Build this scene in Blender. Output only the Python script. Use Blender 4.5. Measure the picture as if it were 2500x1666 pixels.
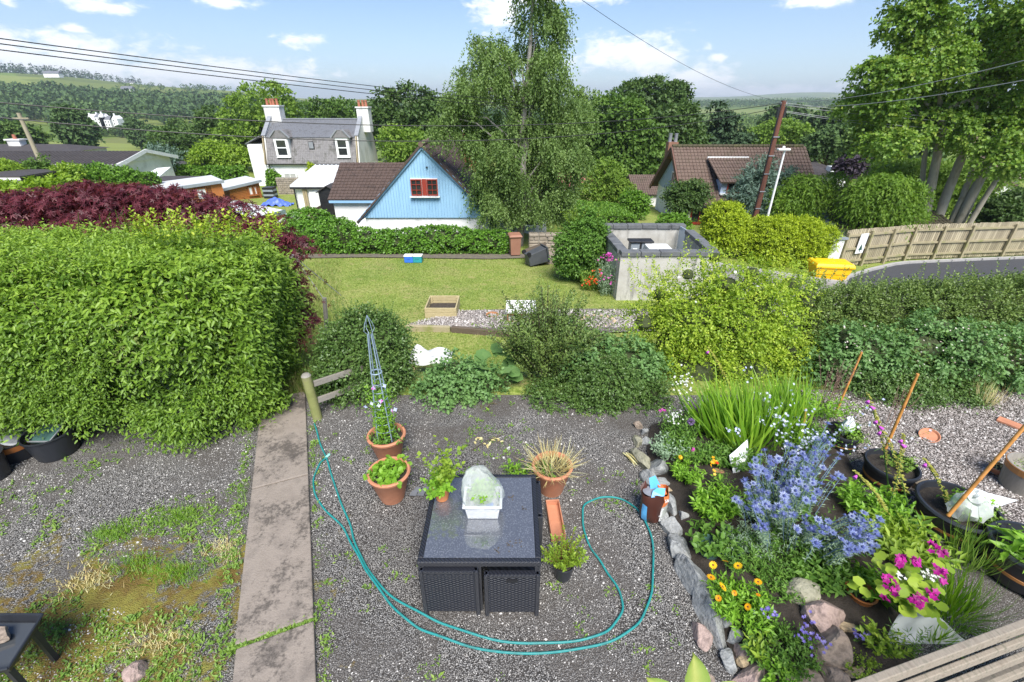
import bpy, bmesh, math, random
import numpy as np
from mathutils import Vector, Matrix
R = math.radians
for o in list(bpy.data.objects): bpy.data.objects.remove(o)
SC = bpy.context.scene
COL = SC.collection
rng = np.random.default_rng(11)
random.seed(5)
CAM_H = 4.4
PITCH = R(27.7)
FOC = 1111.0 / 2500.0            # focal length in picture widths
cam_d = bpy.data.cameras.new('camera'); cam = bpy.data.objects.new('camera', cam_d); COL.objects.link(cam)
cam_d.sensor_width = 36.0; cam_d.lens = 36.0 * FOC
cam_d.clip_start = 0.05; cam_d.clip_end = 20000
cam.location = (0, 0, CAM_H); cam.rotation_euler = (math.pi / 2 - PITCH, 0, 0)
SC.camera = cam
SC.cycles.diffuse_bounces = 6; SC.cycles.max_bounces = 12
SUN_EL, SUN_AZ = R(52), R(170)          # azimuth clockwise from +Y (behind the camera, a little to the right)
SC.view_settings.view_transform = 'Standard'; SC.view_settings.look = 'None'
SC.view_settings.exposure = 1.27; SC.view_settings.gamma = 1.0
sun_d = bpy.data.lights.new('sun', 'SUN'); sun = bpy.data.objects.new('sun', sun_d); COL.objects.link(sun)
sun_d.energy = 3.3; sun_d.angle = R(32); sun_d.color = (1.0, 0.965, 0.91)
sdir = Vector((math.sin(SUN_AZ) * math.cos(SUN_EL), math.cos(SUN_AZ) * math.cos(SUN_EL), math.sin(SUN_EL)))
sun.rotation_euler = sdir.to_track_quat('Z', 'Y').to_euler()
sun.location = (0, -20, 40)
class NT:
 """small helper round a node tree"""
 def __init__(s, nt): s.nt = nt; s.n = nt.nodes; s.l = nt.links
 def new(s, t, **k):
  nd = s.n.new(t)
  for a, b in k.items(): setattr(nd, a, b)
  return nd
 def link(s, a, b): s.l.new(a, b)
 def put(s, sock, val):
  if hasattr(val, 'is_output'): s.l.new(val, sock)
  else: sock.default_value = val
 def math(s, op, a, b=None, c=None, clamp=False):
  nd = s.new('ShaderNodeMath', operation=op, use_clamp=clamp)
  s.put(nd.inputs[0], a)
  if b is not None: s.put(nd.inputs[1], b)
  if c is not None: s.put(nd.inputs[2], c)
  return nd.outputs[0]
 def mix(s, f, a, b, blend='MIX'):
  nd = s.new('ShaderNodeMix', data_type='RGBA', blend_type=blend)
  s.put(nd.inputs[0], f); s.put(nd.inputs[6], a); s.put(nd.inputs[7], b)
  return nd.outputs[2]
 def ramp(s, f, stops, interp='LINEAR'):
  nd = s.new('ShaderNodeValToRGB'); cr = nd.color_ramp; cr.interpolation = interp
  while len(cr.elements) < len(stops): cr.elements.new(0.5)
  for e, (p, c) in zip(cr.elements, stops):
   e.position = p; e.color = c if len(c) == 4 else (*c, 1)
  s.put(nd.inputs[0], f)
  return nd.outputs[0]
 def noise(s, vec, scale, detail=3, rough=0.5, dist=0.0, dim='3D'):
  nd = s.new('ShaderNodeTexNoise', noise_dimensions=dim)
  s.put(nd.inputs['Vector'], vec); nd.inputs['Scale'].default_value = scale
  nd.inputs['Detail'].default_value = detail; nd.inputs['Roughness'].default_value = rough
  nd.inputs['Distortion'].default_value = dist
  return nd.outputs[0]
 def vor(s, vec, scale, feature='F1', rand=1.0):
  nd = s.new('ShaderNodeTexVoronoi', feature=feature)
  s.put(nd.inputs['Vector'], vec); nd.inputs['Scale'].default_value = scale
  nd.inputs['Randomness'].default_value = rand
  return nd
 def maprange(s, v, a, b, c=0.0, d=1.0):
  nd = s.new('ShaderNodeMapRange', interpolation_type='SMOOTHSTEP')
  s.put(nd.inputs[0], v)
  for i, x in enumerate((a, b, c, d)): nd.inputs[i + 1].default_value = x
  return nd.outputs[0]
def ray(u, v):
 """direction through a picture point (2500 x 1666 grid of the photograph)"""
 x = (u - 1250) / 1111.0; d = (v - 833) / 1111.0
 c, s = math.cos(PITCH), math.sin(PITCH)
 return (x, c - d * s, -s - d * c)
world = bpy.data.worlds.new('World'); SC.world = world; world.use_nodes = True
w = NT(world.node_tree); w.n.clear()
sky = w.new('ShaderNodeTexSky', sky_type='NISHITA', sun_disc=False)
sky.sun_elevation = SUN_EL; sky.sun_rotation = SUN_AZ; sky.air_density = 1.0; sky.dust_density = 0.4; sky.ozone_density = 3.5
tc = w.new('ShaderNodeTexCoord')
sep = w.new('ShaderNodeSeparateXYZ'); w.link(tc.outputs['Generated'], sep.inputs[0])
az = w.math('ARCTAN2', sep.outputs[0], sep.outputs[1])
el = w.math('ARCSINE', sep.outputs[2])
comb = w.new('ShaderNodeCombineXYZ'); w.link(az, comb.inputs[0]); w.link(w.math('MULTIPLY', el, 2.2), comb.inputs[1])
n1 = w.noise(comb.outputs[0], 9.0, 6, 0.62, 0.4)
n2 = w.noise(comb.outputs[0], 2.6, 4, 0.55, 0.2)
CL = [(130, 150, 330, 62), (420, 178, 380, 36), (225, 8, 100, 22), (290, 22, 55, 20), (20, 5, 25, 22), (555, 4, 75, 16),
  (180, 70, 36, 10), (728, 98, 58, 17), (1215, 25, 60, 50), (1360, -5, 150, 16), (1500, 128, 130, 34), (1580, 140, 130, 45), (1680, 205, 110, 45),
  (1450, 150, 100, 22), (1750, 140, 24, 13), (1975, 2, 95, 20), (1890, 224, 210, 14)]
field = None
ae = w.new('ShaderNodeCombineXYZ'); w.link(az, ae.inputs[0]); w.link(el, ae.inputs[1])
for (u, v, hw, hh) in CL:
 d = Vector(ray(u, v)).normalized(); e = Vector(ray(u + hw, v)).normalized(); g = Vector(ray(u, v - hh)).normalized()
 a0, e0 = math.atan2(d.x, d.y), math.asin(d.z)
 wa = 1.35 * abs(math.atan2(e.x, e.y) - a0); we = 1.5 * abs(math.asin(g.z) - e0)
 ma = w.new('ShaderNodeVectorMath', operation='MULTIPLY_ADD'); w.link(ae.outputs[0], ma.inputs[0])
 ma.inputs[1].default_value = (1 / wa, 1 / we, 0); ma.inputs[2].default_value = (-a0 / wa, -e0 / we, 0)
 ln = w.new('ShaderNodeVectorMath', operation='LENGTH'); w.link(ma.outputs[0], ln.inputs[0])
 field = ln.outputs['Value'] if field is None else w.math('MINIMUM', field, ln.outputs['Value'])
field = w.math('SUBTRACT', 1.0, field)
n3 = w.noise(comb.outputs[0], 34.0, 5, 0.6, 0.6)
field = w.math('ADD', w.math('ADD', field, w.math('MULTIPLY', w.math('SUBTRACT', n1, 0.5), 2.2)), w.math('MULTIPLY', w.math('SUBTRACT', n3, 0.5), 1.8))
mask1 = w.maprange(field, 0.02, 0.85)
mask2 = w.math('MULTIPLY', w.maprange(n2, 0.60, 0.78), w.maprange(el, 0.42, 0.75))   # broken cloud higher up
cmask = w.math('MULTIPLY', w.math('MAXIMUM', mask1, mask2), 0.92)
low = w.maprange(el, -0.02, 0.30, 1.0, 0.0)                                          # pale air above the horizon
skyt = w.mix(1.0, sky.outputs[0], (0.86, 0.98, 1.13, 1), 'MULTIPLY')
skyc = w.mix(w.math('MULTIPLY', low, 0.30), skyt, (7.6, 8.2, 9.0, 1))
cloudc = w.mix(w.noise(comb.outputs[0], 5.0, 4), (8.6, 8.9, 9.4, 1), (11.5, 11.5, 11.6, 1))
fin = w.mix(cmask, skyc, cloudc)
bg = w.new('ShaderNodeBackground'); w.link(fin, bg.inputs[0]); bg.inputs[1].default_value = 0.057
world.cycles.sampling_method = 'MANUAL'; world.cycles.sample_map_resolution = 512
wo = w.new('ShaderNodeOutputWorld'); w.link(bg.outputs[0], wo.inputs[0])
def at_y(u, v, y):
 d = ray(u, v); t = y / d[1]; return Vector((d[0] * t, y, CAM_H + d[2] * t))
def at_z(u, v, z):
 d = ray(u, v); t = (z - CAM_H) / d[2]; return Vector((d[0] * t, d[1] * t, z))
def sst(a, b, x):
 t = np.clip((np.asarray(x, float) - a) / (b - a), 0, 1); return t * t * (3 - 2 * t)
def vnoise(x, y, s, seed=0):
 """cheap smooth noise in about -1..1"""
 r = np.random.default_rng(seed); out = 0
 for i in range(6):
  a = r.uniform(0, 6.28); f = r.uniform(0.6, 1.9) * s; p = r.uniform(0, 6.28)
  out = out + np.sin((np.cos(a) * x + np.sin(a) * y) * f + p)
 return out / 3.2
def terr(x, y):
 """height of the land"""
 x = np.asarray(x, float); y = np.asarray(y, float)
 z = -1.25 * sst(6.9, 9.3, y)
 z = z - 0.073 * np.clip(y - 9, 0, 13) - 0.066 * np.clip(y - 22, 0, 38) - 0.052 * np.clip(y - 60, 0, 190)
 z = z - 0.8 * sst(7, 16, x) * sst(8, 16, y)
 f = sst(60, 200, y)
 z = z + f * 0.8 * vnoise(x, y, 0.02, 3)
 a = np.arctan2(x, np.maximum(y, 1)); r = np.hypot(x, y)
 lf = sst(0.15, -0.55, a)                        # left side: hills stand nearer and higher
 up = sst(330, 1500, r) * (32 + 34 * sst(-.35, -.85, a) + 6 * np.sin(a * 9 + 1) + 4 * np.sin(a * 23)) * lf
 up = up + sst(500, 2600, r) * (26 + 3 * np.sin(a * 14)) * (1 - lf)
 up = up + sst(2600, 6500, r) * (52 + 22 * np.sin(a * 11 + 2.2) + 10 * np.sin(a * 27)) * (1 - lf)
 up = up + lf * sst(1500, 3500, r) * 12
 return z + up
def gz(x, y): return float(terr(x, y))
_T = np.geomspace(1.5, 400, 900)
def on_gs(us, vs):
 """where sight lines through picture points meet the land"""
 us, vs = np.atleast_1d(np.asarray(us, float)), np.atleast_1d(np.asarray(vs, float)); out = np.zeros((len(us), 3))
 for i, (u, v) in enumerate(zip(us, vs)):
  d = ray(u, v); X, Y, Z = d[0] * _T, d[1] * _T, CAM_H + d[2] * _T; G = terr(X, Y); k = int(np.argmax(Z <= G)); out[i] = (X[k], Y[k], G[k])
 return out
def on_g(u, v): return Vector(on_gs(u, v)[0])
def lin(c): return tuple((x / 12.92 if x <= 0.04045 else ((x + 0.055) / 1.055) ** 2.4) for x in (c[0] / 255, c[1] / 255, c[2] / 255))
def c4(c): return (c[0], c[1], c[2], 1)
MATS = {}
def pm(name, c1, c2=None, scale=4.0, rough=0.6, bump=0.0, bscale=None, metal=0.0, detail=4, c3=None, stretch=None, spec=0.5, coat=0.0, coords='Object', trans=0.0, alpha=1.0):
 """noise-tinted principled material; colours are linear base colours"""
 if name in MATS: return MATS[name]
 m = bpy.data.materials.new(name); m.use_nodes = True; t = NT(m.node_tree)
 b = t.n['Principled BSDF']; b.inputs['Roughness'].default_value = rough; b.inputs['Metallic'].default_value = metal
 b.inputs['Specular IOR Level'].default_value = spec; b.inputs['Coat Weight'].default_value = coat
 b.inputs['Transmission Weight'].default_value = trans; b.inputs['Alpha'].default_value = alpha
 vec = t.new('ShaderNodeTexCoord').outputs[coords]
 if stretch:
  mp = t.new('ShaderNodeMapping'); mp.inputs['Scale'].default_value = stretch; t.link(vec, mp.inputs[0]); vec = mp.outputs[0]
 if c2 is None: c2 = tuple(x * 0.75 for x in c1)
 nz = t.noise(vec, scale, detail, 0.6)
 stops = [(0.3, c1), (0.7, c2)] if c3 is None else [(0.28, c1), (0.5, c2), (0.72, c3)]
 col = t.ramp(nz, stops)
 t.link(col, b.inputs['Base Color'])
 if bump:
  bp = t.new('ShaderNodeBump'); bp.inputs['Strength'].default_value = bump; bp.inputs['Distance'].default_value = 0.02
  t.link(t.noise(vec, bscale or scale * 6, 4, 0.6), bp.inputs['Height']); t.link(bp.outputs[0], b.inputs['Normal'])
 MATS[name] = m; return m
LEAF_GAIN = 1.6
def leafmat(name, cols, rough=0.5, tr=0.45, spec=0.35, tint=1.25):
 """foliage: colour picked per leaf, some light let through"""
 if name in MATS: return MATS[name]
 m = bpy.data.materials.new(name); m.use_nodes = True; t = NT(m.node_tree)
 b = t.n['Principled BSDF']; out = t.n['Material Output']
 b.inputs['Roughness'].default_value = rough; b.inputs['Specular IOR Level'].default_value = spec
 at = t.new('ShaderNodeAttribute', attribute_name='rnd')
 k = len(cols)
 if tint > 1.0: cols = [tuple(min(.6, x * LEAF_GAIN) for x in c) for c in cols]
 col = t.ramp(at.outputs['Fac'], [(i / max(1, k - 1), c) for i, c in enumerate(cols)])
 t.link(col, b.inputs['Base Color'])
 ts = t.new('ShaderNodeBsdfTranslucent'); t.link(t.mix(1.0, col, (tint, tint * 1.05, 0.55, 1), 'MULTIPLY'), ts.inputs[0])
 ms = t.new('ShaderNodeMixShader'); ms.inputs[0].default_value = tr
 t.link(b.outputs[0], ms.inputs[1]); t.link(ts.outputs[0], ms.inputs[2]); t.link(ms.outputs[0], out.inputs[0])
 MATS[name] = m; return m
def root_loc(p):
 while p is not None and p.parent is not None: p = p.parent
 return Vector((0, 0, 0)) if p is None else p.location.copy()
def tag(o, label=None, cat=None, group=None, kind=None):
 if label: o['label'] = label
 if cat: o['category'] = cat
 if group: o['group'] = group
 if kind: o['kind'] = kind
 return o
def thing(name, label, cat, loc=(0, 0, 0), group=None):
 o = bpy.data.objects.new(name, None); COL.objects.link(o); o.location = loc; o.empty_display_size = 0.2
 return tag(o, label, cat, group)
def link_mesh(name, me, mat, parent=None):
 o = bpy.data.objects.new(name, me); COL.objects.link(o)
 if mat is not None:
  for mm in (mat if isinstance(mat, (list, tuple)) else [mat]): me.materials.append(mm)
 if parent is not None: o.parent = parent
 return o
def copy_tree(o, parent=None):
 c = o.copy(); COL.objects.link(c); c.parent = parent
 for ch in list(o.children): copy_tree(ch, c)
 return c
def frame(d):
 d = Vector(d).normalized(); up = Vector((0, 0, 1)) if abs(d.z) < 0.95 else Vector((1, 0, 0))
 s = d.cross(up).normalized(); return s, s.cross(d).normalized(), d
class MB:
 """collects boxes, beams, tubes and lathes into ONE mesh object"""
 def __init__(s): s.v = []; s.f = []; s.mi = []; s.k = 0
 def add(s, vs, fs):
  n = len(s.v); s.v += [tuple(x) for x in vs]; s.f += [tuple(i + n for i in f) for f in fs]; s.mi += [s.k] * len(fs); return s
 def mat(s, k): s.k = k; return s
 def box(s, c, d, rz=0.0, M=None):
  hx, hy, hz = d[0] / 2, d[1] / 2, d[2] / 2
  vs = [Vector((a * hx, b * hy, e * hz)) for a in (-1, 1) for b in (-1, 1) for e in (-1, 1)]
  if M is None: M = Matrix.Rotation(rz, 3, 'Z')
  vs = [M @ q + Vector(c) for q in vs]
  return s.add(vs, [(0, 1, 3, 2), (4, 6, 7, 5), (0, 4, 5, 1), (2, 3, 7, 6), (0, 2, 6, 4), (1, 5, 7, 3)])
 def beam(s, p0, p1, w_, h_, side=None):
  p0, p1 = Vector(p0), Vector(p1); d = (p1 - p0).normalized()
  if side is None: a, b, _ = frame(d)
  else: a = Vector(side).normalized(); b = a.cross(d).normalized()
  vs = [p + a * (i * w_ / 2) + b * (j * h_ / 2) for p in (p0, p1) for i, j in ((-1, -1), (1, -1), (1, 1), (-1, 1))]
  return s.add(vs, [(3, 2, 1, 0), (4, 5, 6, 7), (0, 1, 5, 4), (1, 2, 6, 5), (2, 3, 7, 6), (3, 0, 4, 7)])
 def tube(s, pts, rad, n=8, caps=True):
  pts = [Vector(p) for p in pts]; m = len(pts)
  if not hasattr(rad, '__len__'): rad = [rad] * m
  vs, fs = [], []; a = None
  for i, p in enumerate(pts):
   d = (pts[min(i + 1, m - 1)] - pts[max(i - 1, 0)]).normalized()
   if a is None: a, b, _ = frame(d)
   else:
    a = (a - d * a.dot(d)).normalized(); b = a.cross(d).normalized()
   for k in range(n):
    q = 2 * math.pi * k / n; vs.append(p + (a * math.cos(q) + b * math.sin(q)) * rad[i])
  for i in range(m - 1):
   for k in range(n):
    k2 = (k + 1) % n; fs.append((i * n + k, i * n + k2, (i + 1) * n + k2, (i + 1) * n + k))
  if caps: fs.append(tuple(range(n - 1, -1, -1))); fs.append(tuple(range((m - 1) * n, m * n)))
  return s.add(vs, fs)
 def lathe(s, prof, n=24, c=(0, 0, 0), M=None, sx=1.0, sy=1.0, cap=True):
  vs, fs = [], []; m = len(prof)
  for r, z in prof:
   for k in range(n):
    q = 2 * math.pi * k / n; p = Vector((r * math.cos(q) * sx, r * math.sin(q) * sy, z))
    if M is not None: p = M @ p
    vs.append(p + Vector(c))
  for i in range(m - 1):
   for k in range(n):
    k2 = (k + 1) % n; fs.append((i * n + k, i * n + k2, (i + 1) * n + k2, (i + 1) * n + k))
  if cap and prof[0][0] > 1e-4: fs.append(tuple(range(n - 1, -1, -1)))
  if cap and prof[-1][0] > 1e-4: fs.append(tuple(range((m - 1) * n, m * n)))
  return s.add(vs, fs)
 def quad(s, *p): return s.add(p, [tuple(range(len(p)))])
 def prism(s, poly, ext):
  """polygon (3-D points in order) pushed along ext"""
  e = Vector(ext); n = len(poly); p = [Vector(q) for q in poly]
  vs = p + [q + e for q in p]
  return s.add(vs, [tuple(range(n - 1, -1, -1)), tuple(range(n, 2 * n))] + [(i, (i + 1) % n, n + (i + 1) % n, n + i) for i in range(n)])
 def build(s, name, mat, parent=None, smooth=False, bevel=0.0, seg=2, loc=None):
  off = root_loc(parent) if loc is None else Vector(loc)
  me = bpy.data.meshes.new(name)
  me.from_pydata([(a - off.x, b - off.y, c - off.z) for a, b, c in s.v], [], s.f); me.update()
  o = link_mesh(name, me, mat, parent)
  if loc is not None and parent is None: o.location = loc
  if max(s.mi, default=0) > 0: me.polygons.foreach_set('material_index', s.mi)
  bm = bmesh.new(); bm.from_mesh(me); bmesh.ops.recalc_face_normals(bm, faces=bm.faces); bm.to_mesh(me); bm.free()
  if smooth:
   me.polygons.foreach_set('use_smooth', [True] * len(me.polygons))
   md = o.modifiers.new('edge', 'EDGE_SPLIT'); md.split_angle = R(40)
  if bevel:
   md = o.modifiers.new('bevel', 'BEVEL'); md.width = bevel; md.segments = seg; md.limit_method = 'ANGLE'
  return o
def solo(o, label, cat, group=None): return tag(o, label, cat, group)
def struct(o): o['kind'] = 'structure'; return o
def nrm(a): return a / np.maximum(np.linalg.norm(a, axis=-1, keepdims=True), 1e-9)
def rndu(n): return nrm(rng.normal(size=(n, 3)))
T_LEAF2 = (np.array([(0, 0, 0), (.42, .5, .10), (1, 0, -.05), (.42, -.5, .10)]), [(0, 3, 2), (0, 2, 1)])
T_LEAF6 = (np.array([(0, 0, 0), (.25, .42, .09), (.68, .36, .05), (1, 0, -.14), (.68, -.36, .05), (.25, -.42, .09), (.5, 0, -.03)]),
   [(0, 6, 1), (1, 6, 2), (2, 6, 3), (3, 6, 4), (4, 6, 5), (5, 6, 0)])
T_ROUND = (np.array([(0, 0, 0), (-.12, .35, .05), (.25, .55, .1), (.75, .48, .08), (1, 0, .02), (.75, -.48, .08), (.25, -.55, .1), (-.12, -.35, .05), (.42, 0, -.04)]),
   [(0, 8, 1), (1, 8, 2), (2, 8, 3), (3, 8, 4), (4, 8, 5), (5, 8, 6), (6, 8, 7), (7, 8, 0)])
def _palm():
 v = [(0, 0, 0)]; f = []
 for i, (a, r) in enumerate([(-105, .5), (-55, .85), (0, 1.0), (55, .85), (105, .5)]):
  a = R(a); w_ = R(17)
  v += [(r * .42 * math.cos(a - w_), r * .42 * math.sin(a - w_) * 1.0, .03), (r * math.cos(a), r * math.sin(a), -.08 * r), (r * .42 * math.cos(a + w_), r * .42 * math.sin(a + w_), .03)]
  k = 1 + 3 * i; f += [(0, k, k + 2), (k, k + 1, k + 2)]
 return (np.array(v), f)
T_PALM = _palm()
T_BLADE = (np.array([(0, .5, 0), (0, -.5, 0), (.4, .45, .06), (.4, -.45, .06), (.75, .3, .0), (.75, -.3, .0), (1, 0, -.12)]), [(0, 1, 3, 2), (2, 3, 5, 4), (4, 5, 6)])
T_TRI = (np.array([(0, .5, 0), (0, -.5, 0), (1, 0, 0)]), [(0, 1, 2)])
T_SPRAY = (np.array([(0, 0, 0), (.35, .45, .05), (.3, .12, 0), (.75, .42, .0), (.6, .1, 0), (1, 0, -.1), (.6, -.1, 0), (.75, -.42, 0), (.3, -.12, 0), (.35, -.45, .05)]),
   [(0, 2, 1), (2, 4, 3), (4, 6, 5), (6, 8, 7), (8, 0, 9), (0, 8, 2), (2, 8, 6), (2, 6, 4)])
def scatter_mesh(name, P, D, N, L, W, tpl, rnd, mat, parent=None, smooth=True):
 """one mesh of many leaves: base P, pointing D, facing N"""
 tv, tf = tpl; n = len(P); k = len(tv)
 D = nrm(D); S = nrm(np.cross(D, N)); N2 = np.cross(S, D)
 L = np.broadcast_to(np.asarray(L, float), (n,)); W = np.broadcast_to(np.asarray(W, float), (n,))
 off = root_loc(parent); P = P - np.array(off)
 V = P[:, None, :] + (L[:, None] * tv[None, :, 0])[..., None] * D[:, None] + (W[:, None] * tv[None, :, 1])[..., None] * S[:, None] + (L[:, None] * tv[None, :, 2])[..., None] * N2[:, None]
 V = V.reshape(-1, 3)
 lt = np.array([len(f) for f in tf]); lv = np.concatenate([np.array(f) for f in tf])
 loops = (lv[None, :] + (np.arange(n) * k)[:, None]).ravel()
 tot = np.tile(lt, n); start = np.concatenate([[0], np.cumsum(tot)[:-1]])
 me = bpy.data.meshes.new(name)
 me.vertices.add(len(V)); me.vertices.foreach_set('co', V.astype(np.float32).ravel())
 me.loops.add(len(loops)); me.loops.foreach_set('vertex_index', loops.astype(np.int32))
 me.polygons.add(len(tot)); me.polygons.foreach_set('loop_start', start.astype(np.int32)); me.polygons.foreach_set('loop_total', tot.astype(np.int32))
 me.update(calc_edges=True)
 a = me.attributes.new('rnd', 'FLOAT', 'POINT'); a.data.foreach_set('value', np.repeat(np.clip(rnd, 0, 1), k).astype(np.float32))
 if smooth: me.polygons.foreach_set('use_smooth', np.ones(len(tot), dtype=bool))
 o = link_mesh(name, me, mat, parent); o['kind'] = 'stuff'
 return o
def perp(d):
 up = np.where(np.abs(d[:, 2:3]) < 0.9, np.array([[0, 0, 1.0]]), np.array([[1.0, 0, 0]]))
 a = nrm(np.cross(d, up)); return a, np.cross(a, d)
def shoots(S, D, ln, k, droop=0.15, spread=0.9, up=0.55, base=0.0):
 """k leaves along each of n shoots -> P, D, N, per-shoot random, t"""
 n = len(S); D = nrm(D); a, b = perp(D); ln = np.broadcast_to(np.asarray(ln, float), (n,))
 j = np.arange(k)[None, :]; t = (j + rng.uniform(.1, .9, (n, k))) / k * (1 - base) + base
 ph = j * 2.4 + rng.uniform(0, 6.28, (n, 1))
 pr = np.cos(ph)[..., None] * a[:, None] + np.sin(ph)[..., None] * b[:, None]
 pos = S[:, None] + D[:, None] * (ln[:, None] * t)[..., None]
 pos = pos + np.array([0, 0, -1.0]) * (droop * ln[:, None] * t ** 2)[..., None]
 dd = D[:, None] + np.array([0, 0, -1.0]) * (2 * droop * t)[..., None]
 ld = nrm(dd * (0.55 + 0.6 * t)[..., None] + pr * spread + rng.normal(size=(n, k, 3)) * .18)
 ln_ = nrm(np.array([0, 0, 1.0]) * up + dd * 0.5 - pr * 0.25 + rng.normal(size=(n, k, 3)) * .3)
 r = np.repeat(rng.uniform(0, 1, n), k).reshape(n, k)
 f = lambda q: q.reshape(-1, q.shape[-1])
 return f(pos), f(ld), f(ln_), r.ravel(), t.ravel()
def lobe_pts(lobes, n, inner=0.8, over=0.82, flat=None):
 """points and outward normals on the joint surface of ellipsoid lobes (cx,cy,cz,rx,ry,rz)"""
 A = np.array(lobes, float); wts = (A[:, 3] * A[:, 4] + A[:, 4] * A[:, 5] + A[:, 3] * A[:, 5]); wts /= wts.sum()
 i = rng.choice(len(A), size=int(n * 1.8) + 20, p=wts); u = rndu(len(i)); rad = rng.uniform(inner, 1, len(i)) ** 0.6
 P = A[i, :3] + u * A[i, 3:] * rad[:, None]; N = nrm(u / A[i, 3:])
 keep = np.ones(len(P), bool)
 for j in range(len(A)):
  q = ((P - A[j, :3]) / A[j, 3:]); keep &= ~((np.sum(q * q, 1) < over ** 2) & (i != j))
 P, N = P[keep][:n], N[keep][:n]
 return P, N
def crown(name, lobes, mat, parent, ncl=200, rc=0.6, ns=12, k=6, sl=0.5, L=0.12, W=0.07, tpl=T_LEAF2, droop=0.2, upb=0.35, inner=0.75, gap=0.0, gs=1.0, fill=0.25, zmin=None, jit=0.35, flatc=0.7, lup=0.55, core=False):
 """clumped foliage: clusters over the lobes, shoots over the clusters, leaves along the shoots"""
 A_ = np.array(lobes, float); A_[:, 3:] = np.maximum(A_[:, 3:] - .42 * (rc + sl), A_[:, 3:] * .45); lobes = A_.tolist()
 C, CN = lobe_pts(lobes, ncl, inner)
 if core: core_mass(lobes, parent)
 if gap > 0:
  q = vnoise(C[:, 0] * gs + C[:, 2] * .7 * gs, C[:, 1] * gs - C[:, 2] * gs, 1.0, 17); kp = q > (-1 + 2 * gap) * .6 - .3; C, CN = C[kp], CN[kp]
 m = len(C); r = rc * rng.uniform(.6, 1.35, m)
 ci = np.repeat(np.arange(m), ns); U = nrm(rndu(len(ci)) + CN[ci] * 0.9 + np.array([0, 0, upb]))
 S = C[ci] + U * (r[ci] * rng.uniform(.25, .95, len(ci)))[:, None] * np.array([1, 1, flatc])
 D = nrm(U + rng.normal(size=U.shape) * jit)
 P, LD, LN, sr, t = shoots(S, D, sl * rng.uniform(.6, 1.3, len(S)), k, droop, up=lup)
 cr = np.repeat(rng.uniform(0, 1, m)[ci], k)
 rv = 0.30 * cr + 0.25 * sr + 0.3 * rng.uniform(0, 1, len(P)) + 0.15 * t
 if fill > 0:
  nf = int(len(P) * fill); A = np.array(lobes, float); vol = A[:, 3] * A[:, 4] * A[:, 5]; i = rng.choice(len(A), nf, p=vol / vol.sum())
  FP = A[i, :3] + rndu(nf) * A[i, 3:] * (rng.uniform(0, .8, nf) ** .5)[:, None]
  P = np.concatenate([P, FP]); LD = np.concatenate([LD, rndu(nf)]); LN = np.concatenate([LN, rndu(nf)]); rv = np.concatenate([rv, rng.uniform(0, .6, nf)])
 if zmin is not None:
  g = terr(P[:, 0], P[:, 1]) + zmin; kp = P[:, 2] > g; P, LD, LN, rv = P[kp], LD[kp], LN[kp], rv[kp]
 n = len(P); q = rng.uniform(.65, 1.3, n)
 return scatter_mesh(name, P, LD, LN, L * q, W * q, tpl, rv, mat, parent)
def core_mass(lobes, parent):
 """solid dark twig mass; its colour stands in for shade between the leaves"""
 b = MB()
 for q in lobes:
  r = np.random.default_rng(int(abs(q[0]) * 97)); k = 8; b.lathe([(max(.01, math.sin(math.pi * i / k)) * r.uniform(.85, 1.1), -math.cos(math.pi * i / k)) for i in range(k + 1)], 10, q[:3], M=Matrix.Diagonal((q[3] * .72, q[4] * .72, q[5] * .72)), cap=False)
 b.build('dark_core', pm('hedge_dark_core', (.035, .045, .015), (.055, .07, .024), 14, .95, .8, 30), parent)
# ============================================================ THE SETTING
def sheet(name, xs, ys, mat, off=0.0, mask=None, zf=None, smooth=True):
 xs = np.asarray(xs); ys = np.asarray(ys); X, Y = np.meshgrid(xs, ys)
 Z = (terr(X, Y) if zf is None else zf(X, Y)) + off
 V = np.stack([X, Y, Z], -1).reshape(-1, 3); nx = len(xs); F = []
 for j in range(len(ys) - 1):
  for i in range(nx - 1):
   if mask is not None and not mask((xs[i] + xs[i + 1]) / 2, (ys[j] + ys[j + 1]) / 2): continue
   a = j * nx + i; F.append((a, a + 1, a + 1 + nx, a + nx))
 me = bpy.data.meshes.new(name); me.from_pydata(V.tolist(), [], F); me.update()
 if smooth: me.polygons.foreach_set('use_smooth', [True] * len(me.polygons))
 return struct(link_mesh(name, me, mat))
def poly_sheet(name, pts, mat, thick=0.0):
 b = MB()
 if thick: b.prism(pts, (0, 0, -thick))
 else: b.quad(*pts)
 return b
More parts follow.
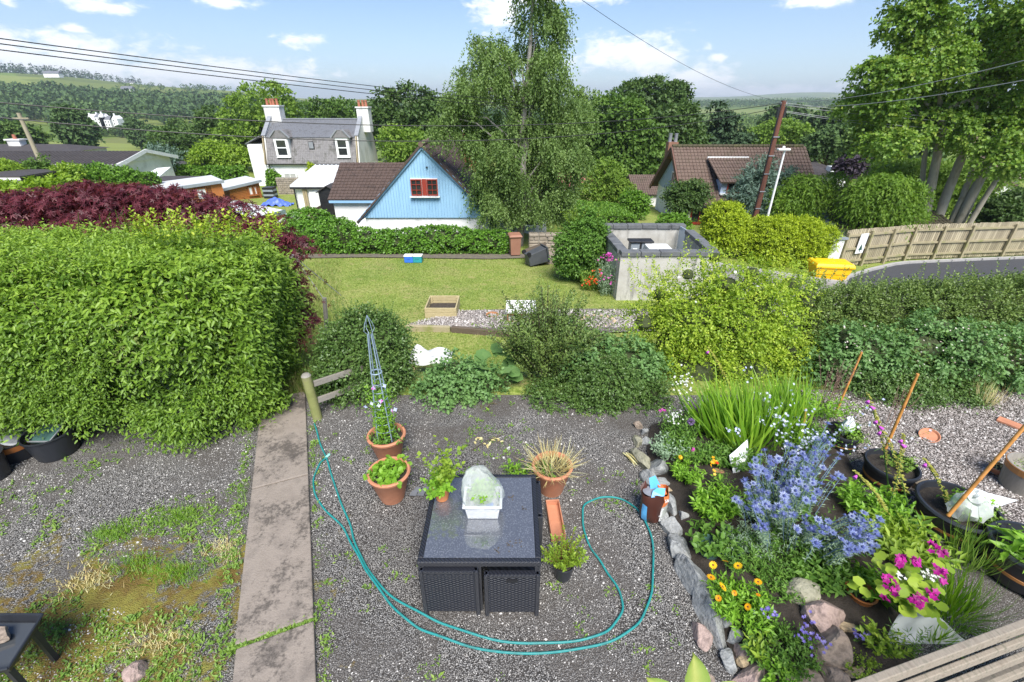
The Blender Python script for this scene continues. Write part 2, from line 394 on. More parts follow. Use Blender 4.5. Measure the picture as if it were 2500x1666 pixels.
def ground_mat():
 m = bpy.data.materials.new('meadow'); m.use_nodes = True; t = NT(m.node_tree); b = t.n['Principled BSDF']
 b.inputs['Roughness'].default_value = 0.9; b.inputs['Specular IOR Level'].default_value = 0.1
 pos = t.new('ShaderNodeTexCoord').outputs['Object']
 n_big = t.noise(pos, 0.55, 4, 0.6); n_fine = t.noise(pos, 14.0, 4, 0.65); n_mid = t.noise(pos, 2.3, 3, 0.6)
 lawn = t.ramp(n_big, [(0.28, (.165, .23, .05)), (0.48, (.27, .32, .08)), (0.62, (.33, .325, .12)), (0.8, (.19, .25, .05))])
 lawn = t.mix(t.maprange(n_fine, .35, .7), lawn, (.10, .155, .02, 1))
 lawn = t.mix(t.math('MULTIPLY', t.maprange(n_mid, .55, .72), .6), lawn, (.34, .29, .13, 1))
 vc = t.vor(pos, 0.0065)
 sc = t.new('ShaderNodeSeparateColor'); t.link(vc.outputs['Color'], sc.inputs[0])
 fields = t.ramp(sc.outputs[0], [(0.0, (.10, .15, .03)), (0.35, (.15, .21, .045)), (0.6, (.22, .25, .07)), (0.85, (.085, .12, .03)), (1.0, (.26, .24, .10))])
 fields = t.mix(t.math('MULTIPLY', t.noise(pos, 0.05, 4), .5), fields, (.09, .13, .03, 1))
 sy = t.new('ShaderNodeSeparateXYZ'); t.link(pos, sy.inputs[0])
 far = t.maprange(sy.outputs[1], 45, 120)
 t.link(t.mix(far, lawn, fields), b.inputs['Base Color'])
 bp = t.new('ShaderNodeBump'); bp.inputs['Strength'].default_value = 0.5; bp.inputs['Distance'].default_value = 0.05
 t.link(n_fine, bp.inputs['Height']); t.link(bp.outputs[0], b.inputs['Normal'])
 return m
M_GROUND = ground_mat()
def geo(a, b, n): return np.geomspace(a, b, n)
ys = np.concatenate([np.arange(-12, 32, .5), np.arange(32, 100, 3), geo(100, 12000, 70)])
xp = np.concatenate([np.arange(0, 30, .75), geo(30, 12000, 60)])
xs = np.concatenate([-xp[::-1][:-1], xp])
sheet('ground', xs, ys, M_GROUND, -0.012)
def gravel_mat(name, stones, soil, soil_amt, scale=42.0, moss=None, wet=0.0):
 m = bpy.data.materials.new(name); m.use_nodes = True; t = NT(m.node_tree); b = t.n['Principled BSDF']
 pos = t.new('ShaderNodeTexCoord').outputs['Object']
 v = t.vor(pos, scale); sc = t.new('ShaderNodeSeparateColor'); t.link(v.outputs['Color'], sc.inputs[0])
 st = t.ramp(sc.outputs[0], [(i / (len(stones) - 1), c) for i, c in enumerate(stones)])
 edge = t.maprange(v.outputs['Distance'], 0.30, 0.62)
 st = t.mix(edge, st, c4(tuple(x * .55 for x in soil)))
 so = t.mix(t.noise(pos, 22, 4, .7), c4(soil), c4(tuple(x * 1.9 for x in soil)))
 chip = t.vor(pos, scale * 1.4); sc2 = t.new('ShaderNodeSeparateColor'); t.link(chip.outputs['Color'], sc2.inputs[0])
 so = t.mix(t.math('MULTIPLY', t.maprange(sc2.outputs[1], .66, .70), t.maprange(chip.outputs['Distance'], .42, .34)), so, (.36, .35, .34, 1))
 n_soil = t.noise(pos, 0.85, 5, .62, .3)
 msk = t.maprange(n_soil, soil_amt - .09, soil_amt + .09)
 col = t.mix(msk, so, st)
 if moss:
  for (cx, cy, rx, ry, c_a, c_b, th) in moss:
   mp = t.new('ShaderNodeMapping'); mp.inputs['Location'].default_value = (-cx / rx, -cy / ry, 0); mp.inputs['Scale'].default_value = (1 / rx, 1 / ry, 0)
   t.link(pos, mp.inputs[0]); ln = t.new('ShaderNodeVectorMath', operation='LENGTH'); t.link(mp.outputs[0], ln.inputs[0])
   f = t.math('SUBTRACT', t.math('ADD', t.noise(pos, 2.2, 6, .7), t.math('MULTIPLY', t.noise(pos, 13, 4, .7), .6)), t.math('MULTIPLY', ln.outputs['Value'], .36))
   mc = t.mix(t.maprange(t.noise(pos, 3.1, 4, .6), .4, .62), c4(c_a), c4(c_b))
   col = t.mix(t.maprange(f, th, th + .14), col, mc)
 t.link(col, b.inputs['Base Color'])
 b.inputs['Roughness'].default_value = .7 - wet; b.inputs['Specular IOR Level'].default_value = .35
 bp = t.new('ShaderNodeBump'); bp.inputs['Strength'].default_value = .9; bp.inputs['Distance'].default_value = .012
 t.link(t.math('SUBTRACT', 1.0, v.outputs['Distance']), bp.inputs['Height']); t.link(bp.outputs[0], b.inputs['Normal'])
 return m
ST_GREY = [(.080 + c[0] * .95, .076 + c[1] * .93, .070 + c[2] * .90) for c in [(.045, .045, .05), (.13, .13, .135), (.24, .24, .245), (.10, .095, .09), (.40, .39, .38), (.17, .165, .16), (.50, .49, .47)]]
ST_PINK = [(.10, .085, .08), (.30, .26, .24), (.42, .37, .34), (.18, .15, .14), (.55, .50, .47), (.36, .31, .28), (.62, .58, .55)]
M_YARD = gravel_mat('gravel_yard', ST_GREY, (.058, .051, .045), .47, 84, [(-4.0, 2.4, 2.6, 1.7, (.13, .085, .018), (.19, .17, .03), .55), (-3.6, 0.9, 3.4, 1.5, (.14, .09, .03), (.17, .17, .035), .48)])
M_GRAV2 = gravel_mat('pink_gravel', ST_PINK, (.07, .058, .047), .34, 52)
YX0, YX1, YY1 = -14.0, 11.0, 6.6
sheet('gravel_yard', np.arange(YX0, YX1 + .1, .5), np.arange(-8, YY1 + .01, .4), M_YARD, 0.0, zf=lambda X, Y: 0 * X + 0.012 * vnoise(X, Y, 1.2, 5) * sst(-9, -4, Y) + .004)
def _m2(x, y): return (x > 4.75 + .25 * math.sin(y * 3)) and y < 6.55 and (x + .5 * y > 6.6)
sheet('chippings', np.arange(4.4, 11.05, .18), np.arange(2.2, 6.6, .18), M_GRAV2, .022, mask=_m2, zf=lambda X, Y: 0 * X + .012)
def pebbles(name, xr, yr, n, mat, zf, smin=.006, smax=.016, keep=None):
 P = np.stack([rng.uniform(*xr, n), rng.uniform(*yr, n), np.zeros(n)], 1)
 if keep is not None: P = P[keep(P[:, 0], P[:, 1])]
 n = len(P); P[:, 2] = zf(P[:, 0], P[:, 1])
 tv = np.array([(1, 0, 0), (-1, 0, 0), (0, 1, 0), (0, -1, 0), (0, 0, 1.0), (0, 0, -.6)]); tf = [(0, 2, 4), (2, 1, 4), (1, 3, 4), (3, 0, 4)]
 a = rng.uniform(0, 6.28, n); D = np.stack([np.cos(a), np.sin(a), rng.normal(0, .15, n)], 1); N = nrm(np.stack([rng.normal(0, .25, n), rng.normal(0, .25, n), np.ones(n)], 1))
 s = rng.uniform(smin, smax, n) * np.where(rng.uniform(0, 1, n) > .96, 1.9, 1)
 return scatter_mesh(name, P, D, N, s, s * rng.uniform(.55, .9, n), (tv, tf), rng.uniform(0, 1, n), mat, None, smooth=False)
def ramp_mat(name, cols, rough=.6, spec=.35):
 if name in MATS: return MATS[name]
 m = bpy.data.materials.new(name); m.use_nodes = True; t = NT(m.node_tree); b = t.n['Principled BSDF']
 at = t.new('ShaderNodeAttribute', attribute_name='rnd')
 t.link(t.ramp(at.outputs['Fac'], [(i / (len(cols) - 1), c) for i, c in enumerate(cols)]), b.inputs['Base Color'])
 b.inputs['Roughness'].default_value = rough; b.inputs['Specular IOR Level'].default_value = spec
 MATS[name] = m; return m
M_PEB = ramp_mat('pebbles_grey', [(.10, .095, .09), (.24, .23, .215), (.37, .355, .335), (.17, .155, .14), (.50, .48, .45), (.62, .60, .57)], .5)
def yard_z(X, Y): return 0.012 * vnoise(X, Y, 1.2, 5) * sst(-9, -4, Y) + .006
def not_path(x, y): q = (x + 1.67) * .92 + (y - 2.09) * .39; return ~((q < .02) & (q > -.72))
o = pebbles('loose_gravel', (-7.5, 3.2), (1.4, 6.4), 44000, M_PEB, yard_z, .0035, .010, keep=lambda x, y: (vnoise(x, y, 1.5, 9) > -.25) & not_path(x, y))
tag(o, 'loose grey stone chips strewn over the yard round the table', 'gravel')
M_PEBP = ramp_mat('pebbles_pink', [(.10, .085, .08), (.28, .25, .23), (.40, .36, .34), (.18, .155, .14), (.50, .47, .44), (.58, .555, .53)], .55)
o = pebbles('loose_chippings', (4.3, 9.5), (2.4, 6.5), 14000, M_PEBP, lambda x, y: 0 * x + .034, .007, .018, keep=lambda x, y: (x > 4.7 + .25 * np.sin(y * 3)) & (x + .5 * y > 6.6))
tag(o, 'pale pinkish stone chippings right of the flower bed', 'gravel')
M_CONC = pm('path_concrete', (.19, .158, .13), (.25, .21, .175), 3.0, .8, .35, 60, c3=(.14, .118, .10), detail=8)
def conc_nodes():
 m = M_CONC; t = NT(m.node_tree); b = t.n['Principled BSDF']; pos = t.new('ShaderNodeTexCoord').outputs['Object']
 old = b.inputs['Base Color'].links[0].from_socket
 sp = t.maprange(t.noise(pos, 130, 2, .5), .62, .72); c = t.mix(t.math('MULTIPLY', sp, .35), old, (.45, .42, .38, 1))
 dirt = t.maprange(t.math('ADD', t.noise(pos, 1.3, 6, .7), t.math('MULTIPLY', t.noise(pos, 22, 4, .7), .45)), .70, .84)
 c = t.mix(t.math('MULTIPLY', dirt, .75), c, (.045, .038, .032, 1))
 t.link(c, b.inputs['Base Color'])
conc_nodes()
PD = Vector((-.39, .921, 0)).normalized(); PN = Vector((.921, .39, 0)).normalized()
P0 = Vector((-1.67, 2.09, 0))
def slab(s0, s1, wl, off=0.0):
 a, b_ = P0 + PD * s0 + PN * off, P0 + PD * s1 + PN * off
 pts = [a, b_, b_ - PN * wl, a - PN * wl]
 return MB().prism([(p.x, p.y, .045) for p in pts], (0, 0, -.12))
path = bpy.data.objects.new('path', None); COL.objects.link(path); struct(path)
for (s0, s1, wl, off) in ((-4.6, -2.4, .66, .0), (-2.37, .545, .655, .0), (.585, 2.62, .67, 0), (2.64, 4.75, .67, 0)):
 slab(s0, s1, wl, off).build('slab', M_CONC, path, bevel=.012)
M_TAR = pm('tarmac', (.042, .043, .05), (.06, .061, .068), 40, .85, .3, 300)
M_LANE = pm('worn_tarmac', (.19, .175, .17), (.25, .235, .225), 6, .85, .3, 200, c3=(.15, .14, .135))
M_KERB = pm('kerb_stone', (.30, .29, .275), (.38, .37, .355), 8, .8, .3, 80)
# ============================================================ BUILDINGS
M_WHITE = pm('white_render', (.70, .695, .67), (.78, .775, .76), 1.2, .85, .25, 60, c3=(.58, .57, .54), detail=8)
M_HARL = pm('grey_harling', (.56, .55, .53), (.68, .67, .65), .8, .9, .4, 40, stretch=(1.5, 1.5, .4), c3=(.40, .39, .36), detail=8)
M_BLUE = pm('pale_blue_paint', (.25, .44, .62), (.275, .47, .65), 1.5, .55, .1, 30, stretch=(6, 6, .7), c3=(.20, .375, .55))
M_BLUE2 = pm('blue_fascia', (.22, .40, .60), (.26, .45, .66), 3, .5)
M_TILE = pm('brown_tile', (.060, .038, .030), (.085, .056, .045), 2.2, .8, .3, 40, c3=(.042, .028, .023), detail=6)
M_TILE2 = pm('weathered_tile', (.095, .062, .048), (.135, .092, .072), 1.5, .85, .3, 40, c3=(.075, .058, .035), detail=6)
M_TILE3 = pm('dark_tile', (.042, .036, .036), (.06, .052, .05), 2, .8, .3, 40)
M_TILEM = pm('mossy_tile', (.07, .07, .022), (.06, .05, .03), 1.4, .9, .4, 30, c3=(.10, .10, .03), detail=6)
M_SLATE = pm('slate', (.115, .12, .135), (.15, .155, .17), 2.4, .55, .2, 30, c3=(.09, .09, .095), detail=6)
M_SLATE2 = pm('stained_slate', (.12, .112, .11), (.19, .18, .18), 1.6, .65, .25, 30, c3=(.05, .05, .036), detail=10)
M_UPVC = pm('white_frame', (.78, .78, .77), (.72, .72, .71), 5, .4)
M_RED = pm('red_brown_paint', (.30, .035, .02), (.24, .03, .018), 5, .5)
M_GLASS = pm('window_glass', (.018, .022, .024), (.035, .04, .04), 1.5, .06, spec=.8)
M_CURT = pm('net_blind', (.42, .41, .40), (.30, .295, .29), 30, .7, stretch=(3, 1, .05))
M_LEAD = pm('grey_lead', (.26, .27, .29), (.20, .21, .23), 3, .5)
M_CLAY = pm('chimney_clay', (.36, .13, .075), (.30, .11, .065), 4, .8)
M_BLACK = pm('black_paint', (.012, .012, .014), (.02, .02, .022), 6, .4)
M_SAND = pm('sandstone_margin', (.34, .27, .15), (.28, .23, .15), 4, .85, .2)
M_BRICK = pm('brick_red', (.33, .12, .06), (.25, .09, .05), 5, .85, .3)
M_CEDAR = pm('cedar_boards', (.26, .085, .028), (.32, .12, .04), 3, .65, .2, 20, stretch=(.6, .6, 8), c3=(.19, .06, .022))
M_CEDAR2 = pm('cedar_door', (.42, .15, .04), (.36, .125, .035), 3, .6, .2, 20, stretch=(5, 5, .6))
M_FELT = pm('pale_membrane', (.45, .46, .46), (.55, .56, .56), 2, .6)
M_TRIM = pm('grey_trim', (.25, .28, .31), (.21, .24, .27), 3, .5)
M_WROOF = pm('white_sheet_roof', (.66, .67, .67), (.74, .75, .75), 1.5, .5, c3=(.55, .56, .55))
M_GREENTRIM = pm('green_trim', (.11, .17, .155), (.14, .2, .18), 3, .5)
def window(parent, c, w_, h_, rt=(1, 0, 0), up=(0, 0, 1), nx=1, ny=2, fw=.07, fm=None, gm=None, depth=.08, sill=True):
 c, rt, up = Vector(c), Vector(rt).normalized(), Vector(up).normalized(); n = rt.cross(up).normalized()
 if n.y > 0.3 and abs(n.x) < .9: n = -n
 fm = fm or M_UPVC; b = MB(); M = Matrix((rt, n, up)).transposed()
 q = lambda a, z: c + rt * a + up * z + n * (depth / 2)
 for s in (-1, 1):
  b.box(q(s * (w_ / 2 - fw / 2), 0), (fw, depth, h_), M=M); b.box(q(0, s * (h_ / 2 - fw / 2)), (w_ - 2 * fw, depth * .98, fw), M=M)
 for i in range(1, nx): b.box(q(-w_ / 2 + w_ * i / nx, 0), (fw * .5, depth * .8, h_ - 2 * fw), M=M)
 for i in range(1, ny): b.box(q(0, -h_ / 2 + h_ * i / ny), (w_ - 2 * fw, depth * .75, fw * .5), M=M)
 if sill: b.box(c - up * (h_ / 2 + .03) + n * (depth * .7), (w_ + .12, depth * 1.7, .055), M=M)
 fr = b.build('window', fm, parent)
 MB().box(c + n * (depth * .22), (w_ - fw, depth * .3, h_ - fw), M=M).build('pane', gm or M_GLASS, fr)
 return fr
def tile_slope(e0, e1, r0, r1, cols, rows, mat, parent, name='roof_tiles', thick=.035, jit=.004, pieces=False, skip=None):
 """courses of overlapping tiles between eave e0-e1 and ridge r0-r1"""
 e0, e1, r0, r1 = map(Vector, (e0, e1, r0, r1)); b = MB(); n = (e1 - e0).cross(r0 - e0).normalized()
 if n.z < 0: n = -n
 shared = None; objs = []
 for j in range(rows):
  t0, t1 = j / rows, min(1.0, (j + 1.22) / rows); off = 0.5 * (j % 2) * 0
  a0, a1 = e0.lerp(r0, t0), e1.lerp(r1, t0); b0, b1 = e0.lerp(r0, t1), e1.lerp(r1, t1)
  for i in range(cols):
   if skip and skip(i, j): continue
   s0, s1 = i / cols + .0012, (i + 1) / cols - .0012; s0 += .06 / cols; s1 -= .06 / cols
   dz = random.uniform(-jit, jit)
   lo, hi = n * (thick * 1.15 + dz), n * (thick * .25 + dz)
   p = [a0.lerp(a1, s0) + lo, a0.lerp(a1, s1) + lo, b0.lerp(b1, s1) + hi, b0.lerp(b1, s0) + hi]
   if pieces: MB().prism(p, -n * thick).build('tile', mat, parent)
   else:
    m_ = [(p[0] + p[1]) / 2 + n * thick * .6, (p[2] + p[3]) / 2 + n * thick * .6]
    q = [x - n * thick for x in p]
    b.add(p + q + m_, [(0, 8, 9, 3), (8, 1, 2, 9), (0, 4, 5, 1), (0, 1, 8), (1, 5, 6, 2), (3, 7, 4, 0)])
 if not pieces:
  o = b.build(name, mat, parent); o['kind'] = 'stuff'; return o
def roof_deck(e0, e1, r0, r1, mat, parent, t=.06, name='roof'):
 e0, e1, r0, r1 = map(Vector, (e0, e1, r0, r1)); n = (e1 - e0).cross(r0 - e0).normalized()
 if n.z < 0: n = -n
 return MB().prism([e0, e1, r1, r0], -n * t).build(name, mat, parent)
def blue_house():
 y0, y1 = 24.0, 34.0; ax, az_ = -4.4, 2.5; hw, ez = 3.42, -.9; g = -2.9
 t = thing('gabled_house', 'house with a pale blue boarded gable and red window behind the ivy hedge', 'house', (ax, y0, g))
 MB().box((ax, (y0 + y1) / 2 + .05, (g + ez) / 2), (2 * hw - .3, y1 - y0 - .1, ez - g)).build('wall', M_WHITE, t)
 nb = 46; bw = 2 * hw / nb; gab = MB().prism([(ax - hw + .1, y0 + .03, ez), (ax + hw - .1, y0 + .03, ez), (ax, y0 + .03, az_ - .12)], (0, y1 - y0 - .1, 0)).build('gable', M_BLUE, t)
 for i in range(nb):
  xa, xb = ax - hw + i * bw + .006, ax - hw + (i + 1) * bw - .006
  za, zb = az_ - .05 - abs(xa - ax) * (az_ - ez) / hw, az_ - .05 - abs(xb - ax) * (az_ - ez) / hw
  lo = ez - .04
  if max(za, zb) < lo + .05: continue
  d = random.uniform(0, .006)
  MB().prism([(xa, y0 - d, lo), (xb, y0 - d, lo), (xb, y0 - d, max(lo + .01, zb)), (xa, y0 - d, max(lo + .01, za))], (0, .028, 0)).build('board', M_BLUE, gab)
 for s in (-1, 1):                                   # barge boards
  MB().prism([(ax, y0 - .12, az_ + .12), (ax, y0 - .12, az_ - .12), (ax + s * (hw + .22), y0 - .12, ez - .36), (ax + s * (hw + .22), y0 - .12, ez - .14)], (0, .06, 0)).build('barge_board', M_BLUE2, t)
 ov = .25
 for s in (-1, 1):
  e0, e1 = Vector((ax + s * (hw + ov), y0 - .2, ez - ov)), Vector((ax + s * (hw + ov), y1, ez - ov)); r0, r1 = Vector((ax, y0 - .2, az_ + .1)), Vector((ax, y1, az_ + .1))
  rf = roof_deck(e0, e1, r0, r1, M_TILE, t)
  if s > 0: tile_slope(e0, e1, r0, r1, 22, 13, M_TILE, rf, pieces=True, thick=.04)
  else: tile_slope(e0, e1, r0, r1, 24, 13, M_TILE, rf)
 rt_ = MB()
 for i in range(22): rt_.tube([(ax, y0 - .22 + i * .46, az_ + .10), (ax, y0 - .22 + (i + 1) * .46 - .02, az_ + .115)], .13, 8)
 rt_.build('ridge', M_TILE2, t)
 wz = at_y(1046, 457, y0).z; wx = at_y(1037, 457, y0).x
 MB().box((wx, y0 - .05, wz), (1.36, .07, .86)).build('window_surround', M_UPVC, t)
 for s in (-1, 1): window(t, (wx + s * .40, y0 - .085, wz), .54, .78, nx=2, ny=3, fw=.045, fm=M_RED, sill=False)
 MB().box((wx, y0 - .10, wz), (.22, .05, .80)).build('window_panel', M_RED, t)
 MB().box((wx, y0 - .13, wz - .46), (1.5, .16, .05)).build('window_sill', M_UPVC, t)
 MB().box((ax + .18, y0 - .06, wz + .95), (.09, .07, .05)).build('vent', M_BLACK, t)
 wy, wx0, wx1 = 26.2, -10.15, -6.6
 MB().box(((wx0 + wx1) / 2 + .1, wy + 2.6, (-3.2 - .45) / 2), (wx1 - wx0, 5.0, 2.75)).build('wing_wall', M_WHITE, t)
 MB().prism([(wx0 + .05, wy + .15, -.5), (wx0 + .05, wy + 5.1, -.5), (wx0 + .05, wy + 2.8, 1.05)], (.08, 0, 0)).build('wing_gable', M_WHITE, t)
 e0, e1, r0, r1 = (wx0 - .12, wy - .15, -.42), (wx1 + .3, wy - .15, -.42), (wx0 - .12, wy + 2.8, 1.2), (wx1 + .9, wy + 2.8, 1.2)
 rf = roof_deck(e0, e1, r0, r1, M_TILE, t, name='wing_roof'); tile_slope(e0, e1, r0, r1, 20, 13, M_TILE, rf)
 roof_deck((wx0 - .12, wy + 5.7, -.42), (wx1 + .3, wy + 5.7, -.42), r0, r1, M_TILE, t, name='wing_roof')
 MB().box(((wx0 + wx1) / 2, wy - .12, -.52), (wx1 - wx0 + .1, .09, .13)).build('gutter', M_BLUE2, t)
 MB().box((-7.35, y0 + .03, -2.75), (1.0, .12, .3)).build('brick_step', M_BRICK, t)
 b = MB(); rx, rz = at_y(848, 530, wy - .25).x, -2.3
 for s in (-.27, .27):
  for q in (-.03, -.25): b.tube([(rx + s, wy + q, rz - .5), (rx + s, wy + q, rz + .75)], .012, 5)
 for k in range(7): b.tube([(rx - .27, wy - .14, rz - .4 + k * .18), (rx + .27, wy - .14, rz - .4 + k * .18)], .010, 5)
 solo(b.build('plant_rack', M_LEAD, None, loc=(rx, wy, rz - .5)), 'thin grey wire rack against the white wall of the blue house', 'rack')
 MB().box((.55, 30.1, -1.95), (3.0, 6.0, 2.2)).build('extension_wall', M_WHITE, t)
 e0, e1, r0, r1 = (-.95, 26.8, -.85), (2.25, 26.8, -.85), (-.95, 29.6, .7), (2.25, 29.6, .7)
 rf = roof_deck(e0, e1, r0, r1, M_TILE, t, name='extension_roof'); tile_slope(e0, e1, r0, r1, 18, 10, M_TILE, rf)
 roof_deck((-.95, 33.2, -1.2), (2.25, 33.2, -1.2), r0, r1, M_TILE, t, name='extension_roof')
 window(t, (.75, 27.06, -1.65), 1.2, .9, nx=2, ny=1)
 ch = MB().box((-2.6, 30.5, 1.6), (.75, .7, 2.4)).build('chimney', M_BRICK, t)
 MB().box((-2.6, 30.5, 2.83), (.9, .85, .1)).build('chimney_cap', M_HARL, ch)
 d = MB(); c = at_y(1147, 338, 29.6); M = Matrix.Rotation(R(75), 3, 'X')
 d.lathe([(0, 0), (.2, .02), (.38, .09)], 20, c, M=M); d.beam(c, c + Vector((.0, .55, -.2)), .05, .05); d.build('satellite_dish', M_LEAD, t, smooth=True)
 b = MB(); c = at_y(1199, 559, 26.9); b.lathe([(.12, -.13), (.17, .13), (.15, .13), (.1, -.1)], 12, c); o = b.build('hanging_planter', M_BLACK, None, loc=c)
 solo(o, 'small black planter hung on the white wall beside the birch trunk', 'planter')
blue_house()
def stone_house():
 y0, yr, y1 = 57.0, 61.0, 65.0; x0, x1 = -29.0, -17.9; g, em, eb, rz = -5.2, -2.0, .75, 2.6; yb = 57.9
 t = thing('stone_house', 'old white stone house with a slate mansard roof and two dormers', 'house', (x0, y0, g))
 MB().box(((x0 + x1) / 2, (y0 + y1) / 2 + .05, (g + em) / 2), (x1 - x0, y1 - y0 - .1, em - g)).build('wall', M_WHITE, t)
 for (xa, nm) in ((x0 - .02, 'gable'), (x1 - .33, 'gable')):
  MB().prism([(xa, y0, em - .3), (xa, yb - .1, eb + .15), (xa, yr - .6, rz + .3), (xa, yr + .6, rz + .3), (xa, y1 - .8, eb), (xa, y1, em - .3)], (.35, 0, 0)).build('gable', M_HARL, t)
 for xa in (x0 - .08, x1 - .38):                    # skew stones
  MB().beam((xa + .22, yb - .15, eb + .17), (xa + .22, yr - .55, rz + .35), .48, .14).build('skew', M_LEAD, t)
  MB().beam((xa + .22, y0 - .1, em - .1), (xa + .22, yb - .12, eb + .1), .44, .12).build('skew', M_SAND, t)
 xa, xb = x0 + .33, x1 - .35
 rf = roof_deck((xa, y0 - .15, em), (xb, y0 - .15, em), (xa, yb, eb), (xb, yb, eb), M_SLATE2, t); tile_slope((xa, y0 - .15, em), (xb, y0 - .15, em), (xa, yb, eb), (xb, yb, eb), 48, 15, M_SLATE2, rf, name='slates', thick=.025, jit=.008)
 rf = roof_deck((xa, yb - .1, eb), (xb, yb - .1, eb), (xa, yr, rz), (xb, yr, rz), M_SLATE, t); tile_slope((xa, yb - .1, eb), (xb, yb - .1, eb), (xa, yr, rz), (xb, yr, rz), 48, 16, M_SLATE, rf, name='slates', thick=.022, jit=.005)
 roof_deck((xa, y1, em), (xb, y1, em), (xa, yr, rz), (xb, yr, rz), M_SLATE, t)
 MB().box(((xa + xb) / 2, yr, rz + .03), (xb - xa, .35, .1)).build('ridge', M_LEAD, t)
 MB().box(((xa + xb) / 2, y0 - .22, em - .04), (xb - xa, .12, .12)).build('gutter', M_BLACK, t)
 for (u0, u1, zt) in ((654, 691, 3.95), (876, 904, 3.8)):
  a, b_ = at_y(u0, 285, yr).x, at_y(u1, 285, yr).x
  ch = MB().box(((a + b_) / 2, yr, (zt + 1.2) / 2), (b_ - a, 1.3, zt - 1.2)).build('chimney', M_HARL, t)
  MB().box(((a + b_) / 2, yr, zt + .06), (b_ - a + .2, 1.5, .14)).build('chimney_cope', M_HARL, ch)
  k = 4 if u0 < 700 else 3
  for i in range(k):
   x = a + (b_ - a) * (.2 + .6 * i / (k - 1)); MB().lathe([(.17, 0), (.14, .55), (.17, .58), (.17, .7), (.1, .7)], 10, (x, yr - .2 + .15 * (i % 2), zt + .12)).build('chimney_pot', M_CLAY, ch, smooth=True)
 a, b_ = at_y(932, 350, 66).x, at_y(953, 350, 66).x; zt = at_y(940, 318, 66).z
 ch = MB().box(((a + b_) / 2, 66, (zt - 4) / 2 ), (b_ - a, .9, zt + 4)).build('chimney', M_HARL, t)
 MB().lathe([(.2, 0), (.17, .9), (.2, .95), (.1, .95)], 10, ((a + b_) / 2, 66, zt)).build('chimney_pot', M_CLAY, ch, smooth=True)
 for (uc, w_) in ((688, 1.75), (836, 1.65)):           # dormers
  c = at_y(uc, 361, y0 - .05); zt = at_y(uc, 336, y0 - .05).z; zb = at_y(uc, 385, y0).z
  d = MB().box((c.x, y0 + .75, (zt + zb) / 2), (w_ - .1, 1.5, zt - zb)).build('dormer', M_UPVC, t)
  dr = MB().prism([(c.x - w_ / 2 - .25, y0 - .2, zt - .02), (c.x + w_ / 2 + .25, y0 - .2, zt - .02), (c.x + .35, y0 - .2, zt + .75), (c.x - .35, y0 - .2, zt + .75)], (0, 2.2, 0)).build('dormer_roof', M_SLATE2, d)
  for s in (-1, 1): MB().beam((c.x + s * (w_ / 2 + .3), y0 - .24, zt - .03), (c.x + s * .36, y0 - .24, zt + .79), .12, .14).build('dormer_edge', M_LEAD, d)
  window(t, (c.x, y0 - .02, (zt + zb) / 2 - .02), w_ * .86, (zt - zb) * .94, nx=1, ny=2, fw=.22)
 c = at_y(760, 355, yb - .5); sk = MB().box((c.x, yb - .52, c.z), (.62, .1, .8)).build('skylight', M_BLACK, t)
 MB().box((c.x, yb - .59, c.z), (.5, .04, .68)).build('skylight_pane', M_LEAD, sk)
 for (u0, u1, v0, v1, gm, nx) in ((691, 729, 423, 450, M_CURT, 2), (749, 758, 416, 436, M_GLASS, 1), (778, 797, 416, 437, M_GLASS, 1)):
  a, b_ = at_y(u0, v0, y0 - .1), at_y(u1, v1, y0 - .1); window(t, ((a.x + b_.x) / 2, y0 - .05, (a.z + b_.z) / 2), b_.x - a.x, a.z - b_.z, nx=nx, ny=2 if nx == 2 else 1, fw=.13, gm=gm)
 a = at_y(787, 443, y0 - .1); MB().box((a.x, y0 - .05, a.z), (.9, .1, .9)).build('door', M_RED, t)
 MB().box((x0 - .85, y0 + 3.2, (g + .1) / 2 ), (1.7, 6, .1 - g)).build('annexe_wall', M_WHITE, t)
 MB().prism([(x0 - 1.85, y0 + .1, .05), (x0 - 1.85, y0 + 6.3, .05), (x0, y0 + 6.3, .9), (x0, y0 + .1, .9)], (0, 0, .1)).build('annexe_roof', M_SLATE, t)
 MB().tube([(x0 + .5, y0 - .14, em - .1), (x0 + .5, y0 - .14, -5)], .06, 8).build('downpipe', M_BLACK, t)
stone_house()
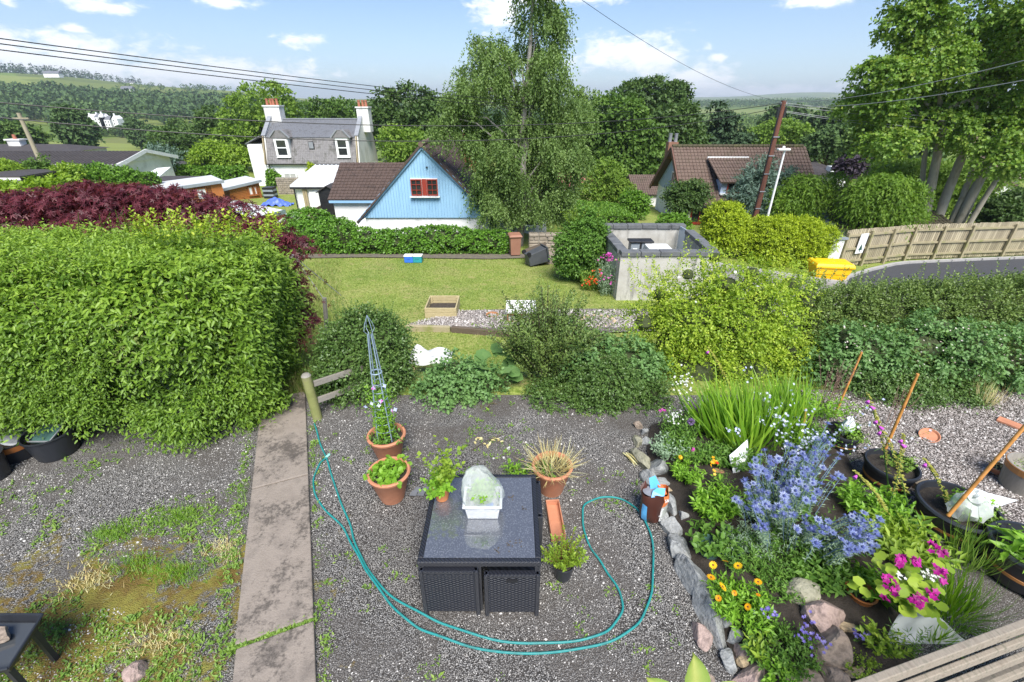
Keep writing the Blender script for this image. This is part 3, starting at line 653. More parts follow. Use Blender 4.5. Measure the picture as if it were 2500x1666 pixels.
def garage():
 g = -3.3; y0 = 35.5; x0, x1 = -16.4, -12.6; ez = -1.2
 t = thing('garage', 'white garage with a ribbed white sheet roof beside the blue house', 'garage', (x0, y0, g))
 MB().box(((x0 + x1) / 2, y0 + 2.6, (g + ez) / 2), (x1 - x0, 5, ez - g)).build('wall', M_WHITE, t)
 rf = MB().prism([(x0 - .15, y0 - .15, ez), (x1 + .1, y0 - .15, ez), (x1 + .1, y0 + 5.3, ez + .85), (x0 - .15, y0 + 5.3, ez + .85)], (0, 0, .07)).build('roof', M_WROOF, t)
 for i in range(12): x = x0 - .1 + i * .345; MB().beam((x, y0 - .17, ez + .10), (x, y0 + 5.3, ez + .95), .05, .06).build('rib', M_WROOF, rf)
 MB().box(((x0 + x1) / 2, y0 - .2, ez - .07), (x1 - x0 + .3, .08, .14)).build('gutter', M_BLACK, t)
 MB().tube([(x0 + .1, y0 - .1, ez - .1), (x0 + .1, y0 - .1, g + .3)], .05, 8).build('downpipe', M_BLACK, t)
 for k in (0, 1): MB().box((x0 + .75 + k * .17, y0 - .05, (g + ez) / 2 - .1), (.15, .08, 1.9)).build('post', M_SAND, t)
 MB().box((x0 + 1.9, y0 - .03, (g + ez) / 2 - .15), (1.5, .06, 1.7)).build('door', M_UPVC, t)
 y0 = 31.5; c = at_y(795, 505, y0); g = terr(c.x, y0); a, b_ = at_y(779, 480, y0).x, at_y(826, 480, y0).x; zt = at_y(790, 468, y0).z; zp = at_y(803, 457, y0).z
 t = thing('garden_shed', 'small black painted timber shed between the garage and the blue house', 'shed', (a, y0, float(g)))
 MB().box(((a + b_) / 2, y0 + 1, (g + zt) / 2), (b_ - a, 2, zt - g)).build('wall', M_BLACK, t)
 nb = 10
 for k in range(nb): z = g + .05 + (zt - g) * k / nb; MB().box(((a + b_) / 2, y0 - .02, z + .09), (b_ - a, .03, .17)).build('board', M_BLACK, t)
 MB().prism([(a, y0 + .02, zt), (b_, y0 + .02, zt), ((a + b_) / 2, y0 + .02, zp)], (0, 1.9, 0)).build('gable', M_BLACK, t)
 mx = (a + b_) / 2
 for s, x in ((-1, a - .12), (1, b_ + .12)): MB().prism([(x, y0 - .15, zt - .1), (mx, y0 - .15, zp + .06), (mx, y0 + 2.1, zp + .06), (x, y0 + 2.1, zt - .1)], (0, 0, .06)).build('roof', M_TILE3, t)
 MB().box((mx + .15, y0 - .06, (g + zt) / 2 - .05), (.75, .04, 1.5)).build('door', M_BLACK, t)
garage()
def sheds():
 def shed(label, A, B, dp, nb, bm, win, door, lip):
  d = Vector((B.x - A.x, B.y - A.y, 0)); L = d.length; d.normalize(); bk = Vector((-d.y, d.x, 0)); g = float(terr((A.x + B.x) / 2, (A.y + B.y) / 2)) - .3; za, zb = A.z - .1, B.z - .1; t = thing('timber_shed', label, 'shed', (A.x, A.y, g))
  P = lambda s, z, o=0.0: Vector((A.x, A.y, 0)) + d * s + bk * o + Vector((0, 0, z)); zz = lambda s: za + (zb - za) * s / L
  MB().prism([P(0, g), P(L, g), P(L, zb), P(0, za)], bk * dp).build('wall', M_CEDAR, t)
  for k in range(nb): f0, f1 = k / nb, (k + 1) / nb - .014; MB().prism([P(0, g + (za - g) * f0, -.02), P(L, g + (zb - g) * f0, -.02), P(L, g + (zb - g) * f1, -.035), P(0, g + (za - g) * f1, -.035)], bk * .02).build('board', bm, t)
  rf = MB().prism([P(-lip, zz(-lip) + .02, -.3), P(L + .15, zb + .03, -.3), P(L + .15, zb + .13, dp + .2), P(-lip, zz(-lip) + .12, dp + .2)], (0, 0, .1)).build('roof', M_FELT, t)
  MB().prism([P(-lip, zz(-lip) - .1, -.34), P(L + .17, zb - .08, -.34), P(L + .17, zb + .15, -.34), P(-lip, zz(-lip) + .13, -.34)], bk * .035).build('fascia', M_TRIM, rf)
  for (s_, z, w_, h_) in win: window(t, P(s_ * L, z, -.06), w_, h_, rt=d, nx=1, ny=1, fw=.09, fm=M_CEDAR, gm=M_WROOF)
  if door: q = P(door[0] * L, door[1], -.06); dd = MB().box(q, (.85, .05, 1.8), rz=math.atan2(d.y, d.x)).build('door', M_CEDAR2, t); MB().box(q + d * .32 - bk * .04, (.05, .05, .14)).build('handle', M_BLACK, dd)
 A, B = at_y(372, 464, 36.4), at_y(538, 441, 39.8); shed('long red-brown timber shed with sloping pale roof and orange door', A, B, 2.8, 15, M_CEDAR, [(.66, at_y(477, 474, 38.6).z, .8, .95)], (.91, at_y(525, 478, 39.5).z), .2)
 A, B = at_y(556, 457, 43.0), at_y(630, 440, 45.2); shed('smaller cedar shed with grey sloping roof right of the long shed', A, B, 2.6, 12, M_CEDAR2, [(.66, at_y(606, 466, 44.5).z, .42, .8), (.82, at_y(616, 465, 44.8).z, .3, .8)], None, .6)
 y0 = 27.0; z = -1.35; g = float(terr(-16, 28)) - .2
 p = [at_z(620, 534, z), at_z(697, 514, z), at_z(583, 493, z), at_z(505, 500, z)]
 t = thing('outbuilding', 'low outbuilding with a broad flat white roof behind the maple', 'outbuilding', (p[0].x, p[0].y, g))
 ins = [q * .97 + Vector((-15.5, 28.5, 0)) * .03 for q in p]
 MB().prism([(q.x, q.y, z - .12) for q in ins], (0, 0, g - z + .12)).build('wall', M_BRICK, t)
 rf = MB().prism([(q.x, q.y, z - .1) for q in p], (0, 0, .1)).build('roof', M_WROOF, t)
 MB().beam(p[0] + Vector((0, -.03, -.06)), p[1] + Vector((0, -.03, -.06)), .06, .24).build('fascia', M_GREENTRIM, rf)
 MB().beam(p[3] + Vector((0, 0, .03)), p[2] + Vector((0, 0, .03)), .1, .1).build('upstand', M_UPVC, rf)
 c = at_y(720, 528, 27.5); g = float(terr(c.x, 27.5))
 t = thing('garden_hutch', 'grey boarded hutch with a pale sloping lid beside the ivy hedge', 'hutch', (c.x, 27.5, g))
 M_GB = pm('grey_boards', (.26, .23, .20), (.33, .30, .265), 3, .8, .2, 20, stretch=(1, 1, 8))
 for k in range(5): MB().box((c.x + .1, 27.5, c.z - .15 - k * .2), (1.3, 1.2 - .004 * k, .19)).build('board', M_GB, t)
 MB().prism([(c.x - .95, 26.8, c.z - .35), (c.x + .2, 26.8, c.z + .02), (c.x + .2, 28.4, c.z + .25), (c.x - .95, 28.4, c.z - .1)], (0, 0, .06)).build('lid', M_FELT, t)
 c = at_y(748, 520, 28.5); t = thing('planter_box', 'brown plank planter box beside the black shed', 'planter', (c.x, 28.5, float(terr(c.x, 28.5))))
 for k in range(4): MB().box((c.x, 28, c.z + .2 - k * .24), (1.35, .05, .22)).build('plank', pm('old_plank', (.12, .085, .055), (.16, .12, .08), 4, .85, .3, 30, stretch=(1, 1, 6)), t)
 for k in range(4): MB().box((c.x + .66, 28.6, c.z + .2 - k * .24), (.05, 1.2, .22)).build('plank', MATS['old_plank'], t)
 c = on_g(678, 502); b = MB(); n = 22
 H = lambda i, j: .62 * math.exp(-((i / n - .45) ** 2 * 7 + (j / n - .5) ** 2 * 6)) + .09 * math.sin(i * 1.1) * math.cos(j * .8)
 vs = [(c.x - 1.2 + 2.4 * i / n, c.y - .7 + 1.4 * j / n, c.z + max(.02, H(i, j))) for i in range(n + 1) for j in range(n + 1)]
 b.add(vs, [(i * (n + 1) + j, (i + 1) * (n + 1) + j, (i + 1) * (n + 1) + j + 1, i * (n + 1) + j + 1) for i in range(n) for j in range(n)])
 o = b.build('tarpaulin', pm('blue_tarp', (.06, .11, .46), (.10, .17, .55), 3, .45), None, smooth=True, loc=c); solo(o, 'crumpled blue tarpaulin heap in the yard by the garage', 'tarpaulin')
 a, b_ = on_g(628, 488), on_g(722, 488); rubble_wall('rubble_wall', 'rubble stone yard wall below the white stone house', (a.x, a.y + 4.5), (b_.x + 1, a.y + 4.5), 1.7)
 c = on_g(663, 484); t = thing('compost_bin', 'dark slatted compost bin against the rubble yard wall', 'compost bin', c)
 for k in range(5): MB().box((c.x, c.y, c.z + .12 + k * .2), (.95, .9, .17)).build('slat', M_TRIM if k % 2 else M_BLACK, t)
def rubble_wall(name, label, a, b_, h, th=.45, mat=None):
 ax, ay = a; bx, by = b_; L = math.hypot(bx - ax, by - ay); dx, dy = (bx - ax) / L, (by - ay) / L; g = min(gz(ax, ay), gz(bx, by)) - .1
 t = thing(name, label, 'wall', (ax, ay, g))
 M_MORT = pm('lime_mortar', (.20, .18, .15), (.26, .235, .20), 5, .9, .3, 40); mt = mat or pm('rubble_stone', (.20, .165, .125), (.30, .255, .20), 1.7, .9, .35, 30, c3=(.13, .115, .10), detail=5)
 ang = math.atan2(dy, dx)
 MB().box(((ax + bx) / 2, (ay + by) / 2, g + h / 2), (L, th - .1, h), rz=ang).build('core', M_MORT, t)
 z = 0
 while z < h - .05:
  rh = random.uniform(.13, .24); s = 0
  while s < L:
   sl = random.uniform(.18, .5); m_ = s + sl / 2
   if m_ > L: break
   MB().box((ax + dx * m_, ay + dy * m_, g + z + rh / 2), (sl - .03, th + random.uniform(-.04, .05), rh - .03), rz=ang + random.uniform(-.04, .04)).build('stone', mt, t, bevel=.02, seg=1)
   s += sl
  z += rh
 return t
sheds()
def bungalow():
 y0 = 46.0; yr = 50.0; g = float(terr(-38, 46)) - .2
 rz_ = at_y(340, 369, yr).z; xr = at_y(352, 372, yr).x; ez = at_y(330, 402, y0).z; xl = -68
 t = thing('bungalow', 'long low bungalow with a dark tiled roof and white gable end', 'bungalow', (xr, y0, g))
 MB().box(((xl + xr) / 2 - .2, yr, (g + ez) / 2), (xr - xl - .2, 2 * (yr - y0) - .3, ez - g)).build('wall', M_WHITE, t)
 MB().prism([(xr - .25, y0 + .1, ez), (xr - .25, 2 * yr - y0 - .1, ez), (xr - .25, yr, rz_ - .1)], (.15, 0, 0)).build('gable', M_WHITE, t)
 e0, e1, r0, r1 = (xl, y0 - .4, ez - .15), (xr + .2, y0 - .4, ez - .15), (xl, yr, rz_), (xr + .2, yr, rz_)
 rf = roof_deck(e0, e1, r0, r1, M_TILE3, t); tile_slope(e0, e1, r0, r1, 80, 12, M_TILE3, rf)
 roof_deck((xl, 2 * yr - y0 + .4, ez - .15), (xr + .2, 2 * yr - y0 + .4, ez - .15), r0, r1, M_TILE3, t)
 for yy in (y0 - .45, 2 * yr - y0 + .45): MB().beam((xr + .24, yy, ez - .18), (xr + .24, yr, rz_ + .02), .08, .34).build('barge_board', M_UPVC, t)
 MB().box((xl / 2 + xr / 2, y0 - .42, ez - .22), (xr - xl, .1, .16)).build('gutter', M_UPVC, t)
 y2 = 58; z2 = at_y(115, 352, y2 + 3).z; a, b_ = at_y(5, 366, y2).x - 8, at_y(172, 366, y2).x; g2 = float(terr(-50, 58)) - .2
 t2 = thing('bungalow', 'farther bungalow with dark hipped roof and stubby chimney behind the long bungalow', 'bungalow', (b_, y2, g2))
 e = at_y(170, 371, y2).z
 MB().box(((a + b_) / 2, y2 + 3, (g2 + e) / 2), (b_ - a - .8, 5.4, e - g2)).build('wall', M_WHITE, t2)
 b = MB(); P = [(a, y2, e), (b_, y2, e), (b_, y2 + 6, e), (a, y2 + 6, e), (a + 3, y2 + 3, z2), (b_ - 3, y2 + 3, z2)]
 b.add(P, [(0, 1, 5, 4), (1, 2, 5), (2, 3, 4, 5), (3, 0, 4), (0, 3, 2, 1)]); b.build('roof', M_TILE3, t2)
 c = at_y(43, 352, y2 + 2.6); ch = MB().box((c.x, y2 + 2.6, c.z - .3), (1.5, .9, 1.5)).build('chimney', M_HARL, t2)
 MB().box((c.x, y2 + 2.6, c.z + .5), (1.9, 1.1, .15)).build('chimney_cope', M_HARL, ch); MB().lathe([(.2, 0), (.16, .5), (.1, .5)], 10, (c.x, y2 + 2.6, c.z + .57)).build('chimney_pot', M_CLAY, ch)
 y3 = 30; a, b_ = at_y(-60, 440, y3).x, at_y(52, 440, y3).x; zt, g3 = at_y(30, 437, y3).z, float(terr(-32, y3))
 t3 = thing('dark_shed', 'dark weatherboarded shed with white-framed window at the left edge', 'shed', (b_, y3, g3))
 MB().box(((a + b_) / 2, y3 + 1.5, (zt + g3) / 2), (b_ - a, 3, zt - g3)).build('wall', pm('dark_boards', (.06, .065, .045), (.085, .085, .06), 3, .8, .2, 20, stretch=(1, 1, 10)), t3)
 MB().box(((a + b_) / 2, y3 + 1.5, zt + .12), (b_ - a + .4, 3.4, .12)).build('roof', M_TILE3, t3); MB().box(((a + b_) / 2, y3 - .22, zt + .02), (b_ - a + .4, .05, .14)).build('fascia', M_UPVC, t3)
 c = at_y(37, 454, y3); window(t3, (c.x, y3 - .02, c.z), .85, .6, nx=1, ny=1, fw=.07)
 c = at_y(470, 404, 60); g4 = float(terr(c.x, 60)); t4 = thing('low_garage', 'low garage with a dark flat roof behind the long clipped hedge', 'garage', (c.x, 60, g4))
 MB().box((c.x, 61, (c.z + g4) / 2), (8, 3, c.z - g4)).build('wall', M_HARL, t4); MB().box((c.x, 61, c.z + .1), (8.5, 3.6, .2)).build('roof', M_TILE3, t4)
 c = at_y(395, 447, 41); g4 = float(terr(c.x, 41)); t5 = thing('flat_shed', 'grey shed with dark flat roof beside the long timber shed', 'shed', (c.x, 41, g4))
 MB().box((c.x, 42.5, (c.z + g4) / 2), (3.4, 3, c.z - g4)).build('wall', M_HARL, t5); MB().box((c.x + .1, 42.4, c.z + .08), (3.8, 3.4, .14)).build('roof', M_TILE3, t5)
 c = at_y(355, 437, 43); t6 = thing('greenhouse', 'pale greenhouse with a white pitched roof left of the long timber shed', 'greenhouse', (c.x, 43, float(terr(c.x, 43))))
 M_GH = pm('greenhouse_glass', (.42, .46, .46), (.5, .53, .52), 2, .15); gg = float(terr(c.x, 43))
 MB().box((c.x, 44, (c.z - .3 + gg) / 2), (2.2, 3, c.z - .3 - gg)).build('glazing', M_GH, t6)
 MB().prism([(c.x - 1.2, 42.4, c.z - .35), (c.x + 1.2, 42.4, c.z - .1), (c.x + .8, 45.6, c.z + .65), (c.x - .5, 45.6, c.z + .55)], (0, 0, .05)).build('roof', M_WROOF, t6)
bungalow()
def brown_house():
 yr = 37.5; ye = 33.6; g = float(terr(14, 34)) - .25
 rl, rr = at_y(1645, 356, yr), at_y(1963, 361, yr); rz_ = (rl.z + rr.z) / 2; el_ = at_y(1668, 490, ye); ez = el_.z
 x0, x1 = rl.x, rr.x; yb = 2 * yr - ye
 t = thing('brown_roofed_house', 'white house with a steep brown tiled roof and dormer behind the golden hedge', 'house', (x0, ye, g))
 MB().box(((x0 + x1) / 2 + .1, yr, (g + ez) / 2), (x1 - x0 - .5, 2 * (yr - ye) - .6, ez - g)).build('wall', M_WHITE, t)
 M_PB = pm('pale_blue_boards', (.34, .42, .55), (.38, .46, .60), 2, .6, .15, 30, stretch=(6, 6, .5))
 gb = MB().prism([(x0 + .32, ye + .25, ez + .05), (x0 + .32, yb - .25, ez + .05), (x0 + .32, yr, rz_ - .3)], (.2, 0, 0)).build('gable', M_PB, t)
 for i in range(26):
  ya = ye + .4 + i * (yb - ye - .8) / 26; yb2 = ya + (yb - ye - .8) / 26 - .03; zt = min(rz_ - .45 - abs(ya - yr) * (rz_ - ez) / (yr - ye), rz_ - .45 - abs(yb2 - yr) * (rz_ - ez) / (yr - ye))
  if zt > ez + .2: MB().box((x0 + .30, (ya + yb2) / 2, (zt + ez) / 2), (.05, yb2 - ya, zt - ez)).build('board', M_PB, gb)
 e0, e1, r0, r1 = Vector((x0 - .1, ye - .35, ez - .25)), Vector((x1 + .1, ye - .35, ez - .25)), Vector((x0 - .1, yr, rz_)), Vector((x1 + .1, yr, rz_))
 rf = roof_deck(e0, e1, r0, r1, M_TILE2, t); tile_slope(e0, e1, r0, r1, 40, 17, M_TILE2, rf, thick=.05)
 e2, e3 = Vector((x0 - .1, yb + .35, ez - .25)), Vector((x1 + .1, yb + .35, ez - .25)); roof_deck(e2, e3, r0, r1, M_TILE2, t)
 for e in (e0, e2): MB().beam(e + Vector((-.06, 0, -.1)), r0 + Vector((-.06, 0, -.1)), .1, .30, side=(1, 0, 0)).build('barge_board', pm('brown_barge', (.10, .045, .03), (.13, .06, .04), 3, .6), t)
 rd = MB()
 for i in range(26): rd.tube([(x0 - .1 + i * (x1 - x0) / 26, yr, rz_ + .03), (x0 - .1 + (i + 1) * (x1 - x0) / 26 - .03, yr, rz_ + .045)], .13, 8)
 rd.build('ridge', M_TILEM, t)
 MB().box(((x0 + x1) / 2, ye - .4, ez - .36), (x1 - x0, .12, .14)).build('gutter', M_BLACK, t)
 ch = MB().box((x0 + .25, yr + 1.2, rz_ - .35), (.75, .7, 1.2)).build('chimney', pm('dull_brick', (.20, .10, .065), (.25, .13, .085), 5, .9, .3), t)
 for s in (-.22, .22): MB().lathe([(.14, 0), (.14, .55), (.16, .6), (.08, .6)], 10, (x0 + .25 + s, yr + 1.2, rz_ + .25)).build('chimney_pot', M_LEAD, ch, smooth=True)
 window(t, (x0 + .27, yr - .4, rz_ - 2.3), .9, 1.1, rt=(0, -1, 0), nx=2, ny=1, fw=.08)
 window(t, (x0 + .3, yr - 2.0, ez - .75), 1.4, .9, rt=(0, -1, 0), nx=2, ny=1, fw=.08, fm=M_RED)
 a, b_ = at_y(1757, 460, ye + .5), at_y(1835, 460, ye + .5); zt = at_y(1790, 443, ye + .4).z; zb = at_y(1790, 474, ye + .4).z
 d = MB().box(((a.x + b_.x) / 2, ye + 1.6, (zt + zb) / 2), (b_.x - a.x, 2.6, zt - zb)).build('dormer', M_PB, t)
 f0, f1 = (a.x - .25, ye - .1, zt - .02), (b_.x + .25, ye - .1, zt - .02); s0, s1 = (a.x - .45, ye + 2.6, zt + 1.35), (b_.x + .3, ye + 2.6, zt + 1.35)
 roof_deck(f0, f1, s0, s1, M_TILE2, d, name='dormer_roof'); o = tile_slope(f0, f1, s0, s1, 14, 7, M_TILE2, d, name='dormer_tiles', thick=.045)
 MB().beam(s0, s1, .14, .14).build('dormer_ridge', M_UPVC, d)
 window(t, (a.x + .95, ye + .27, (zt + zb) / 2 + .02), 1.1, .75, nx=2, ny=1, fw=.07, fm=M_RED)
 MB().box(((a.x + b_.x) / 2, ye + .2, zb + .03), (b_.x - a.x + .1, .3, .1)).build('dormer_sill', M_UPVC, d)
 c = at_y(1708, 525, ye + .2); window(t, (c.x, ye + .28, c.z), 1.3, 1.25, nx=2, ny=1, fw=.1, fm=M_RED)
 MB().tube([(x0 + .2, ye - .1, ez - .4), (x0 + .2, ye + .2, ez - .9), (x0 + .2, ye + .2, g + .5)], .06, 8).build('downpipe', M_BLACK, t)
 y2 = 44; a, b_ = at_y(1548, 480, y2).x, at_y(1610, 480, y2).x; zt, ze, g2 = at_y(1560, 427, y2 + 2.5).z, at_y(1550, 475, y2).z, float(terr(12, 44)) - .2
 t2 = thing('small_house', 'small white house with brown roof left of the brown-roofed house', 'house', (a, y2, g2))
 MB().box(((a + b_) / 2 + 1, y2 + 2.5, (g2 + ze) / 2), (b_ - a + 2, 5, ze - g2)).build('wall', M_WHITE, t2)
 e0, e1, r0, r1 = (a - .15, y2 - .3, ze), (b_ + 2.2, y2 - .3, ze), (a - .15, y2 + 2.5, zt), (b_ + 2.2, y2 + 2.5, zt)
 rf = roof_deck(e0, e1, r0, r1, M_TILE3, t2); tile_slope(e0, e1, r0, r1, 24, 12, M_TILE2, rf); roof_deck((a - .15, y2 + 5.3, ze), (b_ + 2.2, y2 + 5.3, ze), r0, r1, M_TILE3, t2)
 y2 = 52; a, b_ = at_y(1378, 460, y2).x, at_y(1440, 460, y2).x; zt, ze, g2 = at_y(1400, 420, y2 + 3).z, at_y(1400, 470, y2).z, float(terr(6, 52))
 t3 = thing('pink_roofed_house', 'house with a pinkish red tiled roof just right of the birch', 'house', (a, y2, g2))
 M_PINK = pm('pink_tile', (.30, .10, .095), (.36, .13, .12), 2, .8, .3, 30, c3=(.24, .085, .08))
 MB().box(((a + b_) / 2, y2 + 3, (g2 + ze) / 2), (b_ - a + 5, 6, ze - g2)).build('wall', M_WHITE, t3)
 e0, e1, r0, r1 = (a - 3, y2 - .3, ze), (b_ + 2.5, y2 - .3, ze), (a - 3, y2 + 3, zt), (b_ + 2.5, y2 + 3, zt)
 rf = roof_deck(e0, e1, r0, r1, M_PINK, t3); tile_slope(e0, e1, r0, r1, 30, 12, M_PINK, rf); roof_deck((a - 3, y2 + 6.3, ze), (b_ + 2.5, y2 + 6.3, ze), r0, r1, M_PINK, t3)
 y2 = 50; a, b_ = at_y(1965, 420, y2).x, at_y(2075, 420, y2).x; zt, ze, g2 = at_y(2000, 394, y2 + 3).z, at_y(2000, 428, y2).z, float(terr(34, 50)) - .3
 t4 = thing('dark_roofed_house', 'house with dark tiled roof and skylight right of the brown-roofed house', 'house', (a, y2, g2))
 MB().box(((a + b_) / 2, y2 + 3, (g2 + ze) / 2), (b_ - a, 6, ze - g2)).build('wall', M_HARL, t4)
 e0, e1, r0, r1 = (a - .3, y2 - .3, ze), (b_ + .3, y2 - .3, ze), (a - .3, y2 + 3, zt), (b_ - 1.8, y2 + 3, zt - .15)
 rf = roof_deck(e0, e1, r0, r1, M_TILE3, t4); tile_slope(e0, e1, r0, r1, 26, 12, M_TILE3, rf); roof_deck((a - .3, y2 + 6.3, ze), (b_ + .3, y2 + 6.3, ze), r0, r1, M_TILE3, t4)
 c = at_y(2029, 420, y2 + .6); MB().box((c.x, y2 + .6, c.z + .3), (.7, .9, .5)).build('skylight', M_UPVC, t4)
 y2 = 25.6; a, b_ = at_y(2055, 540, y2).x, at_y(2310, 540, y2).x; ze = at_y(2100, 552, y2).z; zt = at_y(2200, 455, y2 + 4.5).z; g2 = float(terr(22, 26))
 t5 = thing('mossy_roofed_garage', 'building with a mossy brown tiled roof directly behind the board fence', 'garage', (a, y2, g2 - .3))
 MB().box(((a + b_) / 2, y2 + 4, (g2 - .3 + ze) / 2), (b_ - a, 7.6, ze - g2 + .3)).build('wall', M_WHITE, t5)
 e0, e1, r0, r1 = (a - .3, y2 - .3, ze), (b_ + .5, y2 - .3, ze), (a + .5, y2 + 4.2, zt), (b_ + .5, y2 + 4.2, zt)
 rf = roof_deck(e0, e1, r0, r1, M_TILEM, t5); tile_slope(e0, e1, r0, r1, 30, 16, M_TILEM, rf, thick=.05)
 roof_deck((a - .3, y2 + 8.6, ze), (b_ + .5, y2 + 8.6, ze), r0, r1, M_TILEM, t5)
 y2 = 40; c0, c1, c2 = at_y(2350, 520, y2), at_y(2458, 447, y2), at_y(2495, 470, y2); g2 = float(terr(40, 40)) - .3
 t6 = thing('white_gabled_house', 'white gable wall of a brown-roofed house at the right edge behind the tree', 'house', (c1.x, y2, g2))
 hw = c1.x - c0.x; ez = c2.z - 1.0
 MB().prism([(c0.x, y2, g2), (c1.x + hw * .9, y2, g2), (c1.x + hw * .9, y2, c0.z + 1.5), (c1.x, y2, c1.z), (c0.x, y2, c0.z + .3)], (0, 9, 0)).build('wall', M_WHITE, t6)
 for s in (-1, 1):
  xe = c1.x + s * hw * (1.02 if s < 0 else .95); zz = c0.z + .2 if s < 0 else c0.z + 1.4
  MB().prism([(c1.x, y2 - .3, c1.z + .08), (xe, y2 - .3, zz), (xe, y2 + 9.2, zz), (c1.x, y2 + 9.2, c1.z + .08)], (0, 0, .14)).build('roof', M_TILE2, t6)
 q = at_y(2490, 430, 47); MB().prism([(c1.x + .5, 44, c1.z - .3), (c1.x + 14, 44, c1.z - .3), (c1.x + 14, 49, c1.z + 3.2), (c1.x + 4.2, 49, c1.z + 3.2)], (0, .2, .1)).build('roof', M_TILE2, t6)
 ch = at_y(2475, 430, 45); MB().box((ch.x, 45, ch.z - .3), (.8, .8, 2.4)).build('chimney', M_HARL, t6)
brown_house()
def far_houses():
 d = ray(258, 302); t_ = 330 / d[1]; c = Vector((d[0] * t_, 330, CAM_H + d[2] * t_)); s = t_ / 1111
 t = thing('mansion', 'distant white mansion with grey roofs among trees across the valley', 'mansion', c - Vector((0, 0, 3)))
 for (u0, u1, v0, vb, gab) in ((222, 240, 289, 304, 1), (240, 262, 287, 304, 0), (252, 262, 284, 304, 1), (262, 276, 293, 303, 0), (282, 295, 290, 302, 1)):
  x0, x1 = c.x + (u0 - 258) * s, c.x + (u1 - 258) * s; z1, z0 = c.z + (302 - v0) * s * .9, c.z - 4
  MB().box(((x0 + x1) / 2, 331, (z0 + z1) / 2), (x1 - x0, 6, z1 - z0)).build('wall', M_WHITE, t)
  if gab:
   MB().prism([(x0, 328.1, z1), (x1, 328.1, z1), ((x0 + x1) / 2, 328.1, z1 + (x1 - x0) * .5)], (0, 5.5, 0)).build('gable', M_WHITE, t)
  else: MB().prism([(x0, 328, z1), (x1, 328, z1), (x1 - .5, 331, z1 + 2.2), (x0 + .5, 331, z1 + 2.2)], (0, .3, .1)).build('roof', M_SLATE, t)
  for k in range(max(1, int((x1 - x0) / 1.8))):
   for r_ in (0, 1): MB().box((x0 + .9 + k * 1.8, 327.9, z1 - 1 - 1.9 * r_), (.5, .15, .9)).build('window', M_GLASS, t)
  MB().box((x0 + .4, 331, z1 + 1.8), (.7, .7, 2.4)).build('chimney', M_WHITE, t)
 for (u, v, y, w_, lab) in ((150, 233, 900, 26, 'farthest pale farm shed high on the left hillside'), (320, 240, 760, 16, 'pale cottage on the left hillside above the mansion'), (325, 219, 1250, 24, 'tiny farmhouse on the left skyline')):
  p = at_y(u, v, y); p.z = gz(p.x, y); q = thing('hill_farm', lab, 'farm building', p)
  MB().box((p.x, y, p.z + 3), (w_, 9, 6)).build('wall', M_WHITE, q)
  MB().prism([(p.x - w_ / 2 - .5, y - 5, p.z + 6), (p.x - w_ / 2 - .5, y + 5, p.z + 6), (p.x - w_ / 2 - .5, y, p.z + 10)], (w_ + 1, 0, 0)).build('roof', M_SLATE, q)
far_houses()
# ============================================================ LANE, FENCES, STREET FURNITURE
def strip(name, A, B, mat, off, nacross=14, sub=6):
 """ground-hugging strip between two polylines with the same number of points"""
 def fine(L):
  out = []
  for i in range(len(L) - 1):
   for k in range(sub): f = k / sub; out.append((L[i][0] * (1 - f) + L[i + 1][0] * f, L[i][1] * (1 - f) + L[i + 1][1] * f))
  return out + [L[-1]]
 A, B = fine(A), fine(B); V, F = [], []; m = nacross + 1
 for (a, b) in zip(A, B):
  for k in range(m):
   f = k / nacross; x, y = a[0] * (1 - f) + b[0] * f, a[1] * (1 - f) + b[1] * f; V.append((x, y, gz(x, y) + off))
 for i in range(len(A) - 1):
  for k in range(nacross): F.append((i * m + k, i * m + k + 1, (i + 1) * m + k + 1, (i + 1) * m + k))
 me = bpy.data.meshes.new(name); me.from_pydata(V, [], F); me.update(); me.polygons.foreach_set('use_smooth', [True] * len(F))
 return struct(link_mesh(name, me, mat))
KL = [(14.6, 18.9), (15.6, 20.1), (17.6, 21.4), (19.6, 22.5), (20.6, 22.85), (24, 23.4), (29, 24.1), (36, 24.9), (48, 26)]
strip('road', KL, [(20.5, 13), (21, 13.5), (22, 14), (23, 14), (25, 14), (28, 14), (32, 14), (38, 14), (50, 14)], M_TAR, .03)
strip('lane', [(8.2, 20), (10.5, 19.6), (12.6, 19.3), (14.6, 18.9), (17, 17)], [(7.6, 11), (10.5, 11), (13, 11), (16, 11), (20, 11.5)], M_LANE, .02)
def kerb(name, L):
 k = bpy.data.objects.new(name, None); COL.objects.link(k); struct(k)
 for i in range(len(L) - 1):
  (ax, ay), (bx, by) = L[i], L[i + 1]; d = math.hypot(bx - ax, by - ay); n = max(1, round(d / .95))
  for j in range(n):
   f0, f1 = j / n + .006, (j + 1) / n - .006
   p, q = (ax + (bx - ax) * f0, ay + (by - ay) * f0), (ax + (bx - ax) * f1, ay + (by - ay) * f1)
   MB().beam((*p, gz(*p) + .03), (*q, gz(*q) + .03), .17, .22).build('kerbstone', M_KERB, k)
kerb('kerb', KL[:8]); kerb('lane_kerb', [(8.2, 20.1), (10.5, 19.7), (12.6, 19.4), (14.5, 18.95)])
M_FENCE = pm('weathered_fence', (.36, .31, .21), (.45, .395, .285), 1.6, .85, .3, 30, stretch=(4, 4, .5), c3=(.22, .20, .10), detail=6)
_t = NT(M_FENCE.node_tree); _b = _t.n['Principled BSDF']; _c = _b.inputs['Base Color'].links[0].from_socket
_t.link(_t.mix(1.0, _c, _t.ramp(_t.new('ShaderNodeObjectInfo').outputs['Random'], [(0, (.62, .6, .56)), (1, (1.1, 1.08, 1.02))]), 'MULTIPLY'), _b.inputs['Base Color'])
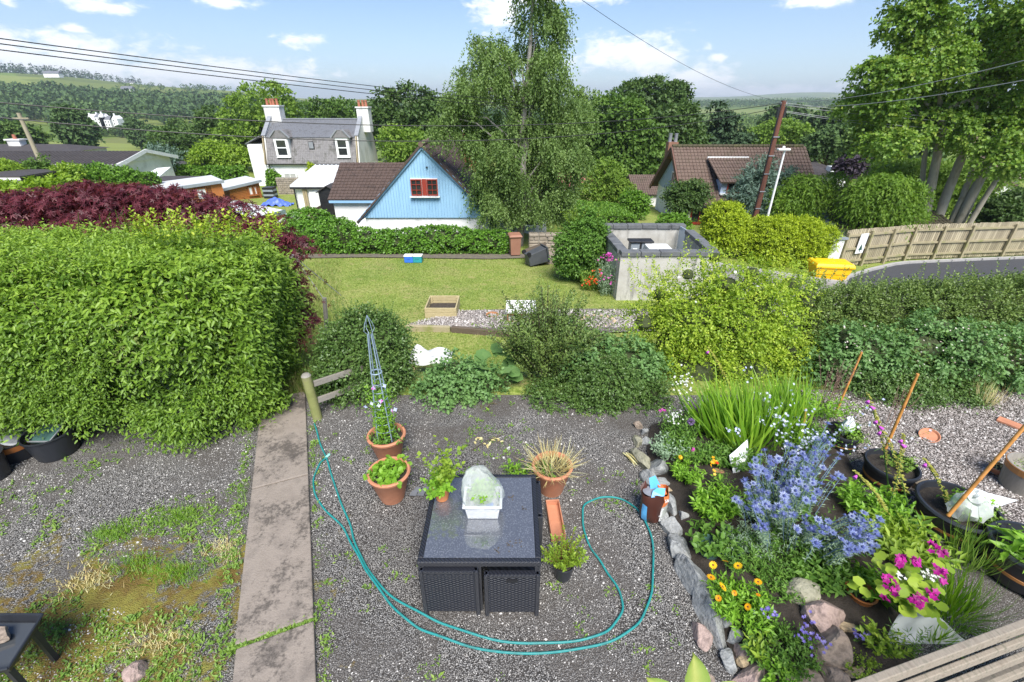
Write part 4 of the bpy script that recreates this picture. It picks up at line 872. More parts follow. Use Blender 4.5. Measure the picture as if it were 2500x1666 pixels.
M_FRAIL = pm('mossy_rail', (.25, .23, .11), (.33, .28, .18), 2.2, .85, .3, 30, c3=(.20, .21, .06), detail=6)
def board_fence():
 L = [(16.3, 22.0), (20.9, 23.6), (24.3, 24.05), (29.5, 24.8), (37, 25.8)]; H = 1.85
 t = thing('board_fence', 'tall weathered vertical board fence bending round the tarmac', 'fence', (16.3, 22.0, gz(16.3, 22)))
 proto = None
 zb = lambda x, y: gz(x, y)
 for i in range(len(L) - 1):
  (ax, ay), (bx, by) = L[i], L[i + 1]; d = math.hypot(bx - ax, by - ay); dx, dy = (bx - ax) / d, (by - ay) / d; nx, ny = dy, -dx; ang = math.atan2(dy, dx)
  n = int(d / .125)
  for j in range(n):
   s = (j + .5) * d / n; x, y = ax + dx * s - nx * .03, ay + dy * s - ny * .03; z = zb(x, y)
   if proto is None:
    proto = MB().box(t.location, (.104, .02, H)).build('board', M_FENCE, t)
    o = proto
   else:
    o = proto.copy(); COL.objects.link(o)
   o.location = (x - t.location.x, y - t.location.y, z + H / 2 + random.uniform(-.02, .02) + .05 - t.location.z); o.rotation_euler = (0, 0, ang)
  for zz in (.32, .95, 1.62):
   MB().beam((ax + nx * .03, ay + ny * .03, zb(ax, ay) + zz), (bx + nx * .03, by + ny * .03, zb(bx, by) + zz), .07, .10).build('rail', M_FRAIL, t)
  m = 3 if i == 0 else (2 if i < 3 else 3)
  for j in range(m):
   s = d * j / m; x, y = ax + dx * s + nx * .10, ay + dy * s + ny * .10
   MB().box((x, y, zb(x, y) + H / 2 - .05), (.12, .10, H), rz=ang).build('post', M_FRAIL, t)
 c = at_y(2102, 594, 22.35); ang = math.atan2(1.6, 4.6)
 b = thing('notice_board', 'white notice board with a green tree emblem on the board fence', 'sign', (c.x, 22.3, c.z))
 M = Matrix.Rotation(ang, 3, 'Z'); q = lambda a, d_, e: M @ Vector((a, d_, e)) + Vector((c.x, 22.28, c.z))
 MB().box(q(0, 0, 0), (.52, .02, 1.0), rz=ang).build('panel', M_UPVC, b)
 M_EMB = pm('dark_green_print', (.01, .06, .045), (.012, .07, .05), 3, .5)
 MB().prism([q(-.13, -.014, -.33), q(.13, -.014, -.33), q(0, -.014, -.02)], M @ Vector((0, -.004, 0))).build('emblem', M_EMB, b)
 MB().box(q(0, -.014, -.38), (.04, .004, .1), rz=ang).build('emblem_trunk', M_EMB, b)
board_fence()
def pillar():
 c = Vector((15.75, 21.9, gz(15.75, 21.9))); t = thing('gate_pillar', 'white rendered gate pillar with dark cap beside the board fence', 'pillar', c)
 MB().box(c + Vector((0, 0, .75)), (.55, .55, 1.6)).build('shaft', M_WHITE, t, bevel=.01); MB().prism([c + Vector((-.36, -.36, 1.55)), c + Vector((.36, -.36, 1.55)), c + Vector((.36, .36, 1.55)), c + Vector((-.36, .36, 1.55))], (0, 0, .09)).build('cap', M_TRIM, t)
 MB().box((13.8, 22.5, gz(13.8, 22.5) + .45), (3.4, .25, 1.1)).build('wing_wall', M_HARL, t)
pillar()
def grit_bin():
 c = Vector((14.35, 19.75, gz(14.35, 19.75) + .04)); t = thing('grit_bin', 'bright yellow plastic grit bin with lid by the lane', 'grit bin', c)
 M_Y = pm('yellow_plastic', (.86, .50, .01), (.82, .47, .01), 3, .42); rz = R(-8); M = Matrix.Rotation(rz, 3, 'Z')
 def ring(w_, d_, z): return [M @ Vector((a * w_ / 2, b_ * d_ / 2, z)) + c for a, b_ in ((-1, -1), (1, -1), (1, 1), (-1, 1))]
 def loft(sizes):
  b = MB(); vs = sum((ring(*s) for s in sizes), []); fs = [(3, 2, 1, 0), tuple(range(len(vs) - 4, len(vs)))]
  for i in range(len(sizes) - 1):
   for k in range(4): k2 = (k + 1) % 4; fs.append((i * 4 + k, i * 4 + k2, i * 4 + 4 + k2, i * 4 + 4 + k))
  return b.add(vs, fs)
 loft([(1.25, .72, 0), (1.32, .78, .30), (1.38, .83, .305), (1.48, .9, .62)]).build('body', M_Y, t, bevel=.02)
 loft([(1.60, 1.0, .60), (1.62, 1.02, .68), (1.5, .9, .80), (1.1, .55, .84)]).build('lid', M_Y, t, bevel=.025)
 MB().box(M @ Vector((-.45, -.40, .05)) + c, (.12, .05, .1), rz=rz).build('drain', M_BLACK, t)
grit_bin()
def poles():
 M_POLE = pm('creosoted_pole', (.105, .036, .022), (.15, .055, .034), 1.5, .8, .4, 20, stretch=(6, 6, .4), c3=(.07, .03, .022))
 top = at_y(1914, 246, 26.5); bot = Vector((at_y(1843, 528, 26.5).x, 26.5, gz(15, 26.5)))
 t = thing('telegraph_pole', 'leaning dark brown wooden telegraph pole beside the white lamp post', 'pole', bot)
 MB().tube([bot, bot.lerp(top, .5), top], [.17, .15, .125], 12).build('shaft', M_POLE, t, smooth=True)
 MB().tube([bot.lerp(top, .25) + Vector((-.16, -.06, 0)), top + Vector((-.13, -.06, -.9)), top + Vector((-.12, -.05, -.15))], .035, 6).build('cable', M_BLACK, t)
 for k in range(5): p = bot.lerp(top, .3 + .12 * k); MB().box(p + Vector((0, -.16, 0)), (.32, .02, .05)).build('band', M_LEAD, t)
 for s in (-1, 1): MB().box(top + Vector((s * .17, 0, -.55)), (.1, .16, .5)).build('cable_box', M_BLACK, t)
 MB().box(top + Vector((0, 0, -.12)), (.34, .12, .1)).build('bracket', M_LEAD, t)
 lt = at_y(1916, 368, 25.6); lb = Vector((at_y(1874, 528, 25.6).x, 25.6, gz(15, 25.6)))
 t2 = thing('lamp_post', 'slim white street lamp post beside the telegraph pole', 'street lamp', lb)
 MB().tube([lb, lt], [.075, .05], 10).build('post', M_UPVC, t2, smooth=True)
 h = MB().box(lt + Vector((-.1, -.05, .06)), (.62, .26, .1)).build('lamp_head', M_UPVC, t2, bevel=.03); MB().lathe([(.07, 0), (.07, .09), (.0, .12)], 10, lt + Vector((-.12, -.05, .11))).build('sensor', M_UPVC, h)
 y = 42; a, b_ = at_y(44, 276, y), at_y(88, 370, y); b_.z = gz(b_.x, y)
 t3 = thing('telegraph_pole', 'grey wooden pole rising behind the dark bungalow roof at far left', 'pole', b_); x = (a.x + b_.x) / 2
 MB().tube([(x, y, b_.z), (x, y, a.z)], [.19, .14], 10).build('shaft', pm('grey_pole', (.28, .24, .17), (.34, .295, .215), 2, .8), t3)
 MB().box((x, y, a.z - .4), (1.3, .1, .1)).build('crossarm', MATS['grey_pole'], t3)
 return top, Vector((x, y, a.z))
POLE_TOP, POLE2_TOP = poles()
def wires():
 M_W = pm('wire', (.012, .012, .013), (.012, .012, .013), 1, .5); M_WG = pm('wire_grey', (.30, .31, .32), (.3, .31, .32), 1, .4)
 def wire(a, b_, sag, r, label, mat=M_W, n=28):
  a, b_ = Vector(a), Vector(b_); pts = [a.lerp(b_, i / n) - Vector((0, 0, sag * 4 * (i / n) * (1 - i / n))) for i in range(n + 1)]
  o = MB().tube(pts, r, 5).build('overhead_wire', mat, None, loc=a); solo(o, label, 'wire', 'overhead wires')
 A = [((0, 80), 9.0), ((0, 93), 9.0), ((0, 108), 9.0)]
 labs = ['thin topmost overhead wire crossing the sky at left', 'second overhead wire from the top at left', 'third overhead wire from the top at left']
 E = [((1480, 258), 30), ((1500, 268), 30), ((1500, 274), 30)]
 for ((u, v), y), ((u2, v2), y2), lb in zip(A, E, labs):
  a, b_ = at_y(u, v, y), at_y(u2, v2, y2); d = (a - b_).normalized(); wire(a + d * 3, b_ + (b_ - a).normalized() * 3, .25, .009, lb)
 for (v0, v1, lb) in ((211, 280, 'fourth overhead wire, upper of the lower pair at left'), (236, 300, 'lowest overhead wire running from the left edge to the telegraph pole')):
  a = at_y(0, v0, 15.0); d = (a - POLE_TOP).normalized(); wire(a + d * 4, POLE_TOP + Vector((0, 0, -.1 if v0 < 220 else -.3)), 1.05 if v0 < 220 else 1.35, .016, lb)
 for (v, lb, q) in ((125, 'pale wire in front of the big tree, upper one', -.05), (170, 'pale wire in front of the big tree, lower one', -.2)):
  b_ = at_y(2500, v, 12); wire(POLE_TOP + Vector((0, 0, q)), b_ + (b_ - POLE_TOP).normalized() * 3, .35, .010, lb, M_WG)
 for (v, lb, q) in ((278, 'grey wire level across the big tree, upper one', -.1), (294, 'grey wire level across the big tree, middle one', -.2), (326, 'grey wire level across the big tree, lower one', -.45), (342, 'grey wire level across the big tree, lowest one', -.5)):
  b_ = at_y(2500, v, 26); wire(POLE_TOP + Vector((0, 0, q)), b_ + Vector((8, 0, 0)), .45, .011, lb, M_WG)
 wire(at_y(1420, 0, 14), POLE_TOP + Vector((0, 0, -.05)), .4, .006, 'fine wire slanting down from the top edge to the telegraph pole')
 for k, lb in enumerate(('upper thin wire leaving the grey pole at far left', 'lower thin wire leaving the grey pole at far left')):
  wire(POLE2_TOP + Vector((.4, 0, -.4 - .3 * k)), at_y(640, 352 + 8 * k, 56), .5, .014, lb)
wires()
def enclosure():
 g = -1.75; zt = .0; fl, fr, br, bl = Vector((3.70, 14.7, 0)), Vector((6.70, 14.7, 0)), Vector((6.86, 18.4, 0)), Vector((3.58, 18.4, 0))
 t = thing('walled_enclosure', 'roofless grey rendered enclosure with dark coping beside the lawn', 'enclosure', (3.7, 14.7, g))
 m = bpy.data.materials.new('stained_render'); m.use_nodes = True; n = NT(m.node_tree); b = n.n['Principled BSDF']; pos = n.new('ShaderNodeTexCoord').outputs['Object']
 mp = n.new('ShaderNodeMapping'); mp.inputs['Scale'].default_value = (2.2, 2.2, .45); n.link(pos, mp.inputs[0])
 base = n.ramp(n.noise(pos, 1.4, 7, .65), [(.3, (.34, .32, .285)), (.5, (.43, .415, .38)), (.7, (.52, .505, .47))])
 st = n.maprange(n.noise(mp.outputs[0], 1.6, 6, .7, .4), .50, .72); col = n.mix(n.math('MULTIPLY', st, .75), base, (.12, .115, .105, 1))
 n.link(col, b.inputs['Base Color']); b.inputs['Roughness'].default_value = .9
 bp = n.new('ShaderNodeBump'); bp.inputs['Strength'].default_value = .4; bp.inputs['Distance'].default_value = .01; n.link(n.noise(pos, 60, 3), bp.inputs['Height']); n.link(bp.outputs[0], b.inputs['Normal'])
 M_COPE = pm('dark_coping', (.085, .088, .095), (.13, .135, .14), 2.5, .75, .3, 30, c3=(.055, .057, .06), detail=6)
 th = .22
 def wall(a, b_, s0=0, s1=0, h=zt):
  d = (b_ - a).normalized(); a2, b2 = a + d * s0, b_ + d * s1; mid = (a2 + b2) / 2
  MB().box((mid.x, mid.y, (g + h - .1) / 2), ((b2 - a2).length, th, h - .1 - g), rz=math.atan2(d.y, d.x)).build('wall', m, t)
  L = (b2 - a2).length; k = max(1, round(L / .62))
  for i in range(k):
   p = a2 + d * (L * (i + .5) / k); MB().box((p.x, p.y, h - .02 + random.uniform(-.006, .006)), (L / k - .012, th + .12, .16), rz=math.atan2(d.y, d.x) + random.uniform(-.008, .008)).build('coping_stone', M_COPE, t, bevel=.012, seg=1)
 wall(fl, fr, -.11, .11); wall(bl, br, -.11, .11); wall(fl, bl, .175, -.175, zt - .003); wall(fr, Vector((6.83, 17.5, 0)), .175, 0, zt - .003)
 o = MB().prism([(6.72, 17.55, g), (6.72, 18.2, g), (6.70, 18.2, .02), (6.70, 17.5, .05)], (.04, 0, 0)).build('metal_sheet', pm('blue_metal', (.42, .50, .60), (.5, .58, .67), 2, .4, metal=.3), None, loc=(6.7, 17.8, g))
 solo(o, 'pale blue metal sheet standing in the far corner of the enclosure', 'metal sheet')
 for (u, w_, lab) in ((1549, .34, 'left dark bin with pale stickers inside the enclosure'), (1577, .38, 'right dark bin with pale stickers inside the enclosure')):
  p = at_y(u, 590, 17.3); c = Vector((p.x, 17.3, g)); h = p.z - g
  q = thing('storage_bin', lab, 'bin', c, 'dark bins in the enclosure')
  MB().box(c + Vector((0, 0, h / 2)), (w_, .4, h)).build('body', M_TRIM, q, bevel=.02); MB().box(c + Vector((0, 0, h + .03)), (w_ + .12, .5, .07)).build('lid', M_BLACK, q, bevel=.015)
  MB().box(c + Vector((0, -.205, h - .28)), (w_ * .5, .012, .14)).build('sticker', M_UPVC, q); MB().box(c + Vector((0, -.205, h - .52)), (w_ * .45, .012, .22)).build('sticker', M_SAND, q)
 p = at_y(1610, 604, 16.6); MB_ = MB().box((p.x, 16.7, p.z - .4), (.85, .8, .8)).build('white_tank', M_WROOF, None, bevel=.03, loc=(p.x, 16.7, p.z - .8)); solo(MB_, 'white-topped box in the enclosure beside the dark bins', 'box')
enclosure()
def lawn_things():
 def wheelie(name, c, M, mat, lid, label):
  t = thing(name, label, 'wheelie bin', c)
  def P(x, y, z): return M @ Vector((x, y, z)) + Vector(c)
  b = MB(); vs = [P(a * w_, b_ * d_, z) for (w_, d_, z) in ((.22, .25, .08), (.26, .32, .95)) for a, b_ in ((-1, -1), (1, -1), (1, 1), (-1, 1))]
  b.add(vs, [(3, 2, 1, 0), (4, 5, 6, 7), (0, 1, 5, 4), (1, 2, 6, 5), (2, 3, 7, 6), (3, 0, 4, 7)]); b.build('body', mat, t, bevel=.02)
  b = MB(); vs = [P(a * w_, b_ * d_, z) for (w_, d_, z) in ((.30, .37, .955), (.31, .38, 1.0), (.24, .28, 1.06)) for a, b_ in ((-1, -1), (1, -1), (1, 1), (-1, 1))]
  b.add(vs, [(3, 2, 1, 0), (8, 9, 10, 11)] + [(i * 4 + k, i * 4 + (k + 1) % 4, i * 4 + 4 + (k + 1) % 4, i * 4 + 4 + k) for i in (0, 1) for k in range(4)]); b.build('lid', lid, t, bevel=.015)
  for s in (-1, 1):
   b = MB(); a = P(s * .2, .3, .1); e = P(s * .27, .3, .1); b.tube([a, e], .1, 12); b.build('wheel', M_BLACK, t)
  MB().tube([P(-.22, .38, .96), P(.22, .38, .96)], .018, 6).build('handle', lid, t)
 M_BB = pm('brown_bin', (.27, .13, .085), (.31, .155, .105), 3, .55); M_GB2 = pm('grey_bin', (.055, .06, .068), (.075, .08, .09), 3, .5)
 c = on_g(1257, 625); wheelie('wheelie_bin', c, Matrix.Rotation(R(8), 3, 'Z'), M_BB, M_BB, 'upright brown wheelie bin at the end of the ivy hedge')
 c = on_g(1283, 651); c.z += .27
 wheelie('wheelie_bin', c, Matrix.Rotation(R(115), 3, 'Z') @ Matrix.Rotation(R(78), 3, 'X'), M_GB2, M_GB2, 'dark grey wheelie bin lying on its side on the lawn')
 for (u, col, lab) in ((1000, (.03, .14, .55), 'blue recycling box with white lid on the lawn edge'), (1021, (.02, .24, .28), 'teal recycling box with white lid on the lawn edge')):
  c = on_g(u, 641); t = thing('recycling_box', lab, 'recycling box', c); mm = pm('box_%d' % u, col, tuple(x * 1.2 for x in col), 3, .5)
  MB().box(c + Vector((0, 0, .15)), (.40, .34, .30)).build('body', mm, t, bevel=.03); MB().box(c + Vector((0, 0, .315)), (.43, .37, .035)).build('lid', M_UPVC, t, bevel=.01)
  MB().box(c + Vector((0, -.175, .22)), (.16, .02, .05)).build('handle', mm, t)
 M_NEWW = pm('pale_timber', (.36, .30, .16), (.43, .36, .20), 3, .75, .25, 30, stretch=(1, 1, 8), c3=(.28, .24, .11))
 c = on_g(1077, 778); a = c + Vector((-.48, 0, 0)); w_, d_, h = .98, 1.0, .33
 t = thing('raised_bed', 'square timber raised bed on the gravel strip in the lawn', 'raised bed', c)
 for z in (.085, .255):
  for yy in (0, d_): MB().box((c.x, c.y + yy, c.z + z), (w_, .04, .162)).build('plank', M_NEWW, t, bevel=.006, seg=1)
  for s in (-1, 1): MB().box((c.x + s * (w_ / 2 - .021), c.y + d_ / 2, c.z + z), (.04, d_ - .045, .160)).build('plank', M_NEWW, t, bevel=.006, seg=1)
 for s in (-1, 1):
  for yy in (.05, d_ - .05): MB().box((c.x + s * (w_ / 2 - .07), c.y + yy, c.z + .16), (.06, .05, .3)).build('corner_post', M_NEWW, t)
 MB().box((c.x, c.y + d_ / 2, c.z + .05), (w_ - .1, d_ - .1, .1)).build('soil', pm('dark_soil', (.035, .028, .022), (.06, .048, .038), 12, .95, .5, 60), t)
 M_SLP = pm('old_sleeper', (.085, .062, .042), (.12, .092, .066), 2, .85, .4, 30, stretch=(.5, 4, 4))
 A, B, C_ = on_g(992, 808), on_g(1100, 812), on_g(1232, 822)
 t = thing('sleeper_edging', 'dark timber sleepers edging the gravel strip across the lawn', 'edging', A)
 for p, q, mm in ((A, B, M_FRAIL), (B + Vector((.03, 0, 0)), C_, M_SLP), (C_ + Vector((.04, 0, 0)), C_ + Vector((2.6, -.15, 0)), M_SLP)): MB().beam(Vector((p.x, p.y, p.z + .07)), Vector((q.x, q.y, q.z + .07)), .12, .20).build('sleeper', mm, t, bevel=.012, seg=1)
 strip('gravel_strip', [(A.x, A.y + .1), (B.x, B.y + .1), (C_.x, C_.y + .1), (C_.x + 2.2, C_.y + .1), (C_.x + 4.4, C_.y + .3)], [(A.x + .35, A.y + .55), (B.x + .2, A.y + 1.55), (C_.x, A.y + 1.7), (C_.x + 2.3, A.y + 1.75), (C_.x + 4.6, A.y + 1.7)], M_GRAV2, .05)
 o = pebbles('strip_gravel', (A.x, C_.x + 4.2), (A.y + .1, A.y + 1.6), 7000, M_PEBP, lambda x, y: terr(x, y) + .052, .012, .03, keep=lambda x, y: (x - A.x) * .9 > (y - A.y - .4)); tag(o, 'pale chippings filling the strip behind the sleepers', 'gravel')
 c = on_g(1272, 790); t = thing('cold_frame', 'small cold frame with a white lid on the gravel strip', 'cold frame', c)
 b = MB()
 for s in (-1, 1):
  for yy in (0, .55): b.box(c + Vector((s * .40, yy, .17)), (.04, .04, .34))
 b.box(c + Vector((0, -.0, .04)), (.8, .04, .08)); b.box(c + Vector((0, -.0, .3)), (.8, .035, .05)); b.build('frame', M_BRICK, t)
 MB().box(c + Vector((0, .28, .17)), (.74, .5, .26)).build('glazing', pm('frosted', (.45, .48, .45), (.36, .40, .36), 6, .3), t)
 MB().prism([c + Vector((-.45, -.05, .34)), c + Vector((.45, -.05, .34)), c + Vector((.45, .62, .46)), c + Vector((-.45, .62, .46))], (0, 0, .035)).build('lid', M_UPVC, t)
 c = on_g(1202, 774); o = MB().lathe([(.05, .0), (.16, .02), (.2, .09), (.18, .09), (.14, .035), (0, .03)], 18, c).build('clay_saucer', pm('saucer', (.36, .15, .05), (.28, .12, .05), 6, .8), None, smooth=True, loc=c); solo(o, 'rusty brown shallow dish on the gravel strip', 'dish')
 c = on_g(1135, 767); o = MB().lathe([(.0, .05), (.16, .04), (.3, .0)], 7, c, sx=1.2, sy=.5).build('plastic_scrap', M_TRIM, None, loc=c); solo(o, 'crumpled dark grey sheet on the gravel near the raised bed', 'plastic sheet')
 c = on_g(1460, 788); t = thing('stone_ring', 'ring of brown stones round a dark planting hole on the gravel strip', 'stone ring', c)
 MB().lathe([(0, .03), (.42, .025), (.45, .0)], 20, c, sy=.8).build('soil', MATS['dark_soil'], t)
 for k in range(15):
  a = 6.28 * k / 15; p = c + Vector((.5 * math.cos(a), .4 * math.sin(a), .05)); ROCK_LATER.append((t, p, random.uniform(.06, .1)))
 a, b_ = at_z(1290, 610, -2.25), at_z(1400, 600, -2.25)
 rubble_wall('stone_wall', 'low ruined rubble wall under the birch', (a.x, 22.3), (b_.x + .5, 22.3), 1.0)
 c = on_g(1322, 640); o = MB().prism([c + Vector((-.75, -.4, 0)), c + Vector((.95, -.4, 0)), c + Vector((.95, .7, 0)), c + Vector((-.6, .7, 0))], (0, 0, .30)).build('concrete_block', pm('old_concrete', (.24, .19, .15), (.30, .245, .2), 3, .9, .3), None, loc=c); solo(o, 'flat concrete block behind the fallen grey bin', 'concrete block')
 o = MB().prism([c + Vector((-.75, -.2, .45)), c + Vector((.2, .1, .72)), c + Vector((.2, .6, .72)), c + Vector((-.75, .4, .45))], (0, 0, .04)).build('loose_board', M_SLP, None, loc=c); solo(o, 'dark loose board leaning over the concrete block', 'board')
 c = at_y(1030, 880, 8.6); g = gz(c.x, 8.6); t = thing('covered_stand', 'small wooden stand draped with crumpled white sheeting behind the bramble', 'covered stand', (c.x, 8.6, g))
 for dx, dy in ((-.2, 0), (.5, 0), (.5, .5), (-.2, .5)): MB().box((c.x + dx, 8.6 + dy, (g + c.z) / 2), (.05, .05, c.z - g)).build('leg', M_NEWW, t)
 n = 14; vs = []
 for i in range(n + 1):
  for j in range(n + 1):
   a, e = i / n - .5, j / n - .5; edge = max(abs(a), abs(e)); z = c.z + .03 + .05 * math.sin(9 * a + 3) * math.cos(8 * e) + .22 * math.exp(-((a + .3) ** 2 + e * e) * 40) - .5 * max(0, edge - .38) ** 1 * 1.8
   vs.append((c.x + .15 + a * .95, 8.85 + e * .6, z))
 MB().add(vs, [(i * (n + 1) + j, (i + 1) * (n + 1) + j, (i + 1) * (n + 1) + j + 1, i * (n + 1) + j + 1) for i in range(n) for j in range(n)]).build('sheet', pm('white_fleece', (.58, .59, .58), (.48, .49, .48), 6, .8, .4, 14), t, smooth=True)
 a = on_g(800, 845); a = Vector((a.x, a.y, a.z)); tp = at_y(792, 728, a.y)
 t = thing('fence_post', 'leaning grey fence post with wire on the lawn side of the round bush', 'post', a)
 MB().tube([(a.x, a.y, a.z - .1), (tp.x, a.y, tp.z)], [.065, .055], 8).build('post', pm('grey_post', (.20, .18, .15), (.27, .25, .215), 3, .85, .3, 30), t)
 b = MB(); b.tube([(tp.x, a.y, tp.z - .08), tuple(at_y(690, 585, a.y + 1.5))], .008, 4); b.build('wire', M_LEAD, t)
 p0, p1 = at_y(740, 645, 14), on_g(833, 722); o = MB().tube([p1, p0, p0 + (p0 - p1) * .4], .014, 5).build('guy_wire', M_LEAD, None, loc=p1); solo(o, 'guy wire slanting down to the lawn right of the maple', 'wire')
ROCK_LATER = []
lawn_things()
# ============================================================ TREES AND HEDGES, FAR TO NEAR
LM = {
 'far':   leafmat('leaf_far', [(.026, .052, .018), (.044, .080, .024), (.066, .105, .030)], .8, .15),
 'far2':  leafmat('leaf_far2', [(.030, .060, .014), (.055, .095, .020), (.085, .13, .028)], .8, .2),
 'con':   leafmat('leaf_conifer', [(.014, .030, .016), (.026, .050, .022), (.042, .070, .028)], .8, .1),
 'mid':   leafmat('leaf_mid', [(.026, .058, .010), (.055, .105, .016), (.095, .155, .026)], .6, .3),
 'lite':  leafmat('leaf_light', [(.055, .105, .014), (.10, .165, .022), (.165, .23, .035)], .6, .35),
 'dark':  leafmat('leaf_dark', [(.020, .043, .011), (.040, .074, .017), (.070, .112, .024)], .55, .25),
 'birch': leafmat('leaf_birch', [(.050, .088, .022), (.092, .145, .038), (.145, .205, .060)], .5, .35),
 'syc':   leafmat('leaf_sycamore', [(.040, .084, .013), (.075, .142, .02), (.13, .20, .03), (.20, .22, .038)], .5, .35),
 'gold':  leafmat('leaf_gold', [(.085, .125, .010), (.20, .26, .014), (.31, .36, .022)], .6, .35),
 'lime':  leafmat('leaf_lime', [(.075, .135, .014), (.14, .215, .022), (.225, .295, .036)], .5, .4),
 'ivy':   leafmat('leaf_ivy', [(.034, .085, .010), (.070, .155, .016), (.12, .22, .026)], .4, .25),
 'weep':  leafmat('leaf_weep', [(.040, .085, .010), (.080, .145, .014), (.14, .21, .022)], .6, .35),
 'spruce': leafmat('leaf_spruce', [(.040, .075, .055), (.080, .125, .095), (.13, .18, .14)], .6, .2),
 'purple': leafmat('leaf_purple', [(.020, .016, .026), (.032, .024, .036), (.05, .035, .045)], .6, .2),
 'clip':  leafmat('leaf_clip', [(.040, .095, .010), (.070, .145, .015), (.12, .215, .024)], .5, .3),
}
M_BARK = pm('bark', (.11, .085, .06), (.16, .13, .10), 3, .9, .5, 20, stretch=(3, 3, .6))
M_BARK2 = pm('bark_pale', (.30, .265, .20), (.38, .34, .265), 2, .85, .7, 14, stretch=(2, 2, .7), c3=(.19, .17, .12), detail=7)
def woods(name, label, pos, hs, mat, conifer=False, leaves=34):
 n = len(pos); k = leaves
 u = nrm(rng.normal(size=(n, k, 3))); f = rng.uniform(.55, 1, (n, k, 1))
 if conifer:
  zz = rng.uniform(0, 1, (n, k)) ** 1.3; rr = (1 - zz) * .20 + .02; a = rng.uniform(0, 6.28, (n, k))
  P = np.stack([np.cos(a) * rr, np.sin(a) * rr, zz], -1); D = np.stack([np.cos(a), np.sin(a), -.5 + 0 * a], -1); N = np.stack([np.cos(a) * .5, np.sin(a) * .5, 1 + 0 * a], -1); L, W = .17, .15
 else:
  P = u * f * np.array([.42, .42, .40]) + np.array([0, 0, .55]); D = nrm(u + rng.normal(size=u.shape) * .7); N = nrm(u + np.array([0, 0, .6])); L, W = .21, .18
 P = pos[:, None, :] + P * hs[:, None, None]
 q = np.repeat(hs, k) * rng.uniform(.7, 1.3, n * k)
 rv = .6 * np.repeat(rng.uniform(0, 1, n), k) + .4 * rng.uniform(0, 1, n * k)
 o = scatter_mesh(name, P.reshape(-1, 3), D.reshape(-1, 3), N.reshape(-1, 3), L * q, W * q, T_LEAF2, rv, mat); tag(o, label, 'woodland'); return o
def polar(n, a0, a1, r0, r1, dens=None, pw=.6):
 a = rng.uniform(R(a0), R(a1), n); r = r0 + (r1 - r0) * rng.uniform(0, 1, n) ** pw
 x, y = np.sin(a) * r, np.cos(a) * r
 if dens is not None: k = dens(x, y, a, r); x, y = x[k], y[k]
 return np.stack([x, y, terr(x, y) - .3], 1)
d1 = lambda x, y, a, r: vnoise(x, y, .009, 31) > -.5
p = polar(1500, -54, -12, 470, 820, d1); woods('hillside_wood', 'dark mixed wood covering the left hillside behind the mansion', p, rng.uniform(10, 16, len(p)), LM['far'], False, 60)
d2 = lambda x, y, a, r: vnoise(x, y, .0045, 8) > .4
p = polar(2600, -56, -6, 1150, 1750, d2, 1.0); woods('conifer_wood', 'dark conifer plantation strips along the left skyline', p, rng.uniform(14, 21, len(p)), LM['con'], True, 30)
p = polar(260, -54, -20, 820, 1250, lambda x, y, a, r: vnoise(x, y, .012, 18) > .35); woods('field_trees', 'hedgerow trees between the fields on the left hillside', p, rng.uniform(8, 12, len(p)), LM['far'], False, 40)
p = polar(700, -18, 4, 260, 700, d1); woods('valley_wood', 'far wood in the valley gap behind the white stone house', p, rng.uniform(9, 14, len(p)), LM['far'], False, 50)
d3 = lambda x, y, a, r: (np.abs(r - 1500 - 60 * np.sin(a * 30)) < 190)
p = polar(2600, 2, 48, 1250, 1800, d3, 1.0); woods('ridge_wood', 'dark belt of trees across the far field at right', p, rng.uniform(11, 16, len(p)), LM['far'], False, 20)
p = polar(420, 4, 50, 330, 700, lambda x, y, a, r: vnoise(x, y, .012, 12) > .25); woods('hedgerow_wood', 'scattered hedgerow trees below the far field at right', p, rng.uniform(6, 10, len(p)), LM['far2'], False, 40)
def plobe(u, v, ru, rv, y, ry=None, dy=0.0):
 c = at_y(u, v, y + dy); rx = abs(at_y(u + ru, v, y + dy).x - c.x); rz = abs(at_y(u, v - rv, y + dy).z - at_y(u, v + rv, y + dy).z) / 2
 return (c.x, c.y, c.z, rx, ry if ry else (rx + rz) / 2, rz)
def trunk_for(t, base, lobes, r=.25, mat=None, n=5):
 A = np.array(lobes); b = MB(); top = Vector(A[:, :3].mean(0)); base = Vector(base)
 mid = base.lerp(top, .45) + Vector((rng.normal() * .15, 0, 0)); b.tube([base - Vector((0, 0, .2)), base.lerp(mid, .5), mid, base.lerp(top, .9)], [r * 1.25, r, r * .85, r * .4], 8)
 for i in rng.choice(len(A), min(n, len(A)), replace=False):
  p = Vector(A[i, :3]); b.tube([mid, mid.lerp(p, .5) + Vector((0, 0, .1)), mid.lerp(p, .97)], [r * .55, r * .4, r * .15], 6)
 b.build('trunk', mat or M_BARK, t, smooth=True)
def ptree(name, label, cat, y, lobes, mat, base_u=None, group=None, **k):
 """tree or shrub given by lobes in picture units at distance y"""
 Ls = [plobe(*q[:4], y, dy=(q[4] if len(q) > 4 else 0)) for q in lobes]; A = np.array(Ls)
 bx = at_y(base_u, 400, y).x if base_u else float(A[:, 0].mean()); base = (bx, y, gz(bx, y))
 t = thing(name, label, cat, base, group)
 if k.pop('trunk', True): trunk_for(t, base, Ls, k.pop('tr', .25))
 else: k.pop('tr', 0)
 crown('crown', Ls, mat, t, zmin=k.pop('zmin', .05), **k)
 return t
